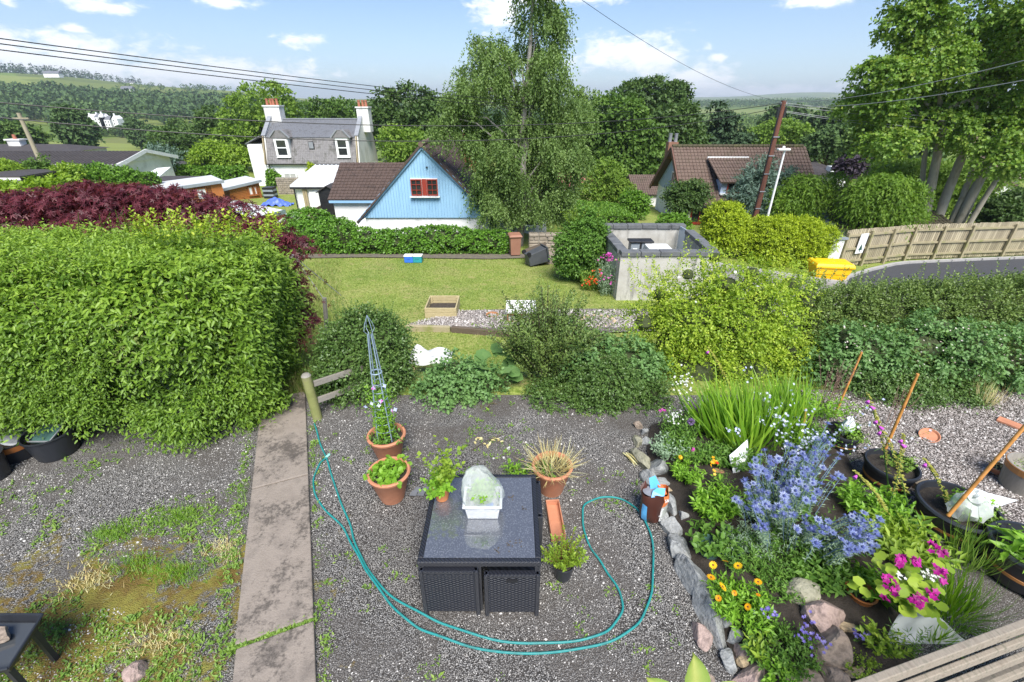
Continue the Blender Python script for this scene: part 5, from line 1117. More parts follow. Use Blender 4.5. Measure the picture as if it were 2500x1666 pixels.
def valley():
 protos = []
 for i, (m, lob) in enumerate([('far2', [(0, 0, 4.6, 3.6, 3.4, 3.2), (1.8, .5, 3.8, 2.6, 2.6, 2.3), (-2.0, -.3, 4.0, 2.4, 2.6, 2.4)]), ('far', [(0, 0, 5, 3.2, 3.2, 3.8), (1.5, 0, 4, 2.4, 2.4, 2.6)]),
         ('mid', [(0, 0, 3.8, 3.4, 3.2, 2.8), (-2.2, 0, 3.2, 2.2, 2.2, 2.2), (2.2, .3, 3.3, 2.4, 2.2, 2.1)]), ('lite', [(0, 0, 3.2, 3.0, 2.8, 2.6), (1.7, 0, 2.6, 2.2, 2.2, 1.9)])]):
  t = thing('valley_tree', 'x', 'tree', (0, 0, 0)); crown('crown', lob, LM[m], t, ncl=70, rc=1.0, ns=8, k=4, sl=.9, L=.75, W=.55, fill=.2)
  MB().tube([(0, 0, -.5), (0, 0, 3)], [.35, .2], 6).build('trunk', M_BARK, t); protos.append(t)
 used = set()
 def place(i, x, y, s, label, group):
  o = protos[i] if i not in used else copy_tree(protos[i]); used.add(i)
  o.location = (x, y, gz(x, y)); o.rotation_euler = (0, 0, random.uniform(0, 6.28)); o.scale = (s, s, s * random.uniform(.85, 1.2)); o['label'] = label; o['group'] = group
 for k in range(52):
  a, r = R(random.uniform(-50, -27)), random.uniform(120, 330); x, y = math.sin(a) * r, math.cos(a) * r
  if vnoise(x, y, .02, 4) < -.35 or (-45.5 < math.degrees(a) < -37 and r > 170): continue
  place(random.choice((0, 0, 1, 2, 3)), x, y, random.uniform(.55, 1.0) * (1 + r / 700), 'round-headed green tree in the valley beyond the bungalow roofs at left', 'valley trees at left')
 for k, (du, y, s) in enumerate(((-60, 300, .8), (-30, 312, .75), (-12, 305, .6), (12, 308, .7), (30, 300, .85), (48, 306, .7), (75, 310, .95), (20, 345, 1.6), (-50, 350, 1.7), (45, 352, 1.5))):
  p = at_y(258 + du, 302, y); place(k % 3, p.x, y, s, 'tree standing round the distant white mansion', 'trees round the mansion')
 for k in range(46):
  a, r = R(random.uniform(12, 40)), random.uniform(85, 230); x, y = math.sin(a) * r, math.cos(a) * r
  place(random.choice((0, 1, 1, 2)), x, y, random.uniform(.8, 1.3) * (1 + r / 800), 'green tree in the belt beyond the brown-roofed house at right', 'tree belt at right')
 for k in range(22):
  a, r = R(random.uniform(-28, 10)), random.uniform(90, 200); x, y = math.sin(a) * r, math.cos(a) * r
  place(random.choice((0, 1, 2)), x, y, random.uniform(.9, 1.3), 'tree filling the gaps between the large trees in the middle distance', 'middle distance trees')
valley()
BG = dict(ncl=230, rc=.95, ns=10, k=4, sl=.75, L=.42, W=.30, fill=.25)
ptree('ash_tree', 'tall airy light green tree behind the left chimney of the white stone house', 'tree', 78, [(650, 260, 75, 65), (600, 300, 60, 60), (700, 300, 50, 60), (640, 340, 80, 70), (565, 350, 40, 50), (690, 375, 60, 50)], LM['lite'], **BG)
ptree('dark_pine', 'dark spreading tree left of the tall airy tree', 'tree', 84, [(530, 300, 45, 45), (505, 345, 40, 45), (545, 370, 40, 40)], LM['dark'], **{**BG, 'ncl': 130})
ptree('field_tree', 'mid green rounded tree between the two chimneys of the stone house', 'tree', 86, [(800, 275, 55, 38), (850, 285, 50, 40), (760, 285, 45, 40), (800, 320, 90, 40)], LM['mid'], **{**BG, 'ncl': 150})
ptree('beech_tree', 'large dark green tree behind the blue gable, left of the birch', 'tree', 66, [(1000, 265, 70, 60), (960, 310, 60, 60), (1050, 290, 55, 60), (1000, 350, 80, 60), (940, 260, 35, 40)], LM['dark'], **BG)
ptree('garden_tree', 'small light green tree behind the slim chimney of the stone house', 'tree', 52, [(985, 375, 45, 40), (960, 340, 30, 35), (1010, 350, 35, 35)], LM['lite'], **{**BG, 'ncl': 90, 'rc': .7, 'L': .3, 'W': .2})
ptree('lime_tree', 'big rounded yellowish green tree right of the birch', 'tree', 56, [(1505, 285, 75, 55), (1470, 340, 70, 60), (1545, 335, 70, 60), (1500, 395, 90, 55), (1570, 385, 50, 50), (1440, 400, 50, 45)], LM['mid'], **{**BG, 'ncl': 300})
ptree('oak_tree', 'broad darker tree behind the big rounded tree', 'tree', 72, [(1600, 230, 75, 40), (1540, 235, 55, 35), (1650, 245, 40, 45), (1610, 280, 80, 50)], LM['dark'], **BG)
ptree('ash_sapling', 'feathery tree against the sky just right of the birch', 'tree', 45, [(1400, 260, 40, 40), (1430, 240, 25, 30), (1390, 310, 40, 45)], LM['birch'], **{**BG, 'ncl': 60, 'rc': .6, 'L': .28, 'W': .16})
ptree('maple_tree', 'dense dark green tree behind the chimney of the brown-roofed house', 'tree', 60, [(1640, 320, 60, 60), (1680, 360, 45, 50), (1620, 380, 55, 50), (1660, 290, 45, 40)], LM['dark'], **BG)
ptree('scots_pine', 'dark pine standing above the ridge of the brown-roofed house', 'tree', 62, [(1770, 300, 30, 30), (1755, 335, 40, 30), (1790, 345, 40, 30), (1770, 370, 50, 30), (1755, 270, 16, 20)], LM['con'], **{**BG, 'ncl': 130, 'flatc': .4})
ptree('scots_pine', 'open grey-green pine with bare trunk left of the big sycamore', 'tree', 66, [(2030, 330, 40, 26), (2000, 350, 40, 22), (2065, 345, 40, 24), (1975, 370, 35, 22), (2045, 375, 35, 18)], LM['far'], **{**BG, 'ncl': 110, 'flatc': .4}, base_u=2030)
ptree('scots_pine', 'grey-green pine behind the trunks of the big sycamore', 'tree', 60, [(2110, 345, 45, 30), (2150, 365, 40, 30), (2090, 385, 40, 25)], LM['far2'], **{**BG, 'ncl': 110, 'flatc': .4})
ptree('green_tree', 'bright green tree beyond the ridge of the brown-roofed house', 'tree', 85, [(1905, 320, 50, 30), (1870, 335, 40, 30), (1945, 335, 40, 30)], LM['lite'], **{**BG, 'ncl': 110})
NG = dict(ncl=150, rc=.45, ns=10, k=5, sl=.35, L=.17, W=.11, fill=.3)
ptree('bright_shrub', 'large bright yellow-green shrub behind the clipped hedge, right of the birch', 'shrub', 38, [(1480, 440, 50, 40), (1450, 470, 40, 35), (1510, 475, 40, 35), (1478, 405, 22, 22)], LM['lite'], **{**NG, 'ncl': 200})
ptree('round_shrub', 'dark glossy shrub at the corner of the small white house', 'shrub', 33, [(1550, 500, 32, 28), (1540, 485, 22, 18)], LM['clip'], trunk=False, **{**NG, 'ncl': 90})
ptree('clipped_tree', 'small clipped dark tree on two stems before the brown-roofed house', 'tree', 27, [(1655, 468, 30, 22), (1692, 466, 34, 24), (1672, 490, 42, 20), (1712, 492, 22, 18), (1640, 490, 20, 18)], LM['dark'], base_u=1662, tr=.09, **{**NG, 'ncl': 150, 'rc': .35, 'L': .14, 'W': .08})
ptree('box_shrub', 'low clipped dome under the small two-stemmed tree', 'shrub', 26, [(1645, 546, 34, 9)], LM['clip'], trunk=False, **{**NG, 'ncl': 60})
ptree('blue_spruce', 'blue-green spruce behind the telegraph pole', 'tree', 29, [(1850, 440, 45, 40), (1885, 460, 45, 40), (1830, 480, 50, 40), (1870, 510, 60, 40), (1862, 400, 18, 25), (1915, 430, 25, 25)], LM['spruce'], tr=.15, **{**NG, 'ncl': 200, 'L': .26, 'W': .1, 'flatc': .35, 'tpl': T_SPRAY})
ptree('golden_cypress', 'rounded golden cypress left of the long golden hedge', 'shrub', 22.5, [(1772, 545, 55, 46), (1772, 575, 58, 40), (1768, 520, 40, 28)], LM['gold'], tr=.08, **{**NG, 'core': True, 'ncl': 300, 'rc': .26, 'sl': .26, 'k': 6, 'L': .11, 'W': .05, 'upb': .9, 'tpl': T_LEAF2})
t = ptree('golden_hedge', 'long golden conifer hedge beside the lane behind the yellow bin', 'hedge', 22.2, [(1860, 580, 50, 50), (1905, 575, 55, 48), (1955, 580, 55, 48), (2000, 585, 45, 38), (1880, 620, 65, 36), (1950, 620, 65, 36), (2015, 600, 25, 28)], LM['gold'], trunk=False, **{**NG, 'core': True, 'ncl': 700, 'rc': .26, 'sl': .26, 'k': 6, 'L': .11, 'W': .05, 'upb': .9})
WP = dict(ncl=230, rc=.4, ns=9, k=7, sl=.7, L=.2, W=.09, droop=.9, upb=.2, tpl=T_SPRAY, fill=.3)
ptree('weeping_cypress', 'broad weeping green cypress mound behind the board fence', 'tree', 25.0, [(2160, 460, 75, 45), (2120, 480, 55, 50), (2205, 475, 55, 48), (2160, 510, 90, 36), (2235, 490, 28, 32)], LM['weep'], tr=.14, base_u=2140, **WP)
ptree('weeping_cypress', 'drooping green conifer left of the broad weeping cypress', 'tree', 27.5, [(1965, 450, 45, 32), (1925, 480, 40, 36), (1995, 475, 40, 40), (1955, 505, 55, 30), (2035, 445, 30, 30)], LM['weep'], tr=.12, **{**WP, 'ncl': 170})
ptree('leyland_hedge', 'tall feathery conifer hedge behind the sycamore trunks', 'hedge', 32, [(2190, 420, 60, 34), (2270, 425, 65, 40), (2350, 430, 65, 45), (2410, 455, 50, 45), (2300, 480, 80, 45), (2380, 500, 60, 35)], LM['lite'], **{**NG, 'ncl': 360, 'L': .26, 'W': .12, 'tpl': T_SPRAY, 'rc': .6, 'flatc': .45})
ptree('purple_shrub', 'dark purple-leaved shrub behind the dark-roofed house', 'shrub', 44, [(2085, 402, 38, 16), (2070, 415, 30, 12)], LM['purple'], **{**NG, 'ncl': 60, 'L': .3, 'W': .2})
ptree('edge_shrub', 'dark shrub at the right edge behind the board fence', 'shrub', 27, [(2460, 520, 60, 35), (2500, 500, 50, 40), (2420, 545, 30, 20)], LM['dark'], **{**NG, 'ncl': 170})
ptree('dark_bush_tree', 'round dark tree in the field behind the long clipped hedge', 'tree', 74, [(420, 345, 40, 35), (455, 360, 40, 36), (400, 370, 35, 30)], LM['dark'], **{**BG, 'ncl': 130})
ptree('grey_willow', 'silvery shrub right of the bungalow gable', 'shrub', 56, [(405, 385, 25, 18), (385, 378, 18, 14)], LM['spruce'], **{**BG, 'ncl': 50, 'L': .3, 'W': .12})
ptree('golden_shrub', 'spreading bright yellow-green shrub left of the white stone house', 'shrub', 58, [(520, 375, 45, 28), (570, 385, 40, 25), (490, 390, 30, 22), (600, 395, 25, 18)], LM['lime'], **{**BG, 'ncl': 150, 'L': .32, 'W': .2, 'rc': .6})
ptree('leafy_shrub', 'large loose green shrub before the bungalow roof', 'shrub', 34, [(95, 428, 42, 30), (140, 440, 42, 26), (60, 450, 35, 25), (92, 400, 18, 24)], LM['mid'], **NG)
ptree('leafy_shrub', 'dense bright green shrub below the bungalow gable', 'shrub', 35, [(230, 430, 55, 28), (290, 436, 45, 28), (200, 445, 40, 24), (260, 455, 55, 22)], LM['clip'], **{**NG, 'ncl': 220})
ptree('yellow_shrub', 'yellow-green shrub at the left edge before the bungalow', 'shrub', 33, [(20, 422, 40, 16), (165, 420, 30, 12), (0, 412, 30, 14)], LM['lime'], trunk=False, **{**NG, 'ncl': 90})
ptree('spotted_shrub', 'pale yellow variegated shrub at the left edge above the maple', 'shrub', 11.5, [(30, 480, 40, 26), (110, 470, 45, 22), (150, 460, 25, 16), (0, 500, 40, 30)], LM['lime'], trunk=False, **{**NG, 'ncl': 110, 'rc': .22, 'sl': .2, 'L': .11, 'W': .06})
def boxhedge(name, label, p, h, mat, n=9000, L=.07, W=.045, k=4, sl=.12, wobble=.05, tpl=T_LEAF2, zb=0.0):
 """clipped hedge: p = ground corner points (front-left, front-right, back-right, back-left)"""
 p = [Vector((q[0], q[1], gz(q[0], q[1]) + zb)) for q in p]; t = thing(name, label, 'hedge', p[0]); up = Vector((0, 0, h))
 faces = [(p[i], p[(i + 1) % 4], up) for i in range(4)]; areas = [((b - a).length * h) for a, b, _ in faces] + [((p[1] - p[0]).length * (p[3] - p[0]).length)]
 tot = sum(areas); S, N = [], []; ctr = sum(p, Vector()) / 4
 for i, (a, b, u) in enumerate(faces):
  m = int(n / k * areas[i] / tot); s, q = rng.uniform(0, 1, m), rng.uniform(0.02, 1, m); nn = (b - a).cross(u).normalized()
  if nn.dot((a + b) / 2 - ctr) < 0: nn = -nn
  S.append(np.array(a) + s[:, None] * np.array(b - a) + q[:, None] * np.array(u) - (.10 * h * sst(.85, 1, q))[:, None] * np.array(nn)); N.append(np.tile(np.array(nn), (m, 1)))
 m = int(n / k * areas[4] / tot); s, q = rng.uniform(0, 1, (m, 1)), rng.uniform(0, 1, (m, 1)); P_ = [np.array(x) for x in p]
 S.append((P_[0] * (1 - s) + P_[1] * s) * (1 - q) + (P_[3] * (1 - s) + P_[2] * s) * q + np.array(up)); N.append(np.tile([0, 0, 1.0], (m, 1)))
 S, N = np.concatenate(S), np.concatenate(N); S = S + N * (wobble * vnoise(S[:, 0] * 2 + S[:, 2], S[:, 1] * 2 - S[:, 2], 1.3, 3))[:, None] + rng.normal(size=S.shape) * .02 - N * .06
 P, D, NN, sr, tt = shoots(S, nrm(N + rng.normal(size=N.shape) * .6 + np.array([0, 0, .3])), sl, k, .1)
 q = rng.uniform(.7, 1.3, len(P)); scatter_mesh('foliage', P, D, NN, L * q, W * q, tpl, .5 * sr + .5 * rng.uniform(0, 1, len(P)), mat, t)
 c = MB(); ins = [q_.lerp(ctr, .06) for q_ in p]; c.prism([(q_.x, q_.y, q_.z) for q_ in ins], (0, 0, h * .93)); c.build('dark_core', pm('hedge_dark_core', (.028, .03, .014), (.04, .045, .02), 20, .95), t)  # solid dark block inside; its colour stands in for the hedge's inner shade
 return t
boxhedge('clipped_hedge', 'broad flat-topped clipped hedge right of the birch', [(4.3, 25.2), (6.6, 24.2), (6.7, 30), (2.6, 33)], 1.35, LM['clip'], 16000, .11, .07)
boxhedge('clipped_hedge', 'long clipped hedge running from the bungalow to the stone house', [(-43, 57), (-31.5, 55), (-31.5, 57), (-43, 59)], 2.0, LM['clip'], 9000, .3, .2, sl=.3)
boxhedge('clipped_hedge', 'square clipped hedge block below the bungalow gable', [(-32, 37), (-29.2, 36), (-28.4, 38.6), (-31, 39.6)], 2.6, LM['clip'], 8000, .16, .11)
def ivy_hedge():
 y = 22.0; x0 = at_y(700, 600, y).x; x1 = at_y(1235, 600, y).x; t = thing('ivy_hedge', 'low ivy-covered wall bordering the far side of the lawn', 'hedge', (x0, y, gz(0, y)))
 Ls = []; x = x0
 while x < x1:
  h = 1.15 + .12 * math.sin(x * 1.3) + (.35 if x < x0 + 3 else 0); Ls.append((x, y + .15, gz(x, y) + h * .45, .75, .75, h * .62)); x += .55
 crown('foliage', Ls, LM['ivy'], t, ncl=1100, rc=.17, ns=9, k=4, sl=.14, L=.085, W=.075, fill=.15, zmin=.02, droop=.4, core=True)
 MB().box(((x0 + x1) / 2, y + .2, gz(0, y) + .4), (x1 - x0 + .4, .4, .9)).build('wall', pm('hedge_dark_core', (.03,) * 3), t)
 Ls = [plobe(755, 545, 60, 36, 24.2), plobe(715, 575, 40, 35, 23.5), plobe(800, 570, 55, 30, 23.5), plobe(840, 560, 30, 22, 24)]
 t = thing('ivy_mound', 'mound of ivy rising left of the low ivy wall', 'hedge', (Ls[0][0], 24, gz(-10, 24))); crown('foliage', Ls, LM['ivy'], t, ncl=420, rc=.17, ns=9, k=4, sl=.14, L=.09, W=.08, fill=.15, zmin=.02)
 t = thing('house_creeper', 'green creeper climbing the left corner of the white stone house', 'climber', (at_y(670, 440, 56.5).x, 56.5, -5)); crown('foliage', [plobe(670, 440, 18, 22, 56.6, .4), plobe(664, 425, 10, 12, 56.6, .3)], LM['clip'], t, ncl=60, rc=.3, ns=8, k=4, sl=.3, L=.25, W=.2)
 ptree('golden_column', 'narrow bright yellow column conifer against the white stone house', 'tree', 55.5, [(760, 430, 8, 20), (758, 410, 5, 14)], LM['gold'], trunk=False, ncl=50, rc=.25, ns=8, k=4, sl=.3, L=.25, W=.1, upb=1)
ivy_hedge()
strip('soil_border', [(-13, 20.5), (-7, 20.9), (-1, 20.55), (1.5, 20.9)], [(-13, 21.6), (-7, 21.6), (-1, 21.6), (1.5, 21.6)], pm('border_soil', (.09, .075, .06), (.14, .12, .095), 6, .95, .5, 40, c3=(.17, .16, .08)), .03, 3)
def birch():
 y = 23.6; bx = at_y(1268, 578, y).x; base = Vector((bx, y, gz(bx, y))); t = thing('birch_tree', 'tall drooping birch standing in front of the blue gabled house', 'tree', base)
 Q = [(1315, -120, 50, 90), (1300, -30, 65, 70), (1320, 70, 62, 80), (1265, 160, 85, 80), (1345, 170, 40, 70), (1150, 125, 34, 45), (1205, 150, 55, 65), (1128, 205, 55, 65), (1200, 270, 95, 90), (1310, 270, 75, 90), (1125, 300, 45, 50), (1390, 290, 42, 55),
   (1085, 300, 32, 42), (1210, 370, 72, 75), (1290, 370, 90, 80), (1370, 390, 60, 60), (1205, 440, 36, 56), (1230, 455, 80, 60), (1320, 460, 70, 60), (1370, 440, 30, 60), (1205, 515, 34, 42), (1290, 520, 60, 40), (1240, 510, 50, 40), (1350, 510, 35, 40)]
 Ls = [plobe(*q, y, dy=rng.uniform(-.9, .9)) for q in Q]; A = np.array(Ls); A[:, 4] = np.minimum(A[:, 4], 1.9); Ls = A.tolist()
 b = MB(); top = Vector((at_y(1305, -60, y).x, y, 9.5)); sp = [base - Vector((0, 0, .2)), base.lerp(top, .2) + Vector((.1, 0, 0)), base.lerp(top, .45) + Vector((-.15, 0, 0)), base.lerp(top, .75), top]; b.tube(sp, [.2, .17, .14, .09, .03], 9)
 for i in range(len(A)):
  p = Vector(A[i, :3]); z = max(base.z + 1.2, p.z - rng.uniform(1.2, 2.6)); f = (z - base.z) / (top.z - base.z); s = base.lerp(top, min(.95, f)); q = s.lerp(p, .6) + Vector((0, 0, .7)); b.tube([s, q, p + Vector((0, 0, .3))], [.06, .035, .012], 5)
 b.build('trunk', pm('birch_bark', (.16, .14, .115), (.30, .28, .25), 2.5, .8, .3, 20, c3=(.07, .06, .05)), t, smooth=True)
 P_, N_ = lobe_pts(Ls, 440, .45, .6); ci = rng.integers(0, len(P_), 9800); S = P_[ci] + rng.normal(size=(len(ci), 3)) * np.array([.17, .17, .15])
 D = nrm(N_[ci] * .35 + rng.normal(size=S.shape) * .25 + np.array([0, 0, -.75])); ln = rng.uniform(.35, 1.0, len(S))
 P, LD, LN, sr, tt = shoots(S, D, ln, 11, .25, spread=.8); cr = np.repeat(rng.uniform(0, 1, len(P_))[ci], 11); kp = (P[:, 2] > at_y(1268, 548, y).z - .25 * (vnoise(P[:, 0], P[:, 1], 3, 5))); P, LD, LN, sr, cr = P[kp], LD[kp], LN[kp], sr[kp], cr[kp]; q = rng.uniform(.7, 1.3, len(P))
 scatter_mesh('crown', P, LD, LN, .115 * q, .07 * q, T_LEAF2, .35 * cr + .3 * sr + .35 * rng.uniform(0, 1, len(P)), LM['birch'], t)
birch()
def sycamore():
 y = 27.0; bx = at_y(2330, 540, y).x; base = Vector((bx, y, gz(bx, y))); t = thing('sycamore_tree', 'huge multi-stemmed sycamore towering over the board fence at right', 'tree', base)
 b = MB(); ends = []
 for (u0, u1, v1, u2, v2, r, dy) in ((2262, 2300, 320, 2290, 180, .30, 0), (2252, 2262, 330, 2240, 200, .18, .6), (2285, 2370, 330, 2400, 150, .30, -.3), (2315, 2400, 345, 2440, 200, .2, .5), (2335, 2440, 340, 2520, 150, .32, .2), (2352, 2490, 350, 2580, 210, .17, -.4)):
  p0 = at_y(u0, 556, y + dy); p0.z = gz(p0.x, y) - .2; p1 = at_y(u1, v1, y + dy); p2 = at_y(u2, v2, y + dy * 2); m = p0.lerp(p1, .5) + Vector((rng.normal() * .08, 0, 0))
  b.tube([p0, m, p1, p1.lerp(p2, .5), p2], [r * .95, r * .78, r * .62, r * .42, r * .18], 9); ends += [p1, p2]
  for k in range(4):
   s = p1.lerp(p2, rng.uniform(0, .9)); e = s + Vector((rng.uniform(-3, 3), rng.uniform(-2.5, 2), rng.uniform(.5, 2.5))); b.tube([s, s.lerp(e, .5) + Vector((0, 0, .3)), e], [r * .4, r * .25, .03], 5)
 b.build('trunk', M_BARK2, t, smooth=True)
 Q = [(2330, 30, 120, 80), (2230, 60, 90, 60), (2260, 150, 110, 70), (2160, 190, 90, 60), (2130, 260, 90, 50), (2110, 240, 50, 40), (2200, 290, 110, 60), (2330, 200, 110, 80), (2420, 110, 100, 90), (2480, 230, 100, 80), (2300, 310, 110, 55), (2400, 330, 110, 55), (2170, 350, 80, 40), (2500, 340, 80, 60), (2240, 0, 70, 60), (2380, -80, 170, 80), (2560, 60, 120, 120), (2440, 400, 70, 40), (2290, -60, 90, 60)]
 Ls = [plobe(*q, y, dy=rng.uniform(-2.2, 1.8)) for q in Q]; A = np.array(Ls); A[:, 4] = np.clip(A[:, 4], 1.2, 2.4)
 crown('crown', A.tolist(), LM['syc'], t, ncl=1700, rc=.5, ns=10, k=6, sl=.42, L=.15, W=.13, fill=.07, flatc=.5, droop=.35, gap=.12, gs=.8, tpl=T_LEAF2, inner=.5)
sycamore()
# ============================================================ NEAR PLANTING
LM.update({
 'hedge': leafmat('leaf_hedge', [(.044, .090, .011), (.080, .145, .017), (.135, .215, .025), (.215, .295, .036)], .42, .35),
 'maple': leafmat('leaf_maple', [(.034, .009, .013), (.064, .014, .021), (.105, .022, .030), (.15, .038, .042)], .45, .35, tint=1.2),
 'coton': leafmat('leaf_cotoneaster', [(.028, .060, .014), (.054, .098, .022), (.10, .155, .040)], .38, .2),
 'coton2': leafmat('leaf_hedge_olive', [(.040, .070, .016), (.082, .125, .028), (.145, .195, .050)], .45, .25),
 'bramb': leafmat('leaf_bramble', [(.042, .095, .026), (.082, .155, .046), (.135, .22, .07)], .5, .3),
 'brambl': leafmat('leaf_bramble_young', [(.10, .19, .03), (.16, .27, .04), (.22, .33, .05)], .5, .35),
 'rose': leafmat('leaf_rose', [(.070, .13, .012), (.14, .215, .020), (.23, .30, .032), (.34, .38, .05)], .45, .4),
 'fresh': leafmat('leaf_fresh', [(.065, .15, .014), (.12, .235, .022), (.19, .32, .035)], .45, .4),
 'herb':  leafmat('leaf_herb', [(.036, .085, .014), (.070, .145, .022), (.12, .21, .035)], .5, .35),
 'weed':  leafmat('leaf_weed', [(.050, .10, .014), (.095, .165, .022), (.16, .23, .04)], .5, .3),
 'grass': leafmat('leaf_grass', [(.075, .125, .025), (.13, .175, .04), (.19, .21, .06), (.25, .225, .10)], .6, .3),
 'blade': leafmat('leaf_blade', [(.058, .135, .010), (.108, .205, .015), (.175, .28, .026)], .4, .45),
 'straw': leafmat('leaf_straw', [(.30, .22, .09), (.42, .33, .15), (.52, .43, .22)], .7, .2),
 'seed':  leafmat('seed_heads', [(.16, .17, .03), (.25, .25, .05), (.33, .31, .09)], .6, .3),
 'silver': leafmat('leaf_silver', [(.10, .16, .09), (.17, .24, .15), (.25, .32, .22)], .5, .25),
 'wht':   leafmat('petal_white', [(.62, .62, .60), (.74, .74, .73), (.82, .82, .81)], .6, .3, tint=1.0),
 'lilac': leafmat('petal_lilac', [(.45, .50, .78), (.62, .66, .85), (.74, .76, .86)], .6, .3, tint=1.0),
 'pink':  leafmat('petal_pink', [(.45, .04, .30), (.58, .07, .42), (.70, .16, .52)], .5, .3, tint=1.0),
 'magenta': leafmat('petal_magenta', [(.22, .005, .13), (.36, .008, .20), (.48, .02, .30)], .5, .3, tint=1.0),
 'orange': leafmat('petal_orange', [(.85, .30, .008), (.90, .44, .01), (.92, .60, .02)], .5, .3, tint=1.0),
 'red':   leafmat('petal_red', [(.55, .03, .01), (.70, .06, .015), (.75, .14, .03)], .5, .3, tint=1.0),
 'eryng': leafmat('sea_holly_blue', [(.10, .125, .34), (.20, .25, .50), (.40, .45, .66)], .45, .2, tint=1.0),
 'pinkw': leafmat('petal_bramble', [(.55, .42, .38), (.66, .58, .52), (.75, .72, .68)], .6, .3, tint=1.0),
})
TWIG = pm('twig', (.055, .04, .025), (.09, .07, .045), 8, .9)
def left_hedge():
 t = thing('tall_hedge', 'tall bright green leafy hedge filling the left side beside the path', 'hedge', (-6, 6, 0))
 x0, x1, yf, yb, zt = -11.5, -4.0, 5.25, 7.3, 2.56
 nf = 23000; S, N = [], []
 def bulge(x, z): return .16 * vnoise(x, z * 1.2, 1.6, 21) + .10 * vnoise(x, z, 3.6, 22)
 m = nf; x, z = rng.uniform(x0, x1 + .35, m), .12 + (zt - .12) * rng.uniform(0, 1, m) ** .95
 zn = z / zt; y = yf - .18 * np.sin(zn * 3.1) + .55 * sst(.72, 1.02, zn) + .25 * sst(.22, .0, zn) - bulge(x, z) + .7 * sst(x1 - .55, x1 + .35, x) + .55 * sst(.8, .1, z) * sst(-5.0, -5.7, x) - .30 * np.exp(-((x + 4.9) / .55) ** 2) * sst(1.2, .2, z)
 S.append(np.stack([x, y, z], 1)); N.append(nrm(np.stack([.6 * sst(x1 - .5, x1 + .3, x), -1 + 0 * x, .15 + 1.2 * sst(.75, 1, zn)], 1)))
 m = 5600; y, z = rng.uniform(yf + .2, yb, m), .1 + (zt - .1) * rng.uniform(0, 1, m) ** .95; zn = z / zt
 x = x1 + (.30 * np.sin(zn * 2.6)) - .12 * (y - yf) * (1 - zn) + bulge(y * 1.3, z) - .45 * sst(.8, 1.02, zn)
 S.append(np.stack([x, y, z], 1)); N.append(nrm(np.stack([1 + 0 * x, -.35 + 0 * x, .1 + sst(.75, 1, zn)], 1)))
 m = 7500; x, y = rng.uniform(x0, x1 + .1, m), rng.uniform(yf + .35, yb, m); z = zt + .12 * vnoise(x, y, 1.3, 25) - .25 * sst(x1 - .8, x1 + .2, x)
 S.append(np.stack([x, y, z], 1)); N.append(nrm(np.stack([0 * x, -.25 + 0 * x, 1 + 0 * x], 1)))
 S, N = np.concatenate(S), np.concatenate(N)
 kp = rng.uniform(0, 1, len(S)) < np.clip(1.0 - .97 * sst(.0, -.6, vnoise(S[:, 0] * 1.2, S[:, 2] * 1.5 + S[:, 1] * .3, 2.0, 27)), .12, 1); S, N = S[kp], N[kp]
 S = S - N * rng.uniform(.05, .28, len(S))[:, None]
 D = nrm(N * 1.0 + rng.normal(size=N.shape) * .4 + np.array([.35, 0, .12])); ln = rng.uniform(.16, .5, len(S))
 P, LD, LN, sr, tt = shoots(S, D, ln, 6, .32, spread=.85, up=.75)
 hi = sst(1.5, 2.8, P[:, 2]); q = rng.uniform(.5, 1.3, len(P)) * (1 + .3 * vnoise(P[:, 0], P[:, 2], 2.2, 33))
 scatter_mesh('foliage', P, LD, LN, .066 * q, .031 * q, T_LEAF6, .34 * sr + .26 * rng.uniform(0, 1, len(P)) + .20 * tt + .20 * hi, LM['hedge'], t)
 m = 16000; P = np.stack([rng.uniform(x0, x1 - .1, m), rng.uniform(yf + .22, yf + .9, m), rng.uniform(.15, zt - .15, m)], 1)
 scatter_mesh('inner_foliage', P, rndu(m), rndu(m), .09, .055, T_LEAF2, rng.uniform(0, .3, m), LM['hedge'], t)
 b = MB()
 for i in range(60):
  x = rng.uniform(x0, x1 - .1); p = [(x, yf + .75 + rng.uniform(-.2, .4), 0)]; 
  for j in range(4): p.append((p[-1][0] + rng.normal() * .12, p[-1][1] - .07 + rng.normal() * .06, p[-1][2] + .55))
  b.tube(p, [.03, .025, .02, .014, .008], 5)
 b.build('stems', TWIG, t)
 b = MB()
 for k in range(26):       # tall loose shoots above the top
  u, v = rng.uniform(180, 660), rng.uniform(500, 545); s = at_y(u, v + 45, 6.3); e = at_y(u + rng.uniform(-25, 25), v, 6.2); b.tube([s, s.lerp(e, .5), e], .004, 4)
 b.build('shoot_stems', MATS['leaf_rose'], t)['kind'] = 'stuff'
 us, vs = rng.uniform(330, 690, 95), rng.uniform(520, 566, 95); S = np.array([tuple(at_y(a, c + 25, 6.3)) for a, c in zip(us, vs)])
 P, LD, LN, sr, tt = shoots(S, nrm(np.stack([rng.normal(size=95) * .35, rng.normal(size=95) * .2 - .1, np.ones(95)], 1)), .26, 10, .15, spread=1.0); q = rng.uniform(.7, 1.3, len(P))
 scatter_mesh('top_shoots', P, LD, LN, .052 * q, .03 * q, T_LEAF2, .45 + .5 * rng.uniform(0, 1, len(P)), LM['rose'], t)
left_hedge()
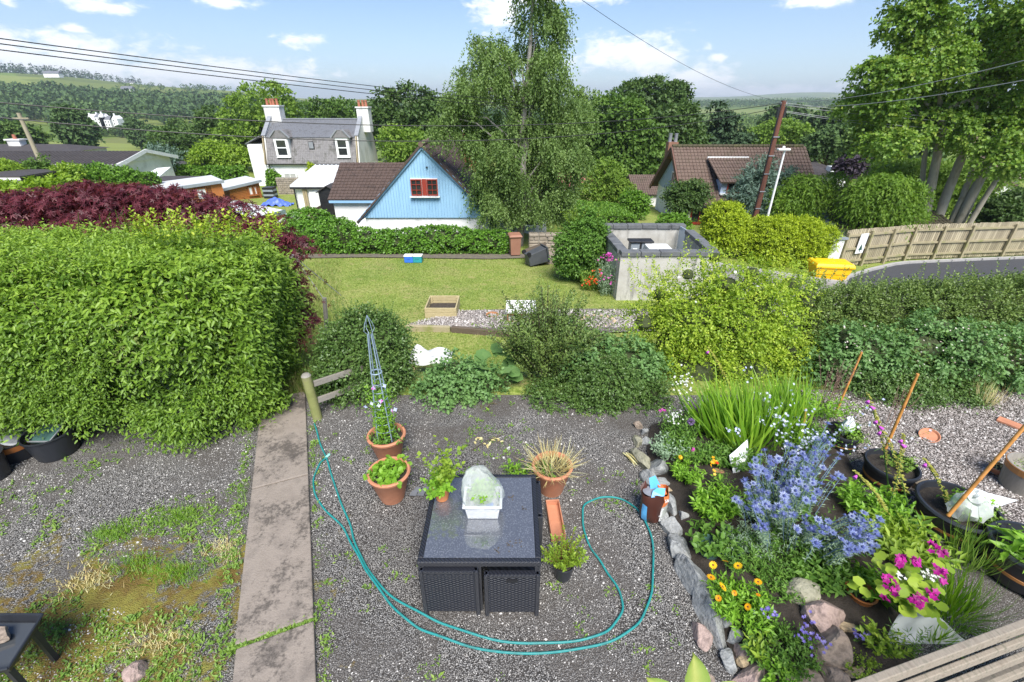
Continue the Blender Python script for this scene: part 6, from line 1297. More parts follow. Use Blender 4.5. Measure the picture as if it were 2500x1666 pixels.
def maple():
 y = 8.4; base = Vector((-5.6, y, gz(-5.6, y))); t = thing('red_maple', 'dark red maple rising behind the tall hedge', 'tree', base)
 Ls = [plobe(60, 515, 120, 58, 8.2), plobe(200, 498, 130, 60, 8.4), plobe(340, 492, 120, 52, 8.5), plobe(450, 508, 100, 52, 8.4), plobe(555, 530, 80, 46, 8.3), plobe(650, 565, 65, 45, 8.0), plobe(700, 605, 55, 40, 7.8), plobe(740, 628, 34, 26, 7.7),
   plobe(725, 690, 36, 40, 7.6), plobe(730, 745, 36, 40, 7.5), plobe(720, 790, 46, 44, 7.4), plobe(738, 818, 30, 30, 7.3), plobe(690, 740, 50, 70, 7.6), plobe(280, 560, 160, 40, 7.9), plobe(560, 590, 100, 40, 7.8)]
 b = MB(); 
 for (x, yy, z) in [(q[0], q[1], q[2]) for q in Ls[:9]]: b.tube([base - Vector((0, 0, .2)), base + Vector(((x - base.x) * .3, 0, 1.6)), Vector((x, yy, z))], [.09, .06, .015], 6)
 b.build('trunk', TWIG, t, smooth=True)
 crown('crown', Ls, LM['maple'], t, ncl=520, rc=.24, ns=8, k=4, sl=.24, L=.085, W=.085, tpl=T_PALM, fill=.35, droop=.7, upb=.25, flatc=.5, lup=.9)
maple()
def shrub(name, label, lobes, mat, y, **k):
 Ls = [plobe(*q[:4], y + (q[4] if len(q) > 4 else 0)) for q in lobes]; A = np.array(Ls); bx = float(A[:, 0].mean()); by = float(A[:, 1].mean()); t = thing(name, label, k.pop('cat', 'shrub'), (bx, by, gz(bx, by)))
 b = MB(); base = Vector((bx, by, gz(bx, by)))
 for q in Ls:
  for _ in range(2): p = Vector(q[:3]) + Vector(rng.normal(size=3)) * .1; b.tube([base + Vector((rng.normal() * .08, rng.normal() * .08, -.1)), base.lerp(p, .5) + Vector((rng.normal() * .06, 0, .1)), p], [.022, .015, .005], 5)
 b.build('stems', TWIG, t)
 crown('foliage', Ls, mat, t, zmin=k.pop('zmin', .01), **k); return t
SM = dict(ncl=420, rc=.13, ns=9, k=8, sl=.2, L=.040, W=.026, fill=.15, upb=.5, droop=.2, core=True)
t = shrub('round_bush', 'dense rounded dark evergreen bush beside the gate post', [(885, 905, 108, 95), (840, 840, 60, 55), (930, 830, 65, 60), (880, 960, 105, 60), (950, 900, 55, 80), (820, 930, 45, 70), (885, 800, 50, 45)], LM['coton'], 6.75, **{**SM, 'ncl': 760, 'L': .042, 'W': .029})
S = np.array([tuple(at_y(u, 800, 6.8)) for u in rng.uniform(820, 960, 34)]); D = nrm(np.stack([rng.normal(size=34) * .25, rng.normal(size=34) * .2, np.ones(34)], 1))
P, LD, LN, sr, tt = shoots(S, D, rng.uniform(.3, .62, 34), 34, .1); scatter_mesh('tall_shoots', P, LD, LN, .03, .018, T_LEAF2, .5 * sr + .5 * rng.uniform(0, 1, len(P)), LM['coton'], t)
def arching():
 base = Vector((.62, 7.0, gz(.62, 7.0))); t = thing('arching_shrub', 'upright arching small-leaved shrub in front of the gravel strip', 'shrub', base); n = 520
 a = rng.uniform(0, 6.28, n); r = rng.uniform(.05, .95, n) ** .8; D = nrm(np.stack([np.cos(a) * r * .8, np.sin(a) * r * .6, np.ones(n)], 1) + rng.normal(size=(n, 3)) * .12); S = np.array(base) + np.stack([np.cos(a) * r * .35, np.sin(a) * r * .3, rng.uniform(0, .5, n)], 1); ln = rng.uniform(.9, 1.75, n) * (1 - .18 * r)
 P, LD, LN, sr, tt = shoots(S, D, ln, 58, .16, spread=1.0, base=.05); P = P + rng.normal(size=P.shape) * .022; q = rng.uniform(.7, 1.3, len(P)); scatter_mesh('foliage', P, LD, LN, .042 * q, .026 * q, T_LEAF2, .5 * sr + .5 * rng.uniform(0, 1, len(P)), LM['coton2'], t)
 b = MB()
 for i in range(0, n, 3):
  p = [Vector(S[i]) + Vector(D[i]) * float(ln[i]) * f - Vector((0, 0, .13 * ln[i] * f * f)) for f in (0, .35, .7, 1)]; b.tube(p, [.010, .008, .005, .002], 4)
 b.build('stems', TWIG, t)
arching()
shrub('low_shrub', 'low dark spreading shrub along the back edge of the yard', [(1360, 985, 90, 50), (1450, 985, 90, 60), (1540, 1000, 80, 55), (1590, 985, 45, 60), (1480, 930, 80, 50), (1300, 1010, 60, 32)], LM['coton'], 6.35, **{**SM, 'ncl': 620})
BR = dict(ncl=190, rc=.15, ns=7, k=6, sl=.24, L=.055, W=.042, tpl=T_LEAF6, fill=.15, droop=.4, upb=.4, lup=.8, core=True)
shrub('bramble', 'leafy bramble clump with pale flowers between the two evergreen bushes', [(1095, 955, 85, 62), (1050, 1005, 70, 36), (1165, 985, 60, 50), (1110, 900, 50, 40), (1190, 940, 40, 50)], LM['bramb'], 6.5, cat='bramble', **{**BR, 'ncl': 230})
shrub('bramble', 'bramble thicket with broad leaves right of the arching shrub', [(1440, 870, 75, 55), (1530, 890, 80, 60), (1395, 835, 50, 50), (1590, 920, 50, 50)], LM['bramb'], 6.9, cat='bramble', **{**BR, 'ncl': 240})
shrub('bramble', 'bright green low bramble shoots at the foot of the bramble clump', [(1090, 1030, 110, 22), (1250, 1030, 90, 22), (1200, 1015, 40, 30)], LM['brambl'], 6.1, cat='bramble', **{**BR, 'ncl': 90, 'L': .05, 'W': .042})
RS = dict(ncl=800, rc=.18, ns=8, k=8, sl=.3, L=.048, W=.030, fill=.1, droop=.3, upb=.6, core=True)
t = shrub('rose_bush', 'large sprawling yellow-green rose bush in front of the enclosure', [(1690, 770, 95, 75), (1790, 790, 110, 85), (1640, 840, 75, 65), (1750, 860, 130, 65), (1850, 750, 70, 75), (1770, 695, 70, 50), (1835, 670, 55, 48), (1610, 720, 55, 42, .3), (1745, 630, 45, 38, .4), (1570, 790, 55, 50), (1925, 700, 55, 55, .3), (1680, 670, 45, 36, .2), (1890, 800, 70, 70), (1700, 900, 110, 60, -.4), (1820, 900, 110, 60, -.4), (1920, 870, 60, 60, -.3)], LM['rose'], 7.6, **RS)
n = 120; S = np.array([tuple(at_y(u, v, 7.5)) for u, v in zip(rng.uniform(1540, 1960, n), rng.uniform(660, 790, n))]); D = nrm(np.stack([rng.normal(size=n) * .6, rng.normal(size=n) * .3, rng.uniform(.5, 1.2, n)], 1))
P, LD, LN, sr, tt = shoots(S, D, rng.uniform(.4, .95, n), 22, .25, spread=1.0); scatter_mesh('tall_shoots', P, LD, LN, .048, .028, T_LEAF2, .5 + .5 * rng.uniform(0, 1, len(P)), LM['rose'], t)
def petals(name, pts, r, mat, parent, n=5, up=(0, -.35, 1), seg=T_LEAF2, w_=.62, cup=.25):
 """flowers: rings of n petals at each point"""
 pts = np.asarray(pts, float); m = len(pts); U = nrm(np.array(up) + rng.normal(size=(m, 3)) * .35); a, b = perp(U); ph = np.arange(n)[None] * 6.283 / n + rng.uniform(0, 6, (m, 1))
 D = np.cos(ph)[..., None] * a[:, None] + np.sin(ph)[..., None] * b[:, None] + U[:, None] * cup; P = np.repeat(pts[:, None], n, 1); rr = np.repeat(np.broadcast_to(np.asarray(r, float), (m,)), n)
 return scatter_mesh(name, P.reshape(-1, 3), D.reshape(-1, 3), np.repeat(U, n, 0), rr, rr * w_, seg, np.repeat(rng.uniform(0, 1, m), n), mat, parent)
pts = [tuple(at_y(u, v, 7.15) ) for u, v in ((1658, 678), (1698, 738), (1795, 665), (1850, 700), (1500, 860), (1740, 800))]
petals('rose_flower', pts, .035, LM['wht'], t, 5)
HD = dict(ncl=1700, rc=.17, ns=9, k=7, sl=.28, L=.044, W=.029, fill=.1, upb=.7, droop=.15, core=True)
shrub('evergreen_hedge', 'long rough olive-green hedge below the tarmac at right', [(1985, 804, 70, 70, 0.3), (2070, 784, 80, 75, 0.3), (2160, 769, 85, 80, 0.3), (2260, 769, 90, 80, 0.3), (2370, 764, 95, 80, 0.3), (2480, 759, 95, 80, 0.3), (2570, 754, 90, 85, 0.3), (2040, 864, 80, 60, -0.3), (2180, 854, 100, 60, -0.3), (2330, 854, 110, 60, -0.3), (2480, 854, 110, 60, -0.3), (1965, 735, 50, 55, .2), (2090, 735, 50, 40, .2), (2420, 730, 60, 45, .4), (2190, 860, 75, 48, -.9), (2410, 845, 75, 45, -.9)], LM['coton2'], 7.9, cat='hedge', **HD)
t = bpy.data.objects['evergreen_hedge']; n = 230; S = np.array([tuple(at_y(u, v, 8.1)) for u, v in zip(rng.uniform(1940, 2560, n), rng.uniform(690, 790, n))]); D = nrm(np.stack([rng.normal(size=n) * .35, rng.normal(size=n) * .2 - .1, np.ones(n)], 1))
P, LD, LN, sr, tt = shoots(S, D, rng.uniform(.25, .6, n), 24, .12, spread=.9); scatter_mesh('tall_shoots', P, LD, LN, .042, .026, T_LEAF2, .4 + .6 * rng.uniform(0, 1, len(P)), LM['coton2'], t)
t = shrub('bramble', 'bramble thicket with pinkish white flowers in front of the olive hedge', [(2030, 890, 70, 60), (2120, 860, 85, 60), (2240, 850, 95, 60), (2350, 850, 90, 65), (2450, 870, 80, 75), (2530, 870, 70, 90), (2420, 940, 70, 60), (2290, 800, 70, 42, .3), (2065, 825, 55, 45, .2)], LM['bramb'], 6.85, cat='bramble', **{**BR, 'ncl': 560, 'L': .052, 'W': .040})
us = rng.uniform(2060, 2500, 90); vs = rng.uniform(790, 920, 90); petals('bramble_flower', [tuple(at_y(u, v, 6.45 + rng.uniform(-.1, .15))) for u, v in zip(us, vs)], .018, LM['pinkw'], t, 5)
shrub('draping_shrub', 'dark low shrub draping down to the pale chippings', [(2190, 940, 90, 50), (2290, 960, 100, 50), (2380, 985, 60, 30), (2120, 925, 60, 45)], LM['coton'], 6.5, **{**SM, 'ncl': 460, 'droop': .7, 'sl': .3})
shrub('lilac_bush', 'leafy bush against the left wall of the enclosure', [(1405, 600, 48, 55), (1440, 590, 40, 60), (1400, 640, 45, 35), (1430, 545, 28, 36), (1450, 640, 30, 35)], LM['herb'], 17.0, ncl=330, rc=.22, ns=9, k=5, sl=.25, L=.10, W=.06, fill=.2)
n = 30; S = np.array([tuple(at_y(u, 555, 17)) for u in rng.uniform(1390, 1460, n)]); t = thing('loose_climber', 'loose pale shoots rising above the leafy bush by the enclosure', 'climber', (3, 17, gz(3, 17)))
P, LD, LN, sr, tt = shoots(S, nrm(np.stack([rng.normal(size=n) * .4, rng.normal(size=n) * .2, np.ones(n)], 1)), rng.uniform(.5, 1.2, n), 16, .2); scatter_mesh('foliage', P, LD, LN, .09, .05, T_LEAF2, .5 + .5 * rng.uniform(0, 1, len(P)), LM['lite'], t)
t = thing('grey_lavender', 'grey-green clump with purple flowers at the corner of the enclosure', 'perennial', (3.4, 14.6, gz(3.4, 14.6)))
S = on_gs(rng.uniform(1465, 1508, 260), rng.uniform(700, 726, 260)); P, LD, LN, sr, tt = shoots(S, nrm(np.stack([rng.normal(size=260) * .18, rng.normal(size=260) * .1, np.ones(260)], 1)), rng.uniform(.6, 1.35, 260), 14, .05, spread=.5); scatter_mesh('foliage', P, LD, LN, .10, .02, T_LEAF2, rng.uniform(0, 1, len(P)), LM['silver'], t)
petals('flower', [tuple(at_y(u, v, 14.5)) for u, v in zip(list(rng.normal(1482, 9, 26)) + list(rng.normal(1490, 5, 12)) + list(rng.normal(1482, 10, 10)), list(rng.normal(632, 5, 26)) + list(rng.normal(622, 4, 12)) + list(rng.normal(680, 8, 10)))], .045, LM['pink'], t, 5)
t = thing('red_poppies', 'cluster of orange-red flowers on the lawn by the enclosure', 'perennial', (2.9, 15, gz(2.9, 15)))
S = on_gs(rng.uniform(1420, 1475, 160), rng.uniform(690, 712, 160)); P, LD, LN, sr, tt = shoots(S, nrm(np.stack([rng.normal(size=160) * .3, rng.normal(size=160) * .2, np.ones(160)], 1)), rng.uniform(.3, .8, 160), 7, .1); scatter_mesh('foliage', P, LD, LN, .12, .05, T_LEAF2, rng.uniform(0, 1, len(P)), LM['lite'], t)
petals('flower', [tuple(at_y(u, v, 14.6)) for u, v in zip(np.concatenate([rng.uniform(1420, 1470, 26), rng.uniform(1445, 1475, 8)]), np.concatenate([rng.uniform(670, 698, 26), rng.uniform(645, 670, 8)]))], .042, LM['red'], t, 5)
t = thing('rhubarb', 'big-leaved pale green rhubarb at the edge of the lawn behind the bramble', 'rhubarb', on_g(1215, 935)); c = on_g(1215, 935); n = 16; a = rng.uniform(0, 6.28, n)
scatter_mesh('leaf', np.array(c) + np.stack([np.cos(a) * .22, np.sin(a) * .22, rng.uniform(.2, .5, n)], 1), np.stack([np.cos(a), np.sin(a), rng.uniform(-.2, .5, n)], 1), np.stack([np.cos(a) * .3, np.sin(a) * .3 - .3, np.ones(n)], 1), .27, .22, T_ROUND, rng.uniform(.2, .9, n), LM['bramb'], t)
def blades(name, label, cat, P, h, w_, mat, lean=.35, tpl=T_TRI, rv=None):
 n = len(P); a = rng.uniform(0, 6.28, n); D = nrm(np.stack([np.cos(a) * lean, np.sin(a) * lean, np.ones(n)], 1) + rng.normal(size=(n, 3)) * .1); o = scatter_mesh(name, P, D, np.stack([np.cos(a), np.sin(a), .3 + 0 * a], 1), h * rng.uniform(.5, 1.3, n), w_, tpl, rng.uniform(0, 1, n) if rv is None else rv, mat); tag(o, label, cat); return o
n = 70000; y = 9.2 + 12.6 * rng.uniform(0, 1, n) ** 1.25; x = -7.5 + 14 * rng.uniform(0, 1, n); x = x * (.55 + .032 * y); k = ~((y > 11.75) & (y < 13.5) & (x > -2.4) & (x < 3.6)) & ~((x > 3.5) & (y > 14.5) & (y < 18.6)); x, y = x[k], y[k]
q = vnoise(x, y, .9, 41) * .5 + .5; blades('lawn_grass', 'short yellowish green grass of the sloping lawn', 'grass', np.stack([x, y, terr(x, y) - .015], 1), .055 + .03 * sst(.6, 1, vnoise(x, y, .5, 42)), .012 + .0006 * y, LM['grass'], .8, rv=np.clip(.55 * q + .45 * rng.uniform(0, 1, len(x)) - .05, 0, 1))
us, vs = rng.uniform(690, 830, 5200), rng.uniform(640, 1000, 5200); P = on_gs(us[:2600], vs[:2600]); P = P[(P[:, 1] > 6.4)]; P = np.repeat(P, 3, 0) + rng.normal(size=(len(P) * 3, 3)) * np.array([.06, .06, 0]); P[:, 2] = terr(P[:, 0], P[:, 1])
blades('long_grass', 'long straw-coloured grass between the hedge and the round bush', 'grass', P, .22, .012, LM['grass'], .6, T_BLADE)
def clear(x, y):
 k = not_path(x, y) & ~((np.abs(x + .3) < .62) & (y > 2.6) & (y < 3.95)) & (x < 1.75 + .0 * y); return k
def weeds():
 pts = []
 for (n, fx, fy) in ((2300, lambda m: rng.uniform(-5.4, -2.2, m), lambda m: rng.uniform(1.3, 4.4, m) - .4), (300, lambda m: rng.uniform(-6.5, -3.5, m), lambda m: rng.uniform(3.5, 5.2, m)), (620, lambda m: rng.uniform(-3.2, 2.0, m), lambda m: rng.uniform(1.6, 5.6, m)), (60, lambda m: rng.uniform(-1, 1.9, m), lambda m: rng.uniform(5.2, 6.2, m))):
  x, y = fx(n), fy(n); k = clear(x, y) & (vnoise(x, y, 2.6, 51) > -.05); pts.append(np.stack([x[k], y[k]], 1))
 s = rng.uniform(-.5, 4.2, 210); off = np.where(rng.uniform(0, 1, 210) < .75, -.76 - np.abs(rng.normal(0, .05, 210)), .05 + np.abs(rng.normal(0, .04, 210))); pts.append(np.stack([P0.x + PD.x * s + PN.x * off, P0.y + PD.y * s + PN.y * off], 1))
 s2 = rng.uniform(-.72, 0.0, 130); pts.append(np.stack([P0.x + PD.x * .565 + PN.x * s2, P0.y + PD.y * .565 + PN.y * s2], 1) + rng.normal(size=(130, 2)) * .012)
 pts = np.concatenate(pts); m = len(pts); k = 9; sz = rng.uniform(.014, .048, m); sz[-130:] = rng.uniform(.03, .05, 130)
 a = np.arange(k)[None] * 2.4 + rng.uniform(0, 6, (m, 1)); e = rng.uniform(.15, 1.1, (m, k)); D = np.stack([np.cos(a), np.sin(a), e], -1)
 P = np.repeat(np.stack([pts[:, 0], pts[:, 1], yard_z(pts[:, 0], pts[:, 1]) + .003], 1)[:, None], k, 1) + rng.normal(size=(m, k, 3)) * .028 * np.array([1, 1, 0]); P[-130:, :, 2] += .02
 L = np.repeat(sz, k) * rng.uniform(.6, 1.3, m * k)
 o = scatter_mesh('weeds', P.reshape(-1, 3), D.reshape(-1, 3), np.stack([0 * a, 0 * a - .3, 1 + 0 * a], -1).reshape(-1, 3), L, L * .42, T_LEAF2, .5 * np.repeat(rng.uniform(0, 1, m), k) + .5 * rng.uniform(0, 1, m * k), LM['weed']); tag(o, 'small bright green weeds sprouting through the gravel and path joints', 'weeds')
 n = 2600; c = np.array([(-4.4, 3.0), (-4.9, 2.2), (-3.6, 1.9), (-3.3, 2.4), (-5.1, 1.7), (-3.1, 3.4), (-6.6, 3.6)])[rng.integers(0, 7, n)]; q = c + rng.normal(size=(n, 2)) * np.array([.16, .09]); k = not_path(q[:, 0], q[:, 1]); q = q[k]
 blades('dry_grass', 'tufts of dead straw-coloured grass in the mossy gravel at lower left', 'grass', np.stack([q[:, 0], q[:, 1], 0 * q[:, 0] + .006], 1), .07, .006, LM['straw'], 1.2)
 n = 3600; c = np.array([(-4.0, 3.85), (-3.2, 4.2), (-4.6, 3.6), (-3.5, 3.1), (-3.0, 4.75), (-4.0, 3.2)])[rng.integers(0, 6, n)]; q = c + rng.normal(size=(n, 2)) * np.array([.16, .08]); k = not_path(q[:, 0], q[:, 1]); q = q[k]
 blades('grass_tufts', 'soft green grass tufts in the gravel left of the path', 'grass', np.stack([q[:, 0], q[:, 1], 0 * q[:, 0] + .006], 1), .08, .006, LM['blade'], .9)
weeds()
# ============================================================ THINGS IN THE YARD
M_TERRA = pm('terracotta', (.42, .165, .085), (.50, .215, .12), 3, .75, .15, 30, c3=(.36, .15, .085), detail=6)
M_SOIL = pm('potting_soil', (.022, .017, .013), (.045, .036, .028), 30, .95, .8, 90)
M_BPLAS = pm('black_plastic', (.018, .02, .025), (.03, .033, .04), 3, .38, .05, 20)
def pot(name, label, c, rt, rb, h, mat, rim=.035, fill=.08, group=None, th=.018, cat='plant pot'):
 c = Vector(c); t = thing(name, label, cat, c, group)
 MB().lathe([(0, 0), (rb * .97, 0), (rb, .012), (rt * .93, h - rim * 1.6), (rt * .95, h - rim * 1.5), (rt, h - rim), (rt + rim * .15, h - rim * .4), (rt - rim * .15, h), (rt - rim * .6, h - .004), (rt - rim * .9, h - rim), (rt - rim * 1.0, h - fill - .02)], 36, c).build('body', mat, t, smooth=True)
 n = 18; r = rt - rim * .85; MB().lathe([(0, h - fill + .015), (r * .5, h - fill + .008), (r, h - fill)], 24, c).build('soil', M_SOIL, t, smooth=True)
 return t
def tuft(name, t, c, n, ln, mat, k=6, L=.04, W=.025, r=.1, up=1.0, spread=.5, tpl=T_LEAF2, droop=.3):
 c = np.array(c); a = rng.uniform(0, 6.28, n); q = r * np.sqrt(rng.uniform(0, 1, n)); S = c + np.stack([np.cos(a) * q, np.sin(a) * q, 0 * a], 1); D = nrm(np.stack([np.cos(a) * spread * q / r, np.sin(a) * spread * q / r, up + 0 * a], 1) + rng.normal(size=(n, 3)) * .15)
 P, LD, LN, sr, tt = shoots(S, D, ln * rng.uniform(.5, 1.2, n), k, droop); w_ = rng.uniform(.7, 1.3, len(P)); return scatter_mesh(name, P, LD, LN, L * w_, W * w_, tpl, .3 * sr + .4 * rng.uniform(0, 1, len(P)) + .3 * tt, mat, t)
c1 = Vector((-1.50, 4.16, .01)); t = pot('terracotta_pot', 'front terracotta pot of young seedlings left of the table', c1, .255, .15, .43, M_TERRA, .045, .07)
tuft('seedlings', t, c1 + Vector((0, 0, .37)), 46, .13, LM['fresh'], 5, .055, .045, .19, spread=.7, tpl=T_ROUND)
c2 = Vector((-1.70, 4.86, .01)); t = pot('terracotta_pot', 'rear terracotta pot with the blue obelisk and sweet peas', c2, .255, .15, .43, M_TERRA, .045, .07)
tuft('low_leaves', t, c2 + Vector((0, 0, .37)), 44, .14, LM['herb'], 6, .04, .026, .2, spread=.8)
def obelisk():
 M_OB = pm('pale_blue_metal', (.20, .27, .34), (.25, .32, .39), 4, .45); b0 = c2 + Vector((0, 0, .35)); top = at_y(886, 828, 4.95); top = Vector((c2.x - .0, c2.y + .03, 0)) + Vector((0, 0, top.z))
 t = thing('obelisk', 'pale blue metal obelisk standing in the rear terracotta pot', 'obelisk', b0); tip = Vector((c2.x + .0, c2.y, 1.95)); apex = tip + Vector((0, 0, .16))
 for i in range(4):
  a = .785 + 1.571 * i; f = b0 + Vector((.135 * math.cos(a), .135 * math.sin(a), 0)); g = tip + Vector((.03 * math.cos(a), .03 * math.sin(a), 0)); MB().tube([f, f.lerp(g, .5), g], .0075, 7).build('leg', M_OB, t, smooth=True)
  q = [tip + Vector((.03 * math.cos(a), .03 * math.sin(a), 0)), tip + Vector((.07 * math.cos(a), .07 * math.sin(a), .05)), tip + Vector((.05 * math.cos(a), .05 * math.sin(a), .13)), tip + Vector((0, 0, .24))]; MB().tube(q, .0035, 5).build('finial_wire', M_OB, t)
 for z in (.18, .30, .42, .54, .66, .78, .90, 1.05):
  f = z / 1.6; r = .135 * (1 - f) + .03 * f; MB().tube([b0 + Vector((r * math.cos(a), r * math.sin(a), z)) for a in [6.283 * k / 16 for k in range(17)]], .004 if z < 1 else .009, 5, caps=False).build('hoop', M_OB, t)
 p = thing('sweet_pea', 'sweet pea climbing the pale blue obelisk with lilac flowers', 'climber', b0 + Vector((0, 0, .03)))
 n = 80; a = rng.uniform(0, 6.28, n); S = np.array(b0) + np.stack([np.cos(a) * .12, np.sin(a) * .12, rng.uniform(0, .35, n)], 1); D = nrm(np.stack([-np.cos(a) * .1 + rng.normal(size=n) * .12, -np.sin(a) * .1 + rng.normal(size=n) * .12, np.ones(n)], 1))
 P, LD, LN, sr, tt = shoots(S, D, rng.uniform(.3, .85, n), 16, .05, spread=1.2); scatter_mesh('foliage', P, LD, LN, .045, .02, T_LEAF2, rng.uniform(.2, 1, len(P)), LM['fresh'], p)
 pts = [tuple(at_y(u, v, c2.y - .12)) for u, v in ((912, 948), (939, 942), (930, 980), (908, 985), (958, 1002), (965, 1000), (893, 993), (925, 990))]; petals('flower', pts, .032, LM['lilac'], p, 4, up=(0, -1, .4), w_=.8); petals('flower', [pts[0], pts[2], pts[4]], .034, LM['pink'], p, 3, up=(0, -1, .4), w_=.8)
obelisk()
c3 = Vector((.50, 4.28, .01)); t = pot('terracotta_pot', 'terracotta pot of dry straw-coloured stems behind the table', c3, .25, .15, .42, M_TERRA, .045, .06)
n = 330; a = rng.uniform(0, 6.28, n); q = .2 * np.sqrt(rng.uniform(0, 1, n)); S = np.array(c3) + np.stack([np.cos(a) * q, np.sin(a) * q, .36 + 0 * a], 1); D = nrm(np.stack([np.cos(a) * .9 * q / .2, np.sin(a) * .9 * q / .2, rng.uniform(.2, 1.3, n)], 1) + rng.normal(size=(n, 3)) * .25)
scatter_mesh('dry_stems', S, D, rndu(n), rng.uniform(.12, .4, n), .007, T_BLADE, rng.uniform(0, 1, n), LM['straw'], t)
tuft('green_leaves', t, c3 + Vector((-.12, -.08, .36)), 22, .12, LM['herb'], 5, .04, .025, .1, spread=.9)
a, b_ = at_z(1348, 1232, .03), at_z(1363, 1318, .03); d = (b_ - a).normalized(); mid = (a + b_) / 2; ang = math.atan2(d.y, d.x); L_ = (b_ - a).length
t = thing('plant_trough', 'narrow empty terracotta trough lying beside the table', 'trough', (mid.x, mid.y, .01)); M = Matrix.Rotation(ang, 3, 'Z')
for (o_, s_) in (((0, 0, .012), (L_ - .01, .145, .02)), ((0, .075, .05), (L_, .014, .10)), ((0, -.075, .05), (L_, .014, .10)), ((L_ / 2, 0, .05), (.014, .164, .099)), ((-L_ / 2, 0, .05), (.014, .164, .099))): MB().box(M @ Vector(o_) + Vector((mid.x, mid.y, .01)), s_, rz=ang).build('side' if o_[2] > .02 else 'base', M_TERRA, t, bevel=.004, seg=1)
c4_ = Vector((.53, 3.08, .01)); t = pot('nursery_pot', 'black plastic pot with a yellow-green shrub right of the table', c4_, .112, .085, .21, M_BPLAS, .014, .03)
n = 46; a = rng.uniform(0, 6.28, n); S = np.array(c4_) + np.stack([np.cos(a) * .03, np.sin(a) * .03, .18 + 0 * a], 1); D = nrm(np.stack([np.cos(a) * rng.uniform(.1, 1.0, n), np.sin(a) * rng.uniform(.1, .9, n), np.ones(n)], 1)); ln = rng.uniform(.2, .42, n)
P, LD, LN, sr, tt = shoots(S, D, ln, 22, .1, spread=.9, base=.2); scatter_mesh('shrub', P, LD, LN, .036, .021, T_LEAF6, .35 * sr + .35 * rng.uniform(0, 1, len(P)) + .3 * tt, LM['lime'], t)
b = MB()
for i in range(n): p = Vector(S[i]); b.tube([p, p + Vector(D[i]) * float(ln[i]) * .8], [.004, .002], 4)
b.build('stems', pm('red_stem', (.16, .05, .03), (.2, .08, .04), 4, .7), t)
def wicker(name, c1, c2, sx=90.0, sz=70.0):
 m = bpy.data.materials.new(name); m.use_nodes = True; n = NT(m.node_tree); b = n.n['Principled BSDF']; pos = n.new('ShaderNodeTexCoord').outputs['Object']
 s = n.new('ShaderNodeSeparateXYZ'); n.link(pos, s.inputs[0]); h = n.math('ADD', s.outputs[0], s.outputs[1])
 row = n.math('FLOOR', n.math('MULTIPLY', s.outputs[2], sz)); sh = n.math('MULTIPLY', n.math('MODULO', row, 2.0), math.pi)
 wv = n.math('SINE', n.math('ADD', n.math('MULTIPLY', h, sx * 1.6), sh)); fr = n.math('SUBTRACT', n.math('FRACT', n.math('MULTIPLY', s.outputs[2], sz)), .5); strand = n.math('SUBTRACT', 1.0, n.math('MULTIPLY', n.math('MULTIPLY', fr, fr), 4.0))
 hgt = n.math('MULTIPLY', strand, n.math('ADD', .55, n.math('MULTIPLY', wv, .45)))
 col = n.mix(n.math('MULTIPLY', hgt, .9), c4(c1), c4(c2)); n.link(col, b.inputs['Base Color']); b.inputs['Roughness'].default_value = .42; b.inputs['Specular IOR Level'].default_value = .5
 bp = n.new('ShaderNodeBump'); bp.inputs['Strength'].default_value = 1.0; bp.inputs['Distance'].default_value = .006; n.link(hgt, bp.inputs['Height']); n.link(bp.outputs[0], b.inputs['Normal']); return m
M_WICK = wicker('black_wicker', (.005, .006, .010), (.030, .034, .050), 60, 75)
M_WEDGE = wicker('wicker_edge', (.010, .011, .016), (.028, .031, .042), 110, 110)
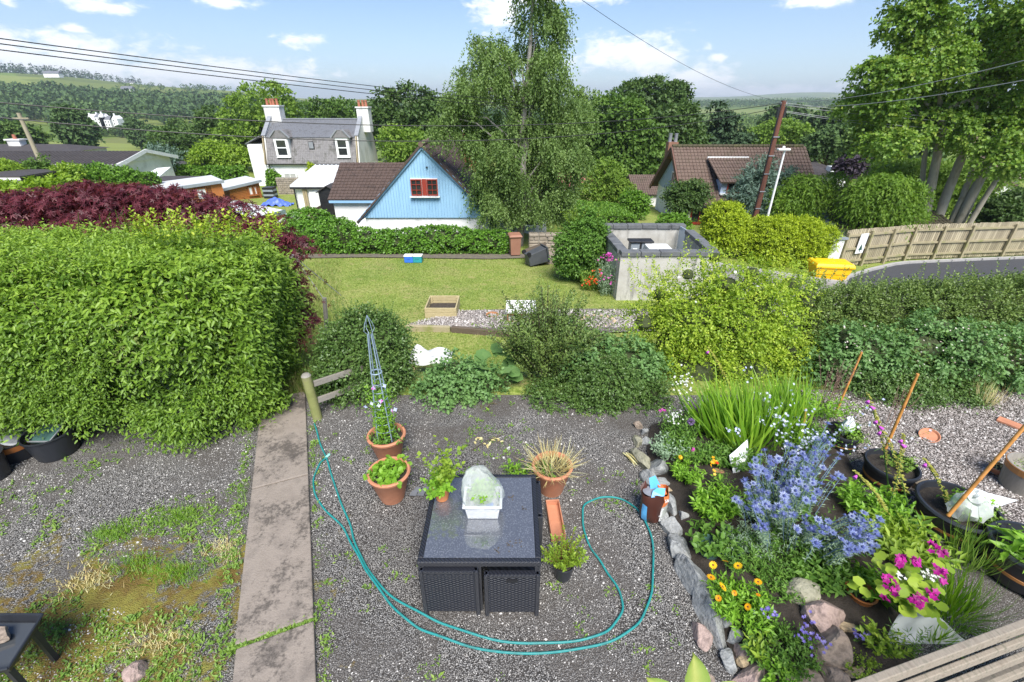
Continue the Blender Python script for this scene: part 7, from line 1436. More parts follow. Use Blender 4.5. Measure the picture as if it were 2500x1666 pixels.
def table_set():
 x0, x1, y0, y1, zt = -.86, .265, 2.70, 3.80, .73; cx, cy = (x0 + x1) / 2, (y0 + y1) / 2
 t = thing('wicker_table', 'square black wicker table with wet glass top in the gravel yard', 'table', (cx, cy, 0))
 m = bpy.data.materials.new('wet_glass'); m.use_nodes = True; n = NT(m.node_tree); b = n.n['Principled BSDF']; pos = n.new('ShaderNodeTexCoord').outputs['Object']
 dirt = n.maprange(n.noise(pos, 4.5, 6, .65), .50, .60); spots = n.maprange(n.noise(pos, 70, 3, .6), .52, .60)
 n.link(n.mix(n.math('MULTIPLY', spots, .7), (.085, .09, .105, 1), (.165, .175, .195, 1)), b.inputs['Base Color'])
 n.link(n.math('ADD', .05, n.math('MULTIPLY', n.math('MULTIPLY', spots, dirt), .30)), b.inputs['Roughness']); b.inputs['Specular IOR Level'].default_value = .9; b.inputs['Coat Weight'].default_value = 1.0; b.inputs['Coat IOR'].default_value = 2.1; n.link(n.math('ADD', .03, n.math('MULTIPLY', dirt, .22)), b.inputs['Coat Roughness'])
 bp = n.new('ShaderNodeBump'); bp.inputs['Strength'].default_value = .12; bp.inputs['Distance'].default_value = .003; n.link(spots, bp.inputs['Height']); n.link(bp.outputs[0], b.inputs['Normal'])
 fw = .05
 for (c_, s_) in (((cx, y0 + fw / 2, zt - .03), (x1 - x0, fw, .06)), ((cx, y1 - fw / 2, zt - .03), (x1 - x0, fw, .06)), ((x0 + fw / 2, cy, zt - .03), (fw, y1 - y0 - 2 * fw, .06)), ((x1 - fw / 2, cy, zt - .03), (fw, y1 - y0 - 2 * fw, .06))): MB().box(c_, s_).build('frame', M_WEDGE, t, bevel=.008)
 MB().box((cx, cy, zt - .012), (x1 - x0 - 2 * fw - .004, y1 - y0 - 2 * fw - .004, .014)).build('glass_top', m, t)
 for px_ in (x0 + .03, x1 - .03):
  for py_ in (y0 + .03, y1 - .03): MB().box((px_, py_, (zt - .06) / 2), (.05, .05, zt - .06)).build('leg', M_WEDGE, t)
 for py_ in (y0 + .035, y1 - .035): MB().box((cx, py_, (zt - .06) / 2), (.03, .05, zt - .06)).build('centre_post', M_WEDGE, t)
 for (dx, dy, r_) in ((.07, .62, .03), (.86, .78, .022), (.98, .62, .014), (.83, .17, .03), (.92, .22, .02), (.74, .13, .018)):
  for k in range(7): p = Vector((x0 + dx + rng.normal() * r_, y0 + dy + rng.normal() * r_, zt - .004)); MB().box(p, (.012, .009, .004), rz=rng.uniform(0, 3)).build('leaf_litter', TWIG, t)
 def chair(label, c, rz, h, w_=.50, gap=0):
  q = thing('cube_chair', label, 'chair', (c[0], c[1], 0), 'cube chairs under the wicker table'); M = Matrix.Rotation(rz, 3, 'Z'); P = lambda a, b_, z: M @ Vector((a, b_, z)) + Vector((c[0], c[1], 0))
  MB().box(P(0, 0, .05 + h / 2), (w_, .05, h), rz=rz).build('back_panel', M_WICK, q, bevel=.012)
  for s in (-1, 1): MB().box(P(s * (w_ / 2 - .018), -.003, .025 + h / 2), (.04, .062, h + .05), rz=rz).build('leg', M_WEDGE, q, bevel=.006, seg=1)
  MB().box(P(0, -.003, .035 + h), (w_ - .08, .06, .04), rz=rz).build('top_rail', M_WEDGE, q, bevel=.008)
  MB().box(P(0, .26, .31), (w_ - .02, .42, .16), rz=rz).build('seat', M_WICK, q, bevel=.01)
  return q, P, M
 chair('front left wicker cube chair with a plain woven back under the table', (x0 + .285, y0 - .005), 0, .60, .54)
 q, P, M = chair('front right wicker cube chair with a hand slot in its lower back', (x1 - .265, y0 - .012), 0, .555, .51)
 MB().box(P(0, -.034, .535), (.10, .012, .03)).build('hand_slot', M_BLACK, q)
 MB().lathe([(0, .0), (.05, .01), (.07, .03), (.03, .05), (0, .045)], 10, P(.02, .14, .6), sx=1.6).build('clear_film', pm('film', (.5, .52, .54), (.6, .62, .64), 8, .15), q)
 chair('right side wicker cube chair jutting out past the table edge', (x1 + .015, y1 - .30), R(90), .63, .5)
 chair('rear left wicker cube chair mostly hidden under the table', (x0 + .3, y1 - .01), R(180), .60, .5)
 c = Vector((-.29, 3.29, zt)); M_TUB = pm('translucent_tub', (.70, .72, .74), (.62, .65, .68), 4, .25, trans=.35)
 q = thing('plastic_tub', 'translucent white plastic tub standing on the wicker table', 'tub', c)
 def ring(w_, d_, z): return [c + Vector((a * w_ / 2, b_ * d_ / 2, z)) for a, b_ in ((-1, -1), (1, -1), (1, 1), (-1, 1))]
 b = MB(); vs = ring(.30, .21, 0) + ring(.355, .255, .19) + ring(.335, .235, .19) + ring(.285, .195, .012); b.add(vs, [(3, 2, 1, 0), (12, 13, 14, 15)] + [(i * 4 + k, i * 4 + (k + 1) % 4, i * 4 + 4 + (k + 1) % 4, i * 4 + 4 + k) for i in range(3) for k in range(4)]); b.build('body', M_TUB, q, bevel=.02)
 for s_, cc in (((.39, .03, .022), (0, -.13, .185)), ((.39, .03, .022), (0, .13, .185)), ((.03, .232, .022), (-.18, 0, .185)), ((.03, .232, .022), (.18, 0, .185))): MB().box(c + Vector(cc), s_).build('rim', M_TUB, q, bevel=.008)
 MB().box(c + Vector((.05, -.06, .075)), (.11, .09, .12)).build('blue_insert', pm('blue_insert', (.05, .14, .55), (.06, .17, .6), 2, .4), q, bevel=.01)
 tuft('seedling_leaves', q, c + Vector((0, .0, .17)), 90, .21, LM['fresh'], 7, .045, .028, .10, spread=.12)
 M_NET = pm('fleece_net', (.66, .72, .67), (.78, .82, .78), 14, .7, .6, 30, alpha=.34)
 b = MB(); n = 64; prof = [(.205, .155, .155), (.20, .15, .24), (.18, .13, .34), (.145, .10, .43), (.10, .07, .51), (.03, .02, .55)]; lean = -.035; vs = []
 for i, (rx, ry, z) in enumerate(prof):
  for k in range(n): a = 6.283 * k / n; w_ = 1 + .06 * math.sin(a * 5 + i) + .04 * math.sin(a * 11 + 2 * i) + .03 * math.sin(a * 19 + 1.3 * i); vs.append(c + Vector((math.copysign(abs(math.cos(a)) ** .7, math.cos(a)) * rx * w_ + lean * (z - .16) * 4, math.copysign(abs(math.sin(a)) ** .7, math.sin(a)) * ry * w_ + .02, z + .02 * math.sin(a * 3 + i))))
 b.add(vs, [(i * n + k, i * n + (k + 1) % n, (i + 1) * n + (k + 1) % n, (i + 1) * n + k) for i in range(len(prof) - 1) for k in range(n)] + [tuple(range((len(prof) - 1) * n, len(prof) * n))]); o = b.build('fleece_cover', M_NET, None, smooth=True, loc=c + Vector((0, 0, .16))); solo(o, 'thin white fleece net draped over the seedlings in the tub', 'net cover')
 c = Vector((-.73, 3.46, zt)); q = pot('small_terracotta_pot', 'small terracotta pot with leafy parsley on the table corner', c, .092, .065, .17, pm('orange_terracotta', (.50, .17, .055), (.56, .21, .08), 4, .7), .02, .02)
 tuft('parsley', q, c + Vector((0, 0, .15)), 60, .20, LM['fresh'], 8, .045, .035, .075, spread=1.2); tuft('lovage', q, c + Vector((.03, .03, .15)), 26, .55, LM['lime'], 13, .05, .038, .05, spread=.35)
table_set()
HQ = [(722, 975), (735, 1020), (757, 1070), (775, 1130), (800, 1200), (818, 1255), (850, 1310), (893, 1365), (970, 1413), (1048, 1444), (1154, 1472), (1259, 1478), (1347, 1470), (1397, 1449), (1425, 1410), (1427, 1370), (1400, 1320), (1372, 1280), (1347, 1240), (1340, 1190), (1346, 1160), (1380, 1143), (1430, 1147), (1470, 1177), (1495, 1230), (1500, 1320), (1490, 1390), (1460, 1440), (1400, 1475), (1300, 1495), (1180, 1500), (1090, 1490), (1000, 1460), (945, 1430), (890, 1380), (843, 1318), (815, 1262), (785, 1207), (742, 1168), (723, 1132), (722, 1100), (734, 1066), (750, 1050)]
def hose():
 pts = [at_z(u * 1.0625, v * 1.0625, .022) for u, v in HQ]; out = []
 for i in range(len(pts) - 1):
  p0, p1, p2, p3 = pts[max(0, i - 1)], pts[i], pts[i + 1], pts[min(len(pts) - 1, i + 2)]
  for k in range(6): s = k / 6; out.append(.5 * ((2 * p1) + (p2 - p0) * s + (2 * p0 - 5 * p1 + 4 * p2 - p3) * s * s + (3 * p1 - p0 - 3 * p2 + p3) * s ** 3))
 out.append(pts[-1]); t = thing('garden_hose', 'teal garden hose looped over the gravel round the table', 'hose', pts[0])
 for i, p in enumerate(out): p.z = .022 + (.02 * math.exp(-((i - 210) / 8) ** 2)) + .004 * math.sin(i * .7); p.x += .007 * math.sin(i * .31) + .004 * math.sin(i * .83); p.y += .006 * math.sin(i * .27 + 1)
 MB().tube(out, .0115, 8).build('tube', pm('teal_hose', (.010, .16, .16), (.02, .24, .23), 6, .45, c3=(.03, .14, .13)), t, smooth=True)
 d = (out[-1] - out[-4]).normalized(); MB().tube([out[-1] - d * .02, out[-1] + d * .05], .018, 10).build('connector', pm('mint_fitting', (.25, .6, .5), (.3, .65, .55), 3, .4), t, smooth=True)
hose()
def bag():
 c = at_z(1590, 1268, 0.0); c.z = .01; t = thing('compost_bag', 'open brown and orange potting bag with blue lining against the stone edging', 'bag', c)
 M_BR = pm('bag_brown', (.055, .018, .012), (.075, .026, .018), 5, .35); M_OR = pm('bag_orange', (.55, .13, .03), (.62, .2, .07), 5, .3); M_BL = pm('bag_blue', (.09, .36, .68), (.13, .45, .76), 5, .35); M_SI = pm('bag_grey', (.34, .36, .33), (.42, .44, .41), 9, .4)
 n = 22; prof = [(.085, 0), (.135, .04), (.15, .14), (.15, .26), (.165, .36), (.15, .42)]; b = MB(); vs = []
 for i, (r, z) in enumerate(prof):
  for k in range(n): a = 6.283 * k / n; w_ = 1 + .06 * math.sin(a * 4 + i * 1.3) + .04 * math.sin(a * 7 + i); vs.append(c + Vector((math.cos(a) * r * w_, math.sin(a) * r * .72 * w_ + .09 * z, z + (.03 * math.sin(a * 3) if i == 5 else 0))))
 for i in range(5):
  for k in range(n):
   a = 6.283 * (k + .5) / n; m_ = 0 if 4.1 < a < 5.0 else (1 if (a > 5.0 or a < 1.6) and i >= 3 else (3 if (a >= 5.0 or a < 1.2) else (2 if 3.3 < a <= 4.1 and i < 3 else 0)))
   b.mat(m_); b.f.append((i * n + k, i * n + (k + 1) % n, (i + 1) * n + (k + 1) % n, (i + 1) * n + k)); b.mi.append(m_)
 b.v = [tuple(x) for x in vs]; b.f.append(tuple(range(n - 1, -1, -1))); b.mi.append(0)
 b.build('body', [M_BR, M_OR, M_BL, M_SI], t, smooth=True)
 tp = c + Vector((-.02, .03, .40)); MB().lathe([(.02, 0), (.13, .015)], 14, tp, sy=.7).build('contents', pm('grey_lining', (.16, .16, .18), (.3, .3, .32), 6, .4), t)
 MB().add([tp + Vector(q) for q in ((-.03, .03, .0), (.10, .05, .02), (.02, .10, .16), (-.05, .09, .13))], [(0, 1, 2, 3)]).build('blue_flap', M_BL, t); MB().add([tp + Vector(q) for q in ((-.06, -.10, .02), (.09, -.09, .03), (.12, -.01, .07), (.03, .0, .07), (-.03, -.04, .06))], [(0, 1, 2, 3, 4)]).build('blue_flap', M_BL, t)
 MB().add([tp + Vector(q) for q in ((.07, -.06, .0), (.16, .0, -.03), (.12, .09, .03), (.05, .06, .06))], [(0, 1, 2, 3)]).build('orange_flap', M_OR, t); MB().add([tp + Vector(q) for q in ((-.14, .0, -.02), (-.06, .06, .02), (-.08, .1, .09), (-.15, .05, .04))], [(0, 1, 2, 3)]).build('brown_flap', M_BR, t)
 for (txt, loc, rot, s) in (('Potting Gd', c + Vector((.035, -.125, .30)), (R(90), R(90), 0), .045), ('56', c + Vector((.07, -.11, .375)), (R(70), 0, R(20)), .055)):
  cu = bpy.data.curves.new('lettering', 'FONT'); cu.body = txt; cu.size = s; cu.extrude = .001; o = bpy.data.objects.new('lettering', cu); COL.objects.link(o); dg = bpy.context.evaluated_depsgraph_get(); me = bpy.data.meshes.new_from_object(o.evaluated_get(dg)); bpy.data.objects.remove(o)
  o = link_mesh('lettering', me, M_UPVC, t); o.location = loc - t.location; o.rotation_euler = rot
bag()
def gate_post():
 M_MP = pm('mossy_post', (.16, .18, .05), (.22, .23, .08), 3, .85, .3, 30, c3=(.20, .18, .11)); b0 = at_z(776, 1022, 0); tz = at_y(750, 918, b0.y).z
 t = thing('gate_post', 'thick mossy green wooden gate post at the end of the path', 'post', b0); MB().tube([b0 - Vector((0, 0, .1)), Vector((b0.x - .02, b0.y, tz))], [.075, .07], 14).build('post', M_MP, t, smooth=True)
 MB().lathe([(.072, 0), (.05, .03), (0, .04)], 14, (b0.x - .02, b0.y, tz)).build('cap', MATS['grey_post'], t)
 for z, dz in ((tz - .16, .0), (tz - .46, .0)): MB().beam((b0.x + .05, b0.y + .03, z), (b0.x + .62, b0.y + .58, z - .05), .045, .085).build('rail', MATS['grey_post'], t)
gate_post()
def tub(label, c, r, h, mat, band=None, extra=None):
 t = thing('plastic_tub', label, 'tub', c); c = Vector(c); MB().lathe([(0, 0), (r * .78, 0), (r * .8, .01), (r * .97, h - .03), (r * 1.03, h - .015), (r * 1.03, h), (r * .95, h), (r * .92, h - .04), (r * .78, .03), (0, .03)], 32, c).build('body', mat, t, smooth=True)
 if band: MB().lathe([(r * .915, h * .62), (r * .995, h * .93)], 32, c, cap=False).build('band', band, t, smooth=True)
 MB().lathe([(0, h * .6), (r * .86, h * .58)], 20, c).build('contents', M_SOIL, t)
 return t
c = at_z(145, 1105, 0); c.z = .01; t = tub('large black tub with a green tray inside under the hedge', c, .29, .36, M_BPLAS); MB().box(c + Vector((-.03, 0, .31)), (.3, .26, .02), M=Matrix.Rotation(R(20), 3, 'X')).build('tray', pm('green_tray', (.05, .11, .10), (.07, .14, .12), 3, .4), t); b = MB()
for (p, q) in (((-.18, -.13), (.12, -.13)), ((.12, -.13), (.12, .13)), ((.12, .13), (-.18, .13)), ((-.18, .13), (-.18, -.13))): b.beam(c + Vector((p[0], p[1], .335 + p[1] * .3)), c + Vector((q[0], q[1], .335 + q[1] * .3)), .014, .014)
b.build('frame', M_LEAD, t)
c = at_z(52, 1112, 0); c.z = .01; t = tub('black tub with an orange-brown band and a grey lid at the hedge foot', c, .26, .30, M_BPLAS, pm('orange_band', (.36, .12, .03), (.42, .15, .04), 3, .5)); MB().lathe([(0, .03), (.17, .02), (.19, 0)], 20, c + Vector((.06, .05, .29)), M=Matrix.Rotation(R(14), 3, 'Y')).build('lid', M_LEAD, t, smooth=True)
c = at_z(-8, 1165, 0); c.z = .01; tub('black tub cut by the left edge of the picture', c, .19, .36, M_BPLAS)
c = at_z(2, 1098, 0); o = MB().lathe([(0, .3), (.08, .28), (.14, .2), (.1, .08), (.12, 0)], 9, c, sy=.6).build('blue_sack', MATS['blue_tarp'], None, loc=c); solo(o, 'crumpled blue sack beside the banded tub at the left edge', 'sack')
def tray():
 zt = .55; a, b_, c, d = at_z(-130, 1500, zt), at_z(104, 1500, zt), at_z(20, 1632, zt), at_z(-170, 1666, zt); t = thing('black_tray', 'black plastic tray on a low stand at the lower left corner', 'tray', (a.x, a.y, 0)); ps = [a, b_, c, d]; ctr = sum(ps, Vector()) / 4
 MB().prism([(q.x, q.y, zt - .08) for q in [p.lerp(ctr, .1) for p in ps]], (0, 0, .015)).build('base', M_BPLAS, t)
 for i in range(4): p, q = ps[i], ps[(i + 1) % 4]; MB().prism([p, q, q.lerp(ctr, .1) - Vector((0, 0, .08)), p.lerp(ctr, .1) - Vector((0, 0, .08))], (ctr - (p + q) / 2).normalized() * .012).build('side', M_BPLAS, t); MB().tube([p, q], .010, 6).build('rim', M_BPLAS, t)
 for p in ps: q = p.lerp(ctr, .3); MB().box((q.x, q.y, (zt - .08) / 2), (.04, .04, zt - .08)).build('leg', M_BPLAS, t)
 MB().prism([(q.x, q.y, zt - .062) for q in [p.lerp(ctr, .16) for p in ps]], (0, 0, .004)).build('water', pm('tray_water', (.05, .055, .06), (.06, .065, .07), 2, .05, spec=.8), t)
 return ctr, zt
TRAY_C, TRAY_Z = tray()
def bench():
 M_BEN = pm('weathered_bench', (.20, .165, .125), (.30, .255, .20), 3, .8, .35, 40, stretch=(9, 2, 9), c3=(.15, .14, .10), detail=7)
 a, b_ = at_z(2075, 1672, .92), at_z(2560, 1492, .92); d = (b_ - a).normalized(); nrm_ = Vector((d.y, -d.x, 0)); t = thing('garden_bench', 'weathered grey wooden bench back at the lower right corner', 'bench', (a.x, a.y, 0)); tilt = Vector((0, 0, 1)) + nrm_ * -.12
 ad = Vector(d).cross(tilt).normalized(); 
 for k in range(5): z = .92 - k * .105; o_ = nrm_ * (.03 + .05 * k); MB().beam(Vector((a.x, a.y, z)) + o_ - d * .02, Vector((b_.x, b_.y, z)) + o_ + d * .4, .034 if k else .05, .075 if k else .085, side=ad).build('slat', M_BEN, t, bevel=.006, seg=2)
 for s in (.04, (b_ - a).length + .3): p = a + d * s + nrm_ * .07; MB().box((p.x, p.y, .47), (.06, .07, .94), rz=math.atan2(d.y, d.x)).build('leg', M_BEN, t)
 for s in (0, 1, 2, 3): q = nrm_ * (.12 + .11 * s); MB().beam(Vector((a.x, a.y, .42)) + q, Vector((b_.x, b_.y, .42)) + q + d * .35, .09, .03, side=nrm_).build('seat_slat', M_BEN, t, bevel=.005, seg=1)
bench()
def tall_plant():
 c = Vector((.82, 1.02, 0)); t = thing('tall_leafy_plant', 'broad yellow-green leaves of a tall plant at the bottom edge', 'plant', c); tips = [(at_z(1697, 1700, 2.5), (.0, .35, 1.0), .15), (at_z(1655, 1730, 2.45), (-.6, .3, .5), .14), (at_z(1735, 1725, 2.45), (.85, .3, .35), .14), (at_z(1690, 1760, 2.4), (.1, .5, .5), .13)]
 M_BIG = leafmat('leaf_variegated', [(.11, .17, .03), (.17, .22, .05), (.26, .27, .08)], .45, .3); b = MB(); base = Vector((tips[0][0].x, tips[0][0].y - .03, 0)); b.tube([base, Vector((base.x, base.y, 2.45))], [.02, .008], 6); b.build('stem', TWIG, t)
 for i, (p, d, l) in enumerate(tips):
  d = Vector(d).normalized(); nn = Vector(((.2, -1.0, .45), (.2, -.8, .8), (-.2, -.8, .8), (0, -.5, 1))[i]); sd = d.cross(nn).normalized(); nn = sd.cross(d); nu, nv = 12, 8; vs = []
  for a in range(nu + 1):
   f = a / nu; w_ = .34 * l * math.sin(math.pi * min(1, f ** .8 * .97 + .02)) ** .8
   for b2 in range(nv + 1): e = b2 / nv * 2 - 1; vs.append(p + d * l * f + sd * w_ * e + nn * (.10 * l * abs(e) - .22 * l * f * f + .012 * l * math.cos((f * 9 - abs(e) * 2) * 3)))
  o = MB().add(vs, [(a * (nv + 1) + k, a * (nv + 1) + k + 1, (a + 1) * (nv + 1) + k + 1, (a + 1) * (nv + 1) + k) for a in range(nu) for k in range(nv)]).build('leaf', M_BIG, t, smooth=True); at_ = o.data.attributes.new('rnd', 'FLOAT', 'POINT'); at_.data.foreach_set('value', np.array([.9 - .8 * abs(k / nv * 2 - 1) if i != 2 else .4 + .5 * (k % 2) for a in range(nu + 1) for k in range(nv + 1)], np.float32))
tall_plant()
# ============================================================ THE FLOWER BED
def rock_mesh(sx, sy, sz, seed, ang=0.25):
 bm = bmesh.new(); bmesh.ops.create_icosphere(bm, subdivisions=3, radius=1.0); r = np.random.default_rng(seed)
 pl = [(nrm(r.normal(size=(1, 3)))[0], r.uniform(.42, .8)) for _ in range(11)]
 for v in bm.verts:
  p = np.array(v.co)
  for n, d in pl:
   e = p @ n - d
   if e > 0: p = p - n * e * .97
  p = p * (1 + r.normal() * .022 + .03 * math.sin(7 * p[0] + seed) * math.cos(6 * p[1] + 5 * p[2])); v.co = (p[0] * sx, p[1] * sy, p[2] * sz)
 me = bpy.data.meshes.new('stone'); bm.to_mesh(me); bm.free(); return me
def stone_mat(name, a, b, c, tex=9):
 return pm(name, tuple(.7 * x for x in a), tuple(1.25 * x for x in b), tex, .8, .9, 28, c3=tuple(.55 * x for x in c), detail=9)
M_ST = {'g': stone_mat('stone_grey', (.17, .175, .175), (.25, .255, .25), (.12, .125, .12)), 'p': stone_mat('stone_pink', (.25, .18, .155), (.30, .22, .19), (.20, .14, .12)), 't': stone_mat('stone_tan', (.30, .22, .13), (.38, .29, .18), (.24, .17, .10)),
  'b': stone_mat('stone_brown', (.17, .13, .10), (.23, .18, .14), (.13, .11, .08)), 'm': stone_mat('stone_mossy', (.17, .17, .11), (.23, .22, .16), (.12, .13, .06)), 'r': stone_mat('stone_rust', (.26, .11, .06), (.32, .15, .09), (.2, .09, .05))}
def bed_z(x, y): return .0
SOILP = [(1590, 1030), (1580, 1090), (1612, 1170), (1635, 1240), (1655, 1300), (1690, 1390), (1730, 1480), (1790, 1580), (1850, 1670), (2090, 1670), (2240, 1600), (2240, 1480), (2230, 1380), (2160, 1280), (2110, 1180), (2060, 1080), (1960, 1010), (1840, 985), (1700, 990)]
sp = [at_z(u, v, .1) for u, v in SOILP]; ctr = sum(sp, Vector()) / len(sp); V = []; n_r = 6; m = len(sp)
for j in range(n_r + 1):
 f = j / n_r
 for p in sp: q = p.lerp(ctr, f); V.append((q.x, q.y, .03 + .13 * min(1, f * 4) + (.025 * float(vnoise(q.x, q.y, 6, 61)) if j else 0)))
F = [(j * m + k, j * m + (k + 1) % m, (j + 1) * m + (k + 1) % m, (j + 1) * m + k) for j in range(n_r) for k in range(m)]
me = bpy.data.meshes.new('flower_bed'); me.from_pydata(V, [], F); me.update(); struct(link_mesh('flower_bed', me, pm('bed_soil', (.026, .020, .015), (.05, .039, .03), 14, .95, .9, 60)))
BZ = .15
def stones(t, L, zc):
 for i, (u, v, hw, hh, kd) in enumerate(L):
  c = at_z(u, v, zc); s = (c - Vector((0, 0, CAM_H))).length / 1111 * .93; sx, sy, sz = hw * s * 1.1, hh * s * 1.22, min(hw, hh) * s * 1.0 + .03
  me = rock_mesh(sx, max(sy, sx * .5), sz, 100 + i + int(u)); o = link_mesh('stone', me, M_ST[kd], t); o.location = Vector((c.x, c.y, max(.0, zc - .04))) - t.location; o.rotation_euler = (random.uniform(-.15, .15), random.uniform(-.15, .15), random.uniform(-.35, .35))
t = thing('stone_edging', 'rough grey and pink stones edging the flower bed', 'stone edging', at_z(1650, 1300, 0))
stones(t, [(1560, 1034, 14, 8, 'b'), (1573, 1050, 12, 12, 'g'), (1580, 1073, 18, 14, 'g'), (1556, 1075, 12, 18, 'm'), (1568, 1122, 21, 42, 'm'), (1601, 1143, 28, 27, 'g'), (1590, 1170, 21, 28, 'g'), (1621, 1175, 25, 18, 'g'), (1635, 1195, 15, 9, 't'), (1618, 1214, 11, 20, 'g'), (1637, 1229, 17, 29, 'g'), (1660, 1234, 14, 11, 'p'), (1670, 1260, 20, 19, 'g'), (1620, 1258, 13, 24, 'g'),
   (1646, 1288, 29, 27, 'g'), (1658, 1333, 30, 29, 'g'), (1702, 1322, 20, 21, 't'), (1686, 1286, 9, 12, 't'), (1697, 1412, 36, 62, 'g'), (1741, 1513, 31, 68, 'g'), (1714, 1545, 21, 30, 'p'), (1776, 1506, 16, 30, 'g'), (1797, 1556, 21, 18, 'g'), (1818, 1586, 25, 20, 'p'), (1784, 1615, 18, 24, 'g'), (1818, 1614, 14, 12, 't'), (1832, 1648, 42, 26, 'p'), (1954, 1655, 40, 24, 'b'), (2040, 1655, 26, 26, 'b'), (2074, 1634, 27, 18, 't'), (1725, 1650, 20, 14, 'b'), (1806, 1525, 17, 12, 'b')], .07)
t = thing('bed_stones', 'larger mossy and pinkish rocks lying in the flower bed soil', 'rocks', at_z(1990, 1490, 0))
stones(t, [(1948, 1447, 43, 32, 'm'), (1998, 1497, 50, 42, 'p'), (2059, 1529, 26, 15, 't'), (2040, 1586, 43, 42, 'b'), (2025, 1537, 14, 10, 'g'), (1883, 1384, 21, 18, 'm'), (1755, 1148, 19, 13, 'r'), (1725, 1120, 14, 10, 'b'), (1775, 1362, 14, 8, 'g')], .15)
t = thing('loose_stone', 'single flat reddish stone in the gravel at the bottom left', 'stone', at_z(330, 1640, 0)); stones(t, [(330, 1645, 22, 18, 'p')], .03)
for (tt_, p, s) in ROCK_LATER:
 o = link_mesh('stone', rock_mesh(s, s, s * .7, int(p.x * 100) + 7), M_ST['t'], tt_); o.location = p - tt_.location
o = link_mesh('tray_stone', rock_mesh(.17, .11, .06, 3), M_ST['b']); o.location = (TRAY_C.x + .02, TRAY_C.y + .07, TRAY_Z); solo(o, 'flat brown stone weighing down the black tray', 'stone')
t = thing('slate_pieces', 'broken grey slate pieces on the gravel beside the front pot', 'slate', at_z(1018, 1202, 0))
for k in range(4): c = at_z(1010 + 9 * k, 1206 - 9 * (k % 2), .02); MB().prism([c + Vector(q) for q in ((-.05, -.03, 0), (.04, -.04, 0), (.05, .03, .01), (-.02, .04, .01))], (0, 0, .008)).build('piece', M_SLATE, t)
def Z(u, v, z=BZ): return at_z(u, v, z)
def many(us, vs, z): return np.array([tuple(at_z(u, v, z)) for u, v in zip(us, vs)])
def clump(name, label, cat, u, v, n, r, ln, mat, k=8, L=.05, W=.025, spread=.5, tpl=T_LEAF2, droop=.25, z=BZ, ry=None, group=None):
 """leafy perennial: stems rise from the soil at a picture point"""
 c = Z(u, v, z); t = thing(name, label, cat, c, group); a = rng.uniform(0, 6.28, n); q = np.sqrt(rng.uniform(0, 1, n)); S = np.array(c) + np.stack([np.cos(a) * q * r, np.sin(a) * q * (ry or r), 0 * a], 1)
 D = nrm(np.stack([np.cos(a) * spread * q, np.sin(a) * spread * q, np.ones(n)], 1) + rng.normal(size=(n, 3)) * .12); ls = ln * rng.uniform(.6, 1.15, n)
 P, LD, LN, sr, tt = shoots(S, D, ls, k, droop); w_ = rng.uniform(.7, 1.3, len(P)); scatter_mesh('foliage', P, LD, LN, L * w_, W * w_, tpl, .35 * sr + .35 * rng.uniform(0, 1, len(P)) + .3 * tt, mat, t)
 return t, S, D, ls
def stems(t, S, D, ls, r=.003, mat=None, droop=0.0, step=1, name='stems'):
 b = MB()
 for i in range(0, len(S), step): p, d, l = Vector(S[i]), Vector(D[i]), float(ls[i]); b.tube([p, p + d * l * .5 - Vector((0, 0, droop * l * .25)), p + d * l - Vector((0, 0, droop * l))], [r, r * .8, r * .5], 4)
 o = b.build(name, mat or MATS['leaf_herb'], t); o['kind'] = 'stuff'; return o
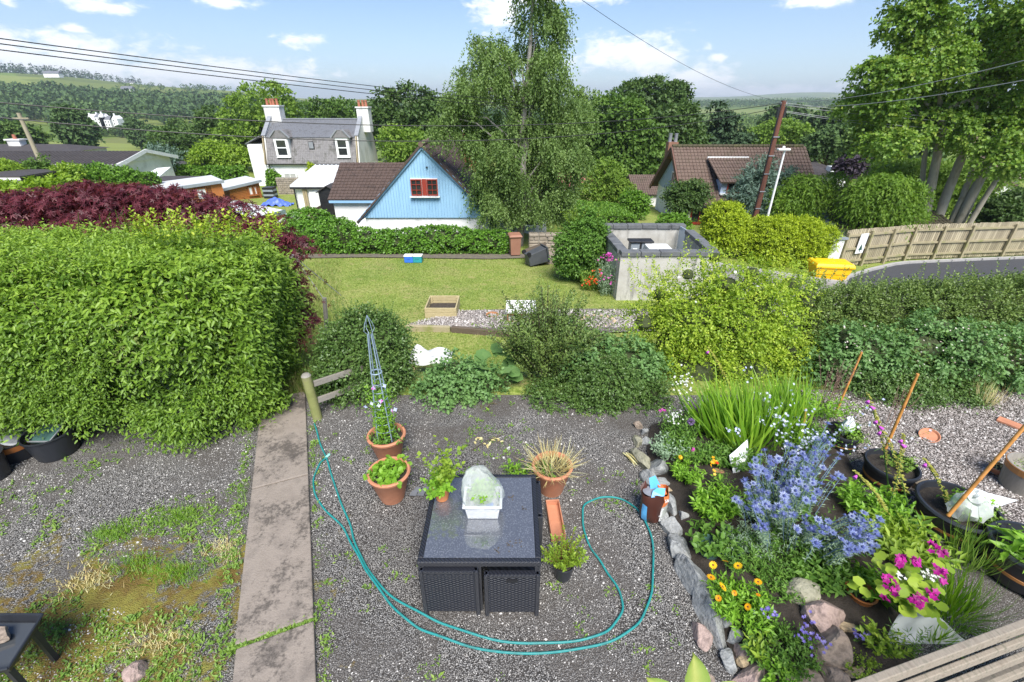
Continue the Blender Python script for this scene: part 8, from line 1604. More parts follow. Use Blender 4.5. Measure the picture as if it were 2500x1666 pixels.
def sea_holly():
 c = Z(1930, 1230); t = thing('sea_holly', 'big clump of spiky blue sea holly in the middle of the flower bed', 'perennial', c)
 bm_v, bm_f = [], []; b = MB()
 n = 13
 for k in range(n):
  a = 6.283 * k / n; r = 1.0 if k % 2 else .78; d = Vector((math.cos(a), math.sin(a), .28)); s = Vector((-math.sin(a), math.cos(a), 0)) * .065; tip = d * r; b.add([d * .1 - s * .6, d * .1 + s * .6, d * .55 * r + s, tip, d * .55 * r - s], [(0, 1, 2, 3), (0, 3, 4)])
  m_ = d * .55 * r; b.add([m_ + s, m_ + s * 2.6 + d * .22, m_ + s * .4 + d * .1], [(0, 1, 2)]); b.add([m_ - s, m_ - s * 2.6 + d * .22, m_ - s * .4 + d * .1], [(0, 1, 2)])
 b.lathe([(.24, .02), (.28, .16), (.22, .36), (.10, .5), (0, .54)], 7)
 o0 = b.build('flower_head', LM['eryng'], None); me = o0.data; bpy.data.objects.remove(o0)
 meshes = []
 for q in range(3):
  m2 = me.copy(); at_ = m2.attributes.new('rnd', 'FLOAT', 'POINT'); vv = np.full(len(m2.vertices), [.25, .55, .85][q]); vv[-5 * 7:] = .0; at_.data.foreach_set('value', vv.astype(np.float32)); meshes.append(m2)
 pts = []
 for (u0, v0, su, sv, k) in ((1880, 1150, 60, 40, 34), (1980, 1110, 60, 38, 32), (1830, 1210, 40, 36, 20), (1900, 1230, 60, 36, 26), (1960, 1180, 60, 40, 28), (2010, 1080, 40, 26, 14), (1990, 1290, 55, 24, 18), (2110, 1290, 48, 40, 26), (2100, 1330, 40, 26, 16), (1850, 1285, 26, 14, 8)):
  for _ in range(k): pts.append((rng.normal(u0, su * .55), rng.normal(v0, sv * .6), rng.uniform(.52, .80)))
 S = []; E = []
 for i, (u, v, z) in enumerate(pts):
  p = at_z(u, v, z); o = bpy.data.objects.new('flower_head', meshes[i % 3]); COL.objects.link(o); o.parent = t; o.location = p - t.location; s = rng.uniform(.042, .066); o.scale = (s, s, s); o.rotation_euler = (rng.normal() * .35 + .25, rng.normal() * .35, rng.uniform(0, 6)); E.append(p); S.append(Vector((p.x + (c.x - p.x) * .35 + rng.normal() * .05, p.y + (c.y - p.y) * .25 + rng.normal() * .05, BZ)))
 b = MB()
 for s, e in zip(S, E): b.tube([s, s.lerp(e, .55) + Vector((0, 0, .05)), e], [.005, .004, .003], 4)
 b.build('stems', pm('steel_blue_stem', (.12, .19, .34), (.16, .24, .36), 3, .6), t)
 me.materials.clear(); [x.materials.append(LM['eryng']) for x in meshes if not x.materials]
 SA = np.array([tuple(s) for s in S]); EA = np.array([tuple(e) for e in E]); d = EA - SA; l = np.linalg.norm(d, axis=1)
 P, LD, LN, sr, tt = shoots(np.concatenate([SA, SA]), np.concatenate([d, d]), np.concatenate([l, l]) * .95, 13, .02, spread=1.1); scatter_mesh('foliage', P, LD, LN, .05, .016, T_SPRAY, rng.uniform(0, 1, len(P)), LM['silver'], t)
 P, LD, LN, sr, tt = shoots(SA + rng.normal(size=SA.shape) * .06, rng.normal(size=SA.shape) * .5 + np.array([0, 0, 1]), .3, 10, .3); scatter_mesh('low_foliage', P, LD, LN, .06, .022, T_LEAF2, rng.uniform(0, .8, len(P)), LM['herb'], t)
sea_holly()
def crocosmia():
 c = Z(1800, 1070); t = thing('crocosmia', 'fan of tall sword-shaped bright green crocosmia leaves behind the flowers', 'perennial', c); n = 420; a = rng.uniform(0, 6.28, n); S = np.array(c) + np.stack([rng.normal(size=n) * .20, rng.normal(size=n) * .16, 0 * a], 1)
 D = nrm(np.stack([rng.normal(size=n) * .24 - .10 + (S[:, 0] - c.x) * .9, rng.normal(size=n) * .18 + .1, np.ones(n)], 1)); N = np.stack([rng.normal(size=n) * .4, -1 + 0 * a, .2 + 0 * a], 1); scatter_mesh('leaf', S, D, N, rng.uniform(.45, .98, n), rng.uniform(.020, .034, n), T_BLADE, rng.uniform(.1, 1, n), LM['blade'], t)
 n = 170; c2 = Z(1900, 1060); S = np.array(c2) + np.stack([rng.normal(size=n) * .12, rng.normal(size=n) * .1, np.zeros(n)], 1); D = nrm(np.stack([rng.normal(size=n) * .18, rng.normal(size=n) * .15 + .1, np.ones(n)], 1)); scatter_mesh('leaf', S, D, np.stack([rng.normal(size=n) * .4, -np.ones(n), .2 * np.ones(n)], 1), rng.uniform(.5, 1.05, n), .028, T_BLADE, rng.uniform(.1, 1, n), LM['blade'], t)
crocosmia()
def chicory():
 c = Z(1900, 1100); t = thing('chicory', 'airy wiry stems with many small pale lilac flowers over the crocosmia', 'perennial', c); b = MB(); fl = []
 for k in range(34):
  s = c + Vector((rng.normal() * .35, rng.normal() * .16, 0)); d = Vector((rng.normal() * .55 - .1, rng.normal() * .35 - .12, 1)).normalized(); l = rng.uniform(.7, 1.25); pts = [s + d * l * f + Vector((.02 * math.sin(f * 9 + k), 0, -.16 * f * f)) for f in (0, .25, .5, .75, 1)]; b.tube(pts, [.004, .0035, .003, .0025, .002], 4)
  for f in rng.uniform(.45, 1, 7): p = s + d * l * float(f) + Vector((rng.normal() * .035, rng.normal() * .03, -.16 * f * f + rng.normal() * .02)); fl.append(tuple(p))
 b.build('stems', MATS['leaf_herb'], t); petals('flower', fl, .022, LM['lilac'], t, 6, up=(0, -.5, 1), w_=.5)
 S = np.array(fl); P, LD, LN, sr, tt = shoots(S, rng.normal(size=S.shape) + np.array([0, 0, .4]), .10, 3, .1); scatter_mesh('foliage', P, LD, LN, .03, .009, T_LEAF2, rng.uniform(.2, 1, len(P)), LM['fresh'], t)
chicory()
def flowers_over(t, us, vs, z, r, mat, n=5, **k): return petals('flower', [tuple(at_z(u, v, z + rng.uniform(-.05, .05))) for u, v in zip(us, vs)], r, mat, t, n, **k)
t, S, D, ls = clump('white_phlox', 'white phlox patch left of the crocosmia fan', 'perennial', 1655, 1060, 70, .16, .55, LM['herb'], 10, .05, .018, .35); flowers_over(t, rng.normal(1672, 14, 46), rng.normal(940, 16, 46), .72, .020, LM['wht'])
t, S, D, ls = clump('white_phlox', 'smaller white phlox patch above the upper stones', 'perennial', 1640, 1085, 46, .12, .36, LM['herb'], 9, .045, .016, .4); flowers_over(t, rng.normal(1648, 15, 36), rng.normal(1014, 12, 36), .46, .018, LM['wht'])
t, S, D, ls = clump('campion', 'grey-green clump with two pink flowers beside the upper stones', 'perennial', 1625, 1110, 60, .15, .34, LM['silver'], 10, .04, .018, .45); flowers_over(t, [1611, 1616, 1622], [1004, 1001, 1003], .50, .032, LM['pink'])
t, S, D, ls = clump('leafy_perennials', 'mixed low green foliage behind the upper stones', 'perennial', 1690, 1110, 150, .30, .30, LM['herb'], 9, .05, .02, .5, ry=.2); flowers_over(t, [1693, 1690], [1098, 1101], .34, .035, LM['pink'])
t = thing('allium', 'round purple allium head left of the crocosmia', 'flower', Z(1690, 1080)); p = Z(1687, 1030, .48); MB().tube([Z(1690, 1080), p], .005, 5).build('stem', MATS['leaf_herb'], t); n = 130; U = rndu(n); scatter_mesh('flower_head', np.array(p) + U * .012, U, rndu(n), .045, .014, T_LEAF2, rng.uniform(0, 1, n), leafmat('petal_allium', [(.16, .09, .24), (.24, .15, .34), (.32, .22, .42)], .6, .2, tint=1.0), t)
t, S, D, ls = clump('marigold', 'fresh green marigold with one yellow flower at the top stones', 'perennial', 1672, 1165, 60, .12, .24, LM['fresh'], 10, .055, .022, .5); petals('flower', [tuple(Z(1661, 1117, .36))] * 2, .035, LM['orange'], t, 12, w_=.3)
t, S, D, ls = clump('snapdragon', 'slim snapdragon with yellow and red flowers', 'perennial', 1748, 1190, 22, .06, .34, LM['herb'], 12, .035, .010, .2); flowers_over(t, rng.normal(1741, 4, 7), rng.normal(1128, 4, 7), .46, .026, LM['orange']); flowers_over(t, rng.normal(1743, 2, 5), rng.normal(1155, 4, 5), .36, .024, leafmat('petal_yellow', [(.8, .5, .03), (.85, .6, .1)], .5, .3, tint=1.0)); flowers_over(t, [1750, 1752], [1130, 1132], .45, .022, LM['red'])
t, S, D, ls = clump('lily_leaves', 'broad heart-shaped leaves growing in a green-rimmed pot behind the tan stone', 'perennial', 1740, 1330, 40, .16, .26, LM['herb'], 5, .075, .052, .9, T_LEAF6, ry=.12)
t, S, D, ls = clump('leafy_perennials', 'tall green leafy stems left of the sea holly', 'perennial', 1745, 1250, 90, .20, .36, LM['fresh'], 10, .075, .026, .4, ry=.16)
t, S, D, ls = clump('leafy_perennials', 'dark feathery foliage below the sea holly', 'perennial', 1850, 1370, 170, .34, .24, LM['herb'], 9, .05, .014, .8, ry=.18)
t, S, D, ls = clump('leafy_perennials', 'leafy ground plants between the blue flowers and the magenta flowers', 'perennial', 2010, 1410, 120, .26, .22, LM['herb'], 8, .07, .03, .8, ry=.14)
for (lab, u, v, n, r, ry, ln, m_, L, W) in (('mid green stems filling the bed behind the sea holly', 1960, 1080, 120, .30, .18, .34, 'herb', .06, .022), ('yellow-green leafy stems between sea holly and black planters', 2120, 1250, 110, .22, .22, .38, 'fresh', .075, .03), ('bright leafy stems right of the blue flowers', 2170, 1330, 70, .16, .14, .34, 'lime', .09, .03),
 ('low grey-green foliage along the front of the sea holly', 1830, 1330, 120, .26, .14, .2, 'silver', .045, .014), ('fresh low leaves beside the largest pink rock', 1900, 1440, 90, .18, .12, .16, 'herb', .04, .016), ('dark leaves hiding the soil below the crocosmia', 1790, 1130, 120, .30, .14, .26, 'herb', .06, .024), ('leafy stems at the foot of the olive hedge beside the bed', 1990, 1010, 120, .4, .16, .4, 'fresh', .06, .025), ('soft green leaves beneath the magenta flowers', 2140, 1440, 60, .16, .12, .2, 'fresh', .06, .03)):
 clump('leafy_perennials', lab, 'perennial', u, v, n, r, ln, LM[m_], 9, L, W, .6, ry=ry)
def calendula():
 t, S, D, ls = clump('calendula', 'bushy calendula with orange and yellow daisy flowers beside the big grey stones', 'perennial', 1800, 1490, 120, .15, .26, LM['fresh'], 9, .06, .022, .8); b = MB()
 b = MB(); 
 for ring, n, r, e in ((0, 15, 1.0, .10), (1, 13, .8, .22)):
  for k in range(n): a = 6.283 * (k + ring * .5) / n; d = Vector((math.cos(a), math.sin(a), e)); s = Vector((-math.sin(a), math.cos(a), 0)) * .12; b.add([d * .15 - s * .5, d * .15 + s * .5, d * r * .8 + s, d * r, d * r * .8 - s], [(0, 1, 2, 3), (0, 3, 4)])
 o0 = b.build('flower', LM['orange'], None); me = o0.data; bpy.data.objects.remove(o0); M_EYE = pm('calendula_eye', (.12, .03, .01), (.18, .06, .02), 20, .8); mm = []
 for v_ in (.2, .55, .95):
  m2 = me.copy(); at_ = m2.attributes.new('rnd', 'FLOAT', 'POINT'); at_.data.foreach_set('value', np.full(len(m2.vertices), v_, np.float32)); mm.append(m2)
 e0 = MB().lathe([(.26, .06), (.22, .14), (0, .17)], 10).build('eye', M_EYE, None); em = e0.data; bpy.data.objects.remove(e0)
 for i, (u, v, s, q) in enumerate(((1741, 1380, .04, 2), (1771, 1371, .034, 1), (1802, 1382, .045, 2), (1736, 1410, .042, 1), (1764, 1433, .046, 2), (1851, 1421, .038, 1), (1754, 1461, .03, 0), (1826, 1482, .034, 1), (1793, 1448, .026, 0), (1851, 1453, .022, 0))):
  p = at_z(u, v, .40); o = bpy.data.objects.new('flower', mm[q]); COL.objects.link(o); o.parent = t; o.location = p - t.location; o.scale = (s, s, s); o.rotation_euler = (.45 + rng.normal() * .2, rng.normal() * .25, rng.uniform(0, 6)); e = bpy.data.objects.new('eye', em); COL.objects.link(e); e.parent = o
  c_ = Z(1800, 1490); MB().tube([Vector((c_.x + (p.x - c_.x) * .5, c_.y + (p.y - c_.y) * .5, BZ)), p], .003, 4).build('flower_stem', MATS['leaf_herb'], t)
calendula()
t, S, D, ls = clump('lobelia_mat', 'low dark green mat with small blue-violet flowers among the lower stones', 'perennial', 1900, 1590, 230, .26, .14, LM['herb'], 8, .035, .017, .9, ry=.18); M_VIO = leafmat('petal_violet', [(.12, .10, .40), (.2, .16, .5), (.3, .26, .6)], .5, .3, tint=1.0)
flowers_over(t, np.concatenate([rng.normal(1875, 14, 16), rng.normal(1970, 10, 22), rng.normal(2000, 22, 16)]), np.concatenate([rng.normal(1490, 10, 16), rng.normal(1535, 20, 22), rng.normal(1570, 22, 16)]), .34, .018, M_VIO)
t, S, D, ls = clump('violets', 'few dark violet flowers on bare soil below the leaning net', 'flower', 2105, 1555, 12, .08, .08, LM['herb'], 5, .03, .015, .6); flowers_over(t, rng.normal(2108, 14, 14), rng.normal(1549, 9, 14), .24, .020, M_VIO)
t, S, D, ls = clump('sedum_mat', 'tiny yellow-green ground cover beside the tan stone at the bottom', 'perennial', 2110, 1640, 90, .12, .07, LM['lime'], 6, .02, .014, .8)
t, S, D, ls = clump('fuchsia_sprig', 'small lime-green leafy plant left of the leaning net', 'perennial', 2145, 1590, 26, .07, .24, LM['lime'], 9, .055, .028, .5)
t, S, D, ls = clump('seedling_sprigs', 'green sprigs at the foot of the bottom stones', 'perennial', 1900, 1660, 40, .1, .12, LM['fresh'], 7, .04, .025, .7)
t, S, D, ls = clump('iris_sprig', 'young pale green shoots among the lower stones', 'perennial', 1850, 1600, 14, .05, .2, LM['lime'], 5, .07, .025, .5)
def geranium():
 c = Z(2200, 1500); t = thing('magenta_pelargonium', 'plant with round lime leaves and magenta flowers above the leaning net', 'perennial', c); us = rng.normal(2215, 44, 62); vs = rng.normal(1430, 44, 62); P = np.array([tuple(at_z(u, v, .62 + (1430 - v) * .001 + rng.uniform(-.08, .08))) for u, v in zip(us, vs)]); a = rng.uniform(0, 6.28, 62)
 scatter_mesh('leaf', P, np.stack([np.cos(a), np.sin(a), .1 + 0 * a], 1), np.stack([rng.normal(size=62) * .3, -.5 + rng.normal(size=62) * .3, np.ones(62)], 1), .085, .085, T_ROUND, rng.uniform(.3, 1, 62), LM['lime'], t); b = MB()
 for i in range(0, 62, 2): b.tube([Vector((c.x, c.y, BZ)), Vector((c.x * .5 + P[i][0] * .5, c.y * .5 + P[i][1] * .5, .42)), Vector(P[i])], [.009, .006, .003], 5)
 b.build('stems', MATS['leaf_fresh'], t)
 pts = []
 for (u, v, k) in ((2195, 1370, 9), (2232, 1368, 8), (2285, 1340, 6), (2300, 1355, 5), (2165, 1420, 6), (2185, 1440, 5), (2295, 1390, 5), (2240, 1462, 8), (2270, 1455, 5), (2160, 1470, 3), (2300, 1418, 4), (2240, 1478, 4)):
  for _ in range(k): pts.append(tuple(at_z(u + rng.normal() * 8, v + rng.normal() * 7, .72 + (1430 - v) * .001)))
 petals('flower', pts, .036, LM['magenta'], t, 5, w_=.75)
 for (u, v) in ((2190, 1406), (2262, 1400), (2285, 1408)): petals('white_flower', [tuple(at_z(u + rng.normal() * 6, v + rng.normal() * 4, .74)) for _ in range(10)], .016, LM['wht'], t, 5)
geranium()
t, S, D, ls = clump('yarrow_leaves', 'long pale green leaves behind the magenta flowers', 'perennial', 2200, 1360, 70, .16, .45, LM['lime'], 8, .11, .032, .5)
def grass_clump(label, u, v, n, r, ln, sp, mat, z=BZ):
 c = Z(u, v, z); t = thing('grass_clump', label, 'grass', c); a = rng.uniform(0, 6.28, n); q = np.sqrt(rng.uniform(0, 1, n)); S = np.array(c) + np.stack([np.cos(a) * q * r, np.sin(a) * q * r, 0 * a], 1); D = nrm(np.stack([np.cos(a) * sp * q, np.sin(a) * sp * q, np.ones(n)], 1) + rng.normal(size=(n, 3)) * .12); scatter_mesh('blade', S, D, np.stack([np.cos(a), np.sin(a) - .5, .5 + 0 * a], 1), ln * rng.uniform(.5, 1.2, n), .009, T_BLADE, rng.uniform(0, 1, n), mat, t)
grass_clump('wild grass clump right of the magenta flowers', 2330, 1500, 330, .16, .42, .9, LM['blade'])
grass_clump('fine wiry grass between the big black planters', 2360, 1380, 120, .12, .5, .5, LM['weed'])
grass_clump('thin grass blades in front of the leaning net', 2290, 1560, 120, .12, .30, 1.0, LM['blade'])
grass_clump('straw-coloured wild grass at the foot of the olive hedge', 2395, 985, 160, .14, .45, .6, LM['straw'], 0.0)
t, S, D, ls = clump('wormwood', 'upright feathery green stems in front of the leaning net', 'perennial', 2215, 1610, 9, .12, .42, LM['herb'], 26, .05, .006, .3)
def foxglove(label, u0, v0, u1, v1, h, bells):
 c = Z(u0, v0, BZ); e = at_z(u1, v1, h); t = thing('foxglove', label, 'foxglove', c, 'foxgloves'); pts = [c, c.lerp(e, .5) + Vector((.03, 0, .06)), e]; MB().tube(pts, [.009, .007, .004], 6).build('stem', MATS['leaf_herb'], t); n = 150
 f = rng.uniform(.22, 1, n) ** .9; P = np.array([tuple(c.lerp(e, float(q)) + Vector((.03, 0, .06)) * (4 * float(q) * (1 - float(q)))) for q in f]); a = rng.uniform(0, 6.28, n); D = np.stack([np.cos(a), np.sin(a), .2 + 0 * a], 1); scatter_mesh('seed_pods', P, D, np.tile([0, 0, 1.0], (n, 1)), .042 * (1.25 - .6 * f), .020, T_LEAF2, rng.uniform(0, 1, n), LM['seed'], t)
 M_BELL = pm('foxglove_bell', (.42, .06, .40), (.52, .11, .50), 6, .5)
 for k in range(bells): p = c.lerp(e, .93 - .05 * k) + Vector((-.02, -.02, .02)); d = Vector((-.75 if k % 2 == 0 else .5, -.5, -.35)).normalized(); M = d.to_track_quat('Z', 'Y').to_matrix(); MB().lathe([(.006, 0), (.014, .012), (.018, .035), (.024, .05), (.02, .05)], 10, p, M=M).build('bell', M_BELL, t, smooth=True)
 tuft('leaves', t, c + Vector((0, 0, .01)), 12, .25, LM['herb'], 3, .14, .05, .05, spread=1.0)
for q in (('foxglove stalk leaning left beside the left bamboo cane', 2175, 1240, 2118, 960, 1.25, 2), ('tall foxglove stalk in front of the black planter', 2230, 1290, 2135, 1010, 1.05, 3), ('foxglove stalk right of the black planter', 2330, 1300, 2255, 1120, .85, 1), ('short foxglove stalk left of the black planter', 2160, 1270, 2205, 1060, .95, 2), ('low foxglove stalk leaning over the sea holly', 2180, 1300, 2085, 1150, .8, 1), ('lone foxglove spike in front of the rose bush', 1800, 1010, 1727, 848, 1.05, 1)): foxglove(*q)
for (lab, u, v, h, k) in (('dead brown flower stalks behind the sea holly', 2010, 1010, 1.05, 22), ('dead reddish stalk left of the middle bamboo cane', 2180, 1040, .8, 9)):
 c = Z(u, v, .05); t = thing('dead_stalks', lab, 'dead stalks', c); n = k; S = np.array(c) + rng.normal(size=(n, 3)) * np.array([.06, .04, 0]); D = nrm(np.stack([rng.normal(size=n) * .12, rng.normal(size=n) * .1, np.ones(n)], 1)); ls = rng.uniform(.6, 1, n) * h; stems(t, S, D, ls, .003, pm('dead_stem', (.22, .13, .10), (.28, .18, .13), 5, .8)); P, LD, LN, sr, tt = shoots(S, D, ls, 26, .02, spread=.5, base=.55); scatter_mesh('seed_heads', P, LD, LN, .035, .008, T_LEAF2, rng.uniform(0, 1, len(P)), leafmat('dry_seed', [(.24, .14, .12), (.34, .23, .19)], .8, .1, tint=1.0), t)
M_BAM = pm('bamboo', (.42, .17, .035), (.52, .24, .06), 5, .45, c3=(.34, .13, .03))
def cane(label, a, b, r=.016):
 a, b = Vector(a), Vector(b); t = thing('bamboo_cane', label, 'cane', a, 'bamboo canes'); L = (b - a).length; k = max(3, int(L / .22)); pts, rr = [], []
 for i in range(k + 1):
  f = i / k
  for e, q in ((-.012, 1), (0, 1.16), (.012, 1)): pts.append(a.lerp(b, f + e / L)); rr.append(r * q * (1 - .12 * f))
 MB().tube(pts, rr, 10).build('cane', M_BAM, t, smooth=True)
cane('left thick bamboo cane leaning right behind the sea holly', Z(2040, 1010, .05), at_y(2103, 862, Z(2040, 1010, .05).y + .05), .017)
cane('middle thick bamboo cane above the round black planter', Z(2160, 1100, .25), at_y(2240, 915, Z(2160, 1100, .25).y + .05), .019)
a = at_z(2316, 1258, .42); cane('right long bamboo cane running off the right edge', a, at_y(2520, 1020, a.y + .12), .019)
cane('short bamboo stub at the back of the sea holly', Z(1955, 1090, .1), at_y(1967, 1000, Z(1955, 1090, .1).y), .013)
M_BARB = pm('copper_band', (.36, .15, .04), (.42, .19, .06), 4, .45)
def barrel(label, u, v, r, h, plant=True):
 c = at_z(u, v, h); c = Vector((c.x, c.y, .02)); t = thing('barrel_planter', label, 'planter', c, 'black barrel planters'); MB().lathe([(0, 0), (r * .74, 0), (r * .80, .02), (r * .93, h - .09), (r * .955, h - .07), (r, h - .05), (r * 1.03, h - .02), (r, h), (r * .93, h), (r * .90, h - .05), (r * .88, h - .08)], 40, c).build('body', M_BPLAS, t, smooth=True)
 for f in (.35, .72): rr = r * (.80 + .13 * f); MB().lathe([(rr * 1.0, h * f), (rr * 1.03, h * f + .005), (rr * 1.045, h * f + .04), (rr * 1.02, h * f + .045)], 40, c, cap=False).build('band', M_BARB, t, smooth=True)
 MB().lathe([(0, h - .06), (r * .5, h - .065), (r * .9, h - .075)], 28, c).build('soil', M_SOIL, t); return t, c
t, c = barrel('round black planter with copper band behind the foxgloves', 2178, 1135, .29, .34); tuft('leaves', t, c + Vector((.12, .02, .29)), 60, .16, LM['weed'], 7, .035, .02, .14, spread=.5)
t, c = barrel('wide black planter with fleece at the right of the foxgloves', 2340, 1235, .38, .36); tuft('leaves', t, c + Vector((.15, -.08, .3)), 90, .14, LM['weed'], 7, .03, .018, .2, spread=.5)
t, c = barrel('black planter with broad leaves cut by the right edge', 2530, 1345, .36, .40); tuft('leaves', t, c + Vector((-.1, -.05, .34)), 26, .25, LM['fresh'], 4, .15, .06, .16, spread=.9)
t, c = barrel('small black planter with white fleece behind the sea holly', 2062, 1055, .22, .28); tuft('leaves', t, c + Vector((.06, -.06, .23)), 50, .12, LM['weed'], 6, .035, .02, .13, spread=.6)
M_FLC = pm('fleece_sheet', (.70, .74, .72), (.78, .81, .80), 6, .85, alpha=.5); M_FLW = pm('fleece_white', (.74, .76, .76), (.66, .69, .69), 5, .85, alpha=.9)
def sheet3(name, label, pts, mat, n=8, bump=.02):
 a, b, c, d = map(Vector, pts); vs = []
 for i in range(n + 1):
  for j in range(n + 1): s, q = i / n, j / n; p = a.lerp(b, s).lerp(d.lerp(c, s), q); vs.append(p + Vector((0, -.5, .6)) * bump * math.sin(s * 5 + q * 3) * math.cos(q * 4 - s * 2))
 o = MB().add(vs, [(i * (n + 1) + j, (i + 1) * (n + 1) + j, (i + 1) * (n + 1) + j + 1, i * (n + 1) + j + 1) for i in range(n) for j in range(n)]).build(name, mat, None, smooth=True, loc=a); solo(o, label, 'fleece'); sm = o.modifiers.new('thick', 'SOLIDIFY'); sm.thickness = .003; return o
sheet3('plastic_sheet', 'curled white plastic sheet standing left of the sea holly', (Z(1790, 1158), Z(1826, 1148), at_z(1826, 1072, .42), at_z(1781, 1112, .36)), M_FLW)
sheet3('fleece_net', 'large leaning sheet of pale net between magenta flowers and bench', (Z(2155, 1572), Z(2365, 1572, .12), at_z(2262, 1478, .55), at_z(2195, 1500, .42)), M_FLC, bump=.015)
def bagg(label, c, r, h, mat, ang=.25):
 n = 26; vs = []; prof = [(.55, 0), (.95, .18), (1.05, .4), (.9, .62), (.55, .8), (.62, .92), (.35, 1.0), (.02, .97)]
 for i, (q, z) in enumerate(prof):
  for k in range(n): a = 6.283 * k / n; w_ = 1 + .08 * math.sin(a * 4 + i * 1.7) + .05 * math.sin(a * 9 + i); vs.append(Vector(c) + Vector((math.cos(a) * q * r * w_ + ang * h * z, math.sin(a) * q * r * .75 * w_, h * z + .03 * math.sin(a * 3 + i))))
 o = MB().add(vs, [(i * n + k, i * n + (k + 1) % n, (i + 1) * n + (k + 1) % n, (i + 1) * n + k) for i in range(len(prof) - 1) for k in range(n)]).build('fleece_bag', mat, None, smooth=True, loc=c); solo(o, label, 'fleece')
bagg('white fleece bag in the small black planter', at_z(2064, 1058, .27), .085, .26, M_FLW, -.05)
bagg('pale green-tinted fleece bag in the wide black planter', at_z(2358, 1262, .33), .19, .34, M_FLC, -.15)
sheet3('fleece_corner', 'white fleece corner spread towards the right edge', (at_z(2400, 1250, .40), at_z(2485, 1222, .25), at_z(2420, 1206, .45), at_z(2370, 1190, .58)), M_FLW, bump=.02)
tuft('caged_leaves', bpy.data.objects['fleece_bag'], at_z(2066, 1058, .28), 30, .2, LM['fresh'], 5, .05, .03, .06)
tuft('caged_leaves', bpy.data.objects['fleece_bag.001'], at_z(2362, 1255, .34) + Vector((0, .05, 0)), 60, .24, LM['fresh'], 6, .06, .035, .12)
c = at_z(2268, 1066, .05); t = thing('terracotta_saucer', 'terracotta saucer propped on the pale chippings', 'saucer', c); MB().lathe([(0, 0), (.10, 0), (.125, .035), (.115, .037), (.095, .012), (0, .012)], 24, c, M=Matrix.Rotation(R(-20), 3, 'Y') @ Matrix.Rotation(R(16), 3, 'X')).build('dish', M_TERRA, t, smooth=True)
c = at_z(2430, 1160, .0); c.z = .03; t = pot('terracotta_bowl', 'small terracotta bowl beside the grey barrel at the right', c, .11, .06, .11, M_TERRA, .02, .03); tuft('dry_leaves', t, c + Vector((0, 0, .08)), 16, .08, LM['straw'], 4, .04, .015, .07)
c = at_z(2490, 1195, .0); c.z = .03; t = thing('wooden_barrel', 'grey wooden barrel with copper rim at the right edge', 'barrel', c); MB().lathe([(0, 0), (.22, 0), (.26, .36), (.235, .36), (.22, .28), (0, .27)], 28, c).build('staves', pm('grey_staves', (.22, .20, .17), (.30, .275, .24), 3, .85, .3, 30, stretch=(8, 8, .6)), t, smooth=True); MB().lathe([(.252, .27), (.262, .355), (.268, .355), (.258, .27)], 28, c, cap=False).build('hoop', M_BARB, t); tuft('moss', t, c + Vector((0, 0, .28)), 60, .05, LM['weed'], 4, .02, .014, .18)
a, b_ = at_z(2435, 1022, .05), at_z(2540, 1062, .05); o = MB().beam(a, b_, .16, .04).build('terracotta_trough', M_TERRA, None, bevel=.01, loc=a); solo(o, 'long terracotta trough lying by the hedge at the right edge', 'trough')
o = MB().box(at_z(2255, 1190, .06), (.22, .12, .12), rz=.3).build('timber_offcut', pm('offcut', (.17, .14, .10), (.22, .18, .13), 4, .85, .3), None, loc=at_z(2255, 1190, 0)); solo(o, 'short weathered timber block beside the round black planter', 'timber')
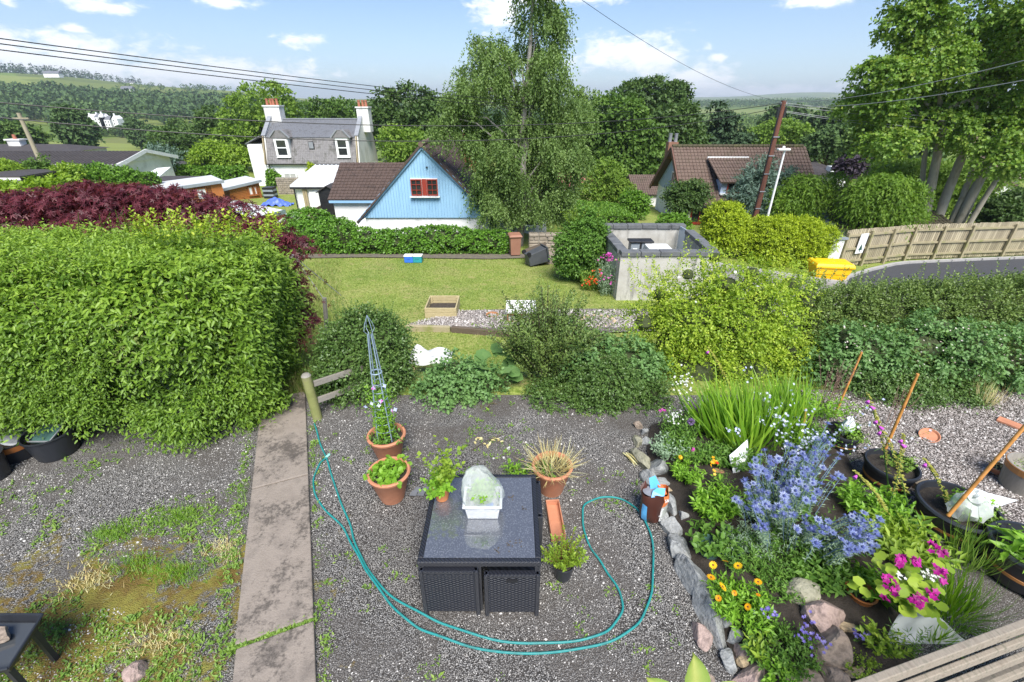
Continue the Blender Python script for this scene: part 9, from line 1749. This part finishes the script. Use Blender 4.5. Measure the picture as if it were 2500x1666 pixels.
for (lab, u, v, mt) in (('dark green plastic pot rim sunk in the soil behind the tan stone', 1730, 1345, 'green_tray'), ('second green pot rim half buried left of the calendula', 1775, 1350, 'green_tray'), ('rusty brown pot rim half buried left of the magenta flowers', 2095, 1460, 'orange_band')):
 c = Z(u, v, .12); o = MB().lathe([(.11, 0), (.125, .09), (.135, .10), (.115, .10), (.10, .02)], 24, c).build('sunken_pot', MATS[mt], None, smooth=True, loc=c); solo(o, lab, 'plant pot')
for (lab, u, v, u2, v2) in (('dead straw leaves against the upper stones of the edging', 1530, 1108, 1562, 1142), ):
 a = at_z(u, v, .03); e = at_z(u2, v2, .05); t = thing('dead_leaves', lab, 'dead leaves', a); n = 9; scatter_mesh('leaf', np.array([tuple(a)] * n) + rng.normal(size=(n, 3)) * np.array([.03, .03, .003]), np.tile(np.array(e - a), (n, 1)) + rng.normal(size=(n, 3)) * .03, np.tile([0, -.3, 1.0], (n, 1)), .26, .022, T_BLADE, rng.uniform(0, 1, n), LM['straw'], t)
c = at_z(1170, 1120, 0); t = thing('dry_twig', 'fallen twig with yellowed leaves on the gravel behind the table', 'twig', c); MB().tube([at_z(1150, 1100, .02), at_z(1190, 1075, .05), at_z(1225, 1062, .04)], .006, 5).build('stem', TWIG, t); n = 14; scatter_mesh('leaf', many(rng.uniform(1160, 1225, n), rng.uniform(1070, 1088, n), .03), rndu(n) * np.array([1, 1, .3]), np.tile([0, 0, 1.0], (n, 1)), .07, .04, T_LEAF6, rng.uniform(0, 1, n), LM['straw'], t)
t, S, D, ls = clump('white_weed', 'tall weed with small white flowers behind the table', 'weed', 1262, 1160, 18, .08, .28, LM['fresh'], 8, .06, .03, .5, z=.01); flowers_over(t, [1240, 1243, 1230, 1205], [1095, 1093, 1118, 1120], .3, .02, LM['wht'])
# ============================================================ AIR: haze over the valley
hz = MB().box((0, 3500, 65), (16000, 8000, 200)).build('haze', None, None); hz['kind'] = 'stuff'; tag(hz, 'thin summer haze over the far hills', 'haze')
hm = bpy.data.materials.new('haze'); hm.use_nodes = True; hn = NT(hm.node_tree); hn.n.clear(); pv = hn.new('ShaderNodeVolumePrincipled'); pv.inputs['Color'].default_value = (.82, .90, 1.0, 1); pv.inputs['Density'].default_value = .0002; pv.inputs['Anisotropy'].default_value = .2
ho = hn.new('ShaderNodeOutputMaterial'); hn.link(pv.outputs[0], ho.inputs['Volume']); hz.data.materials.append(hm)
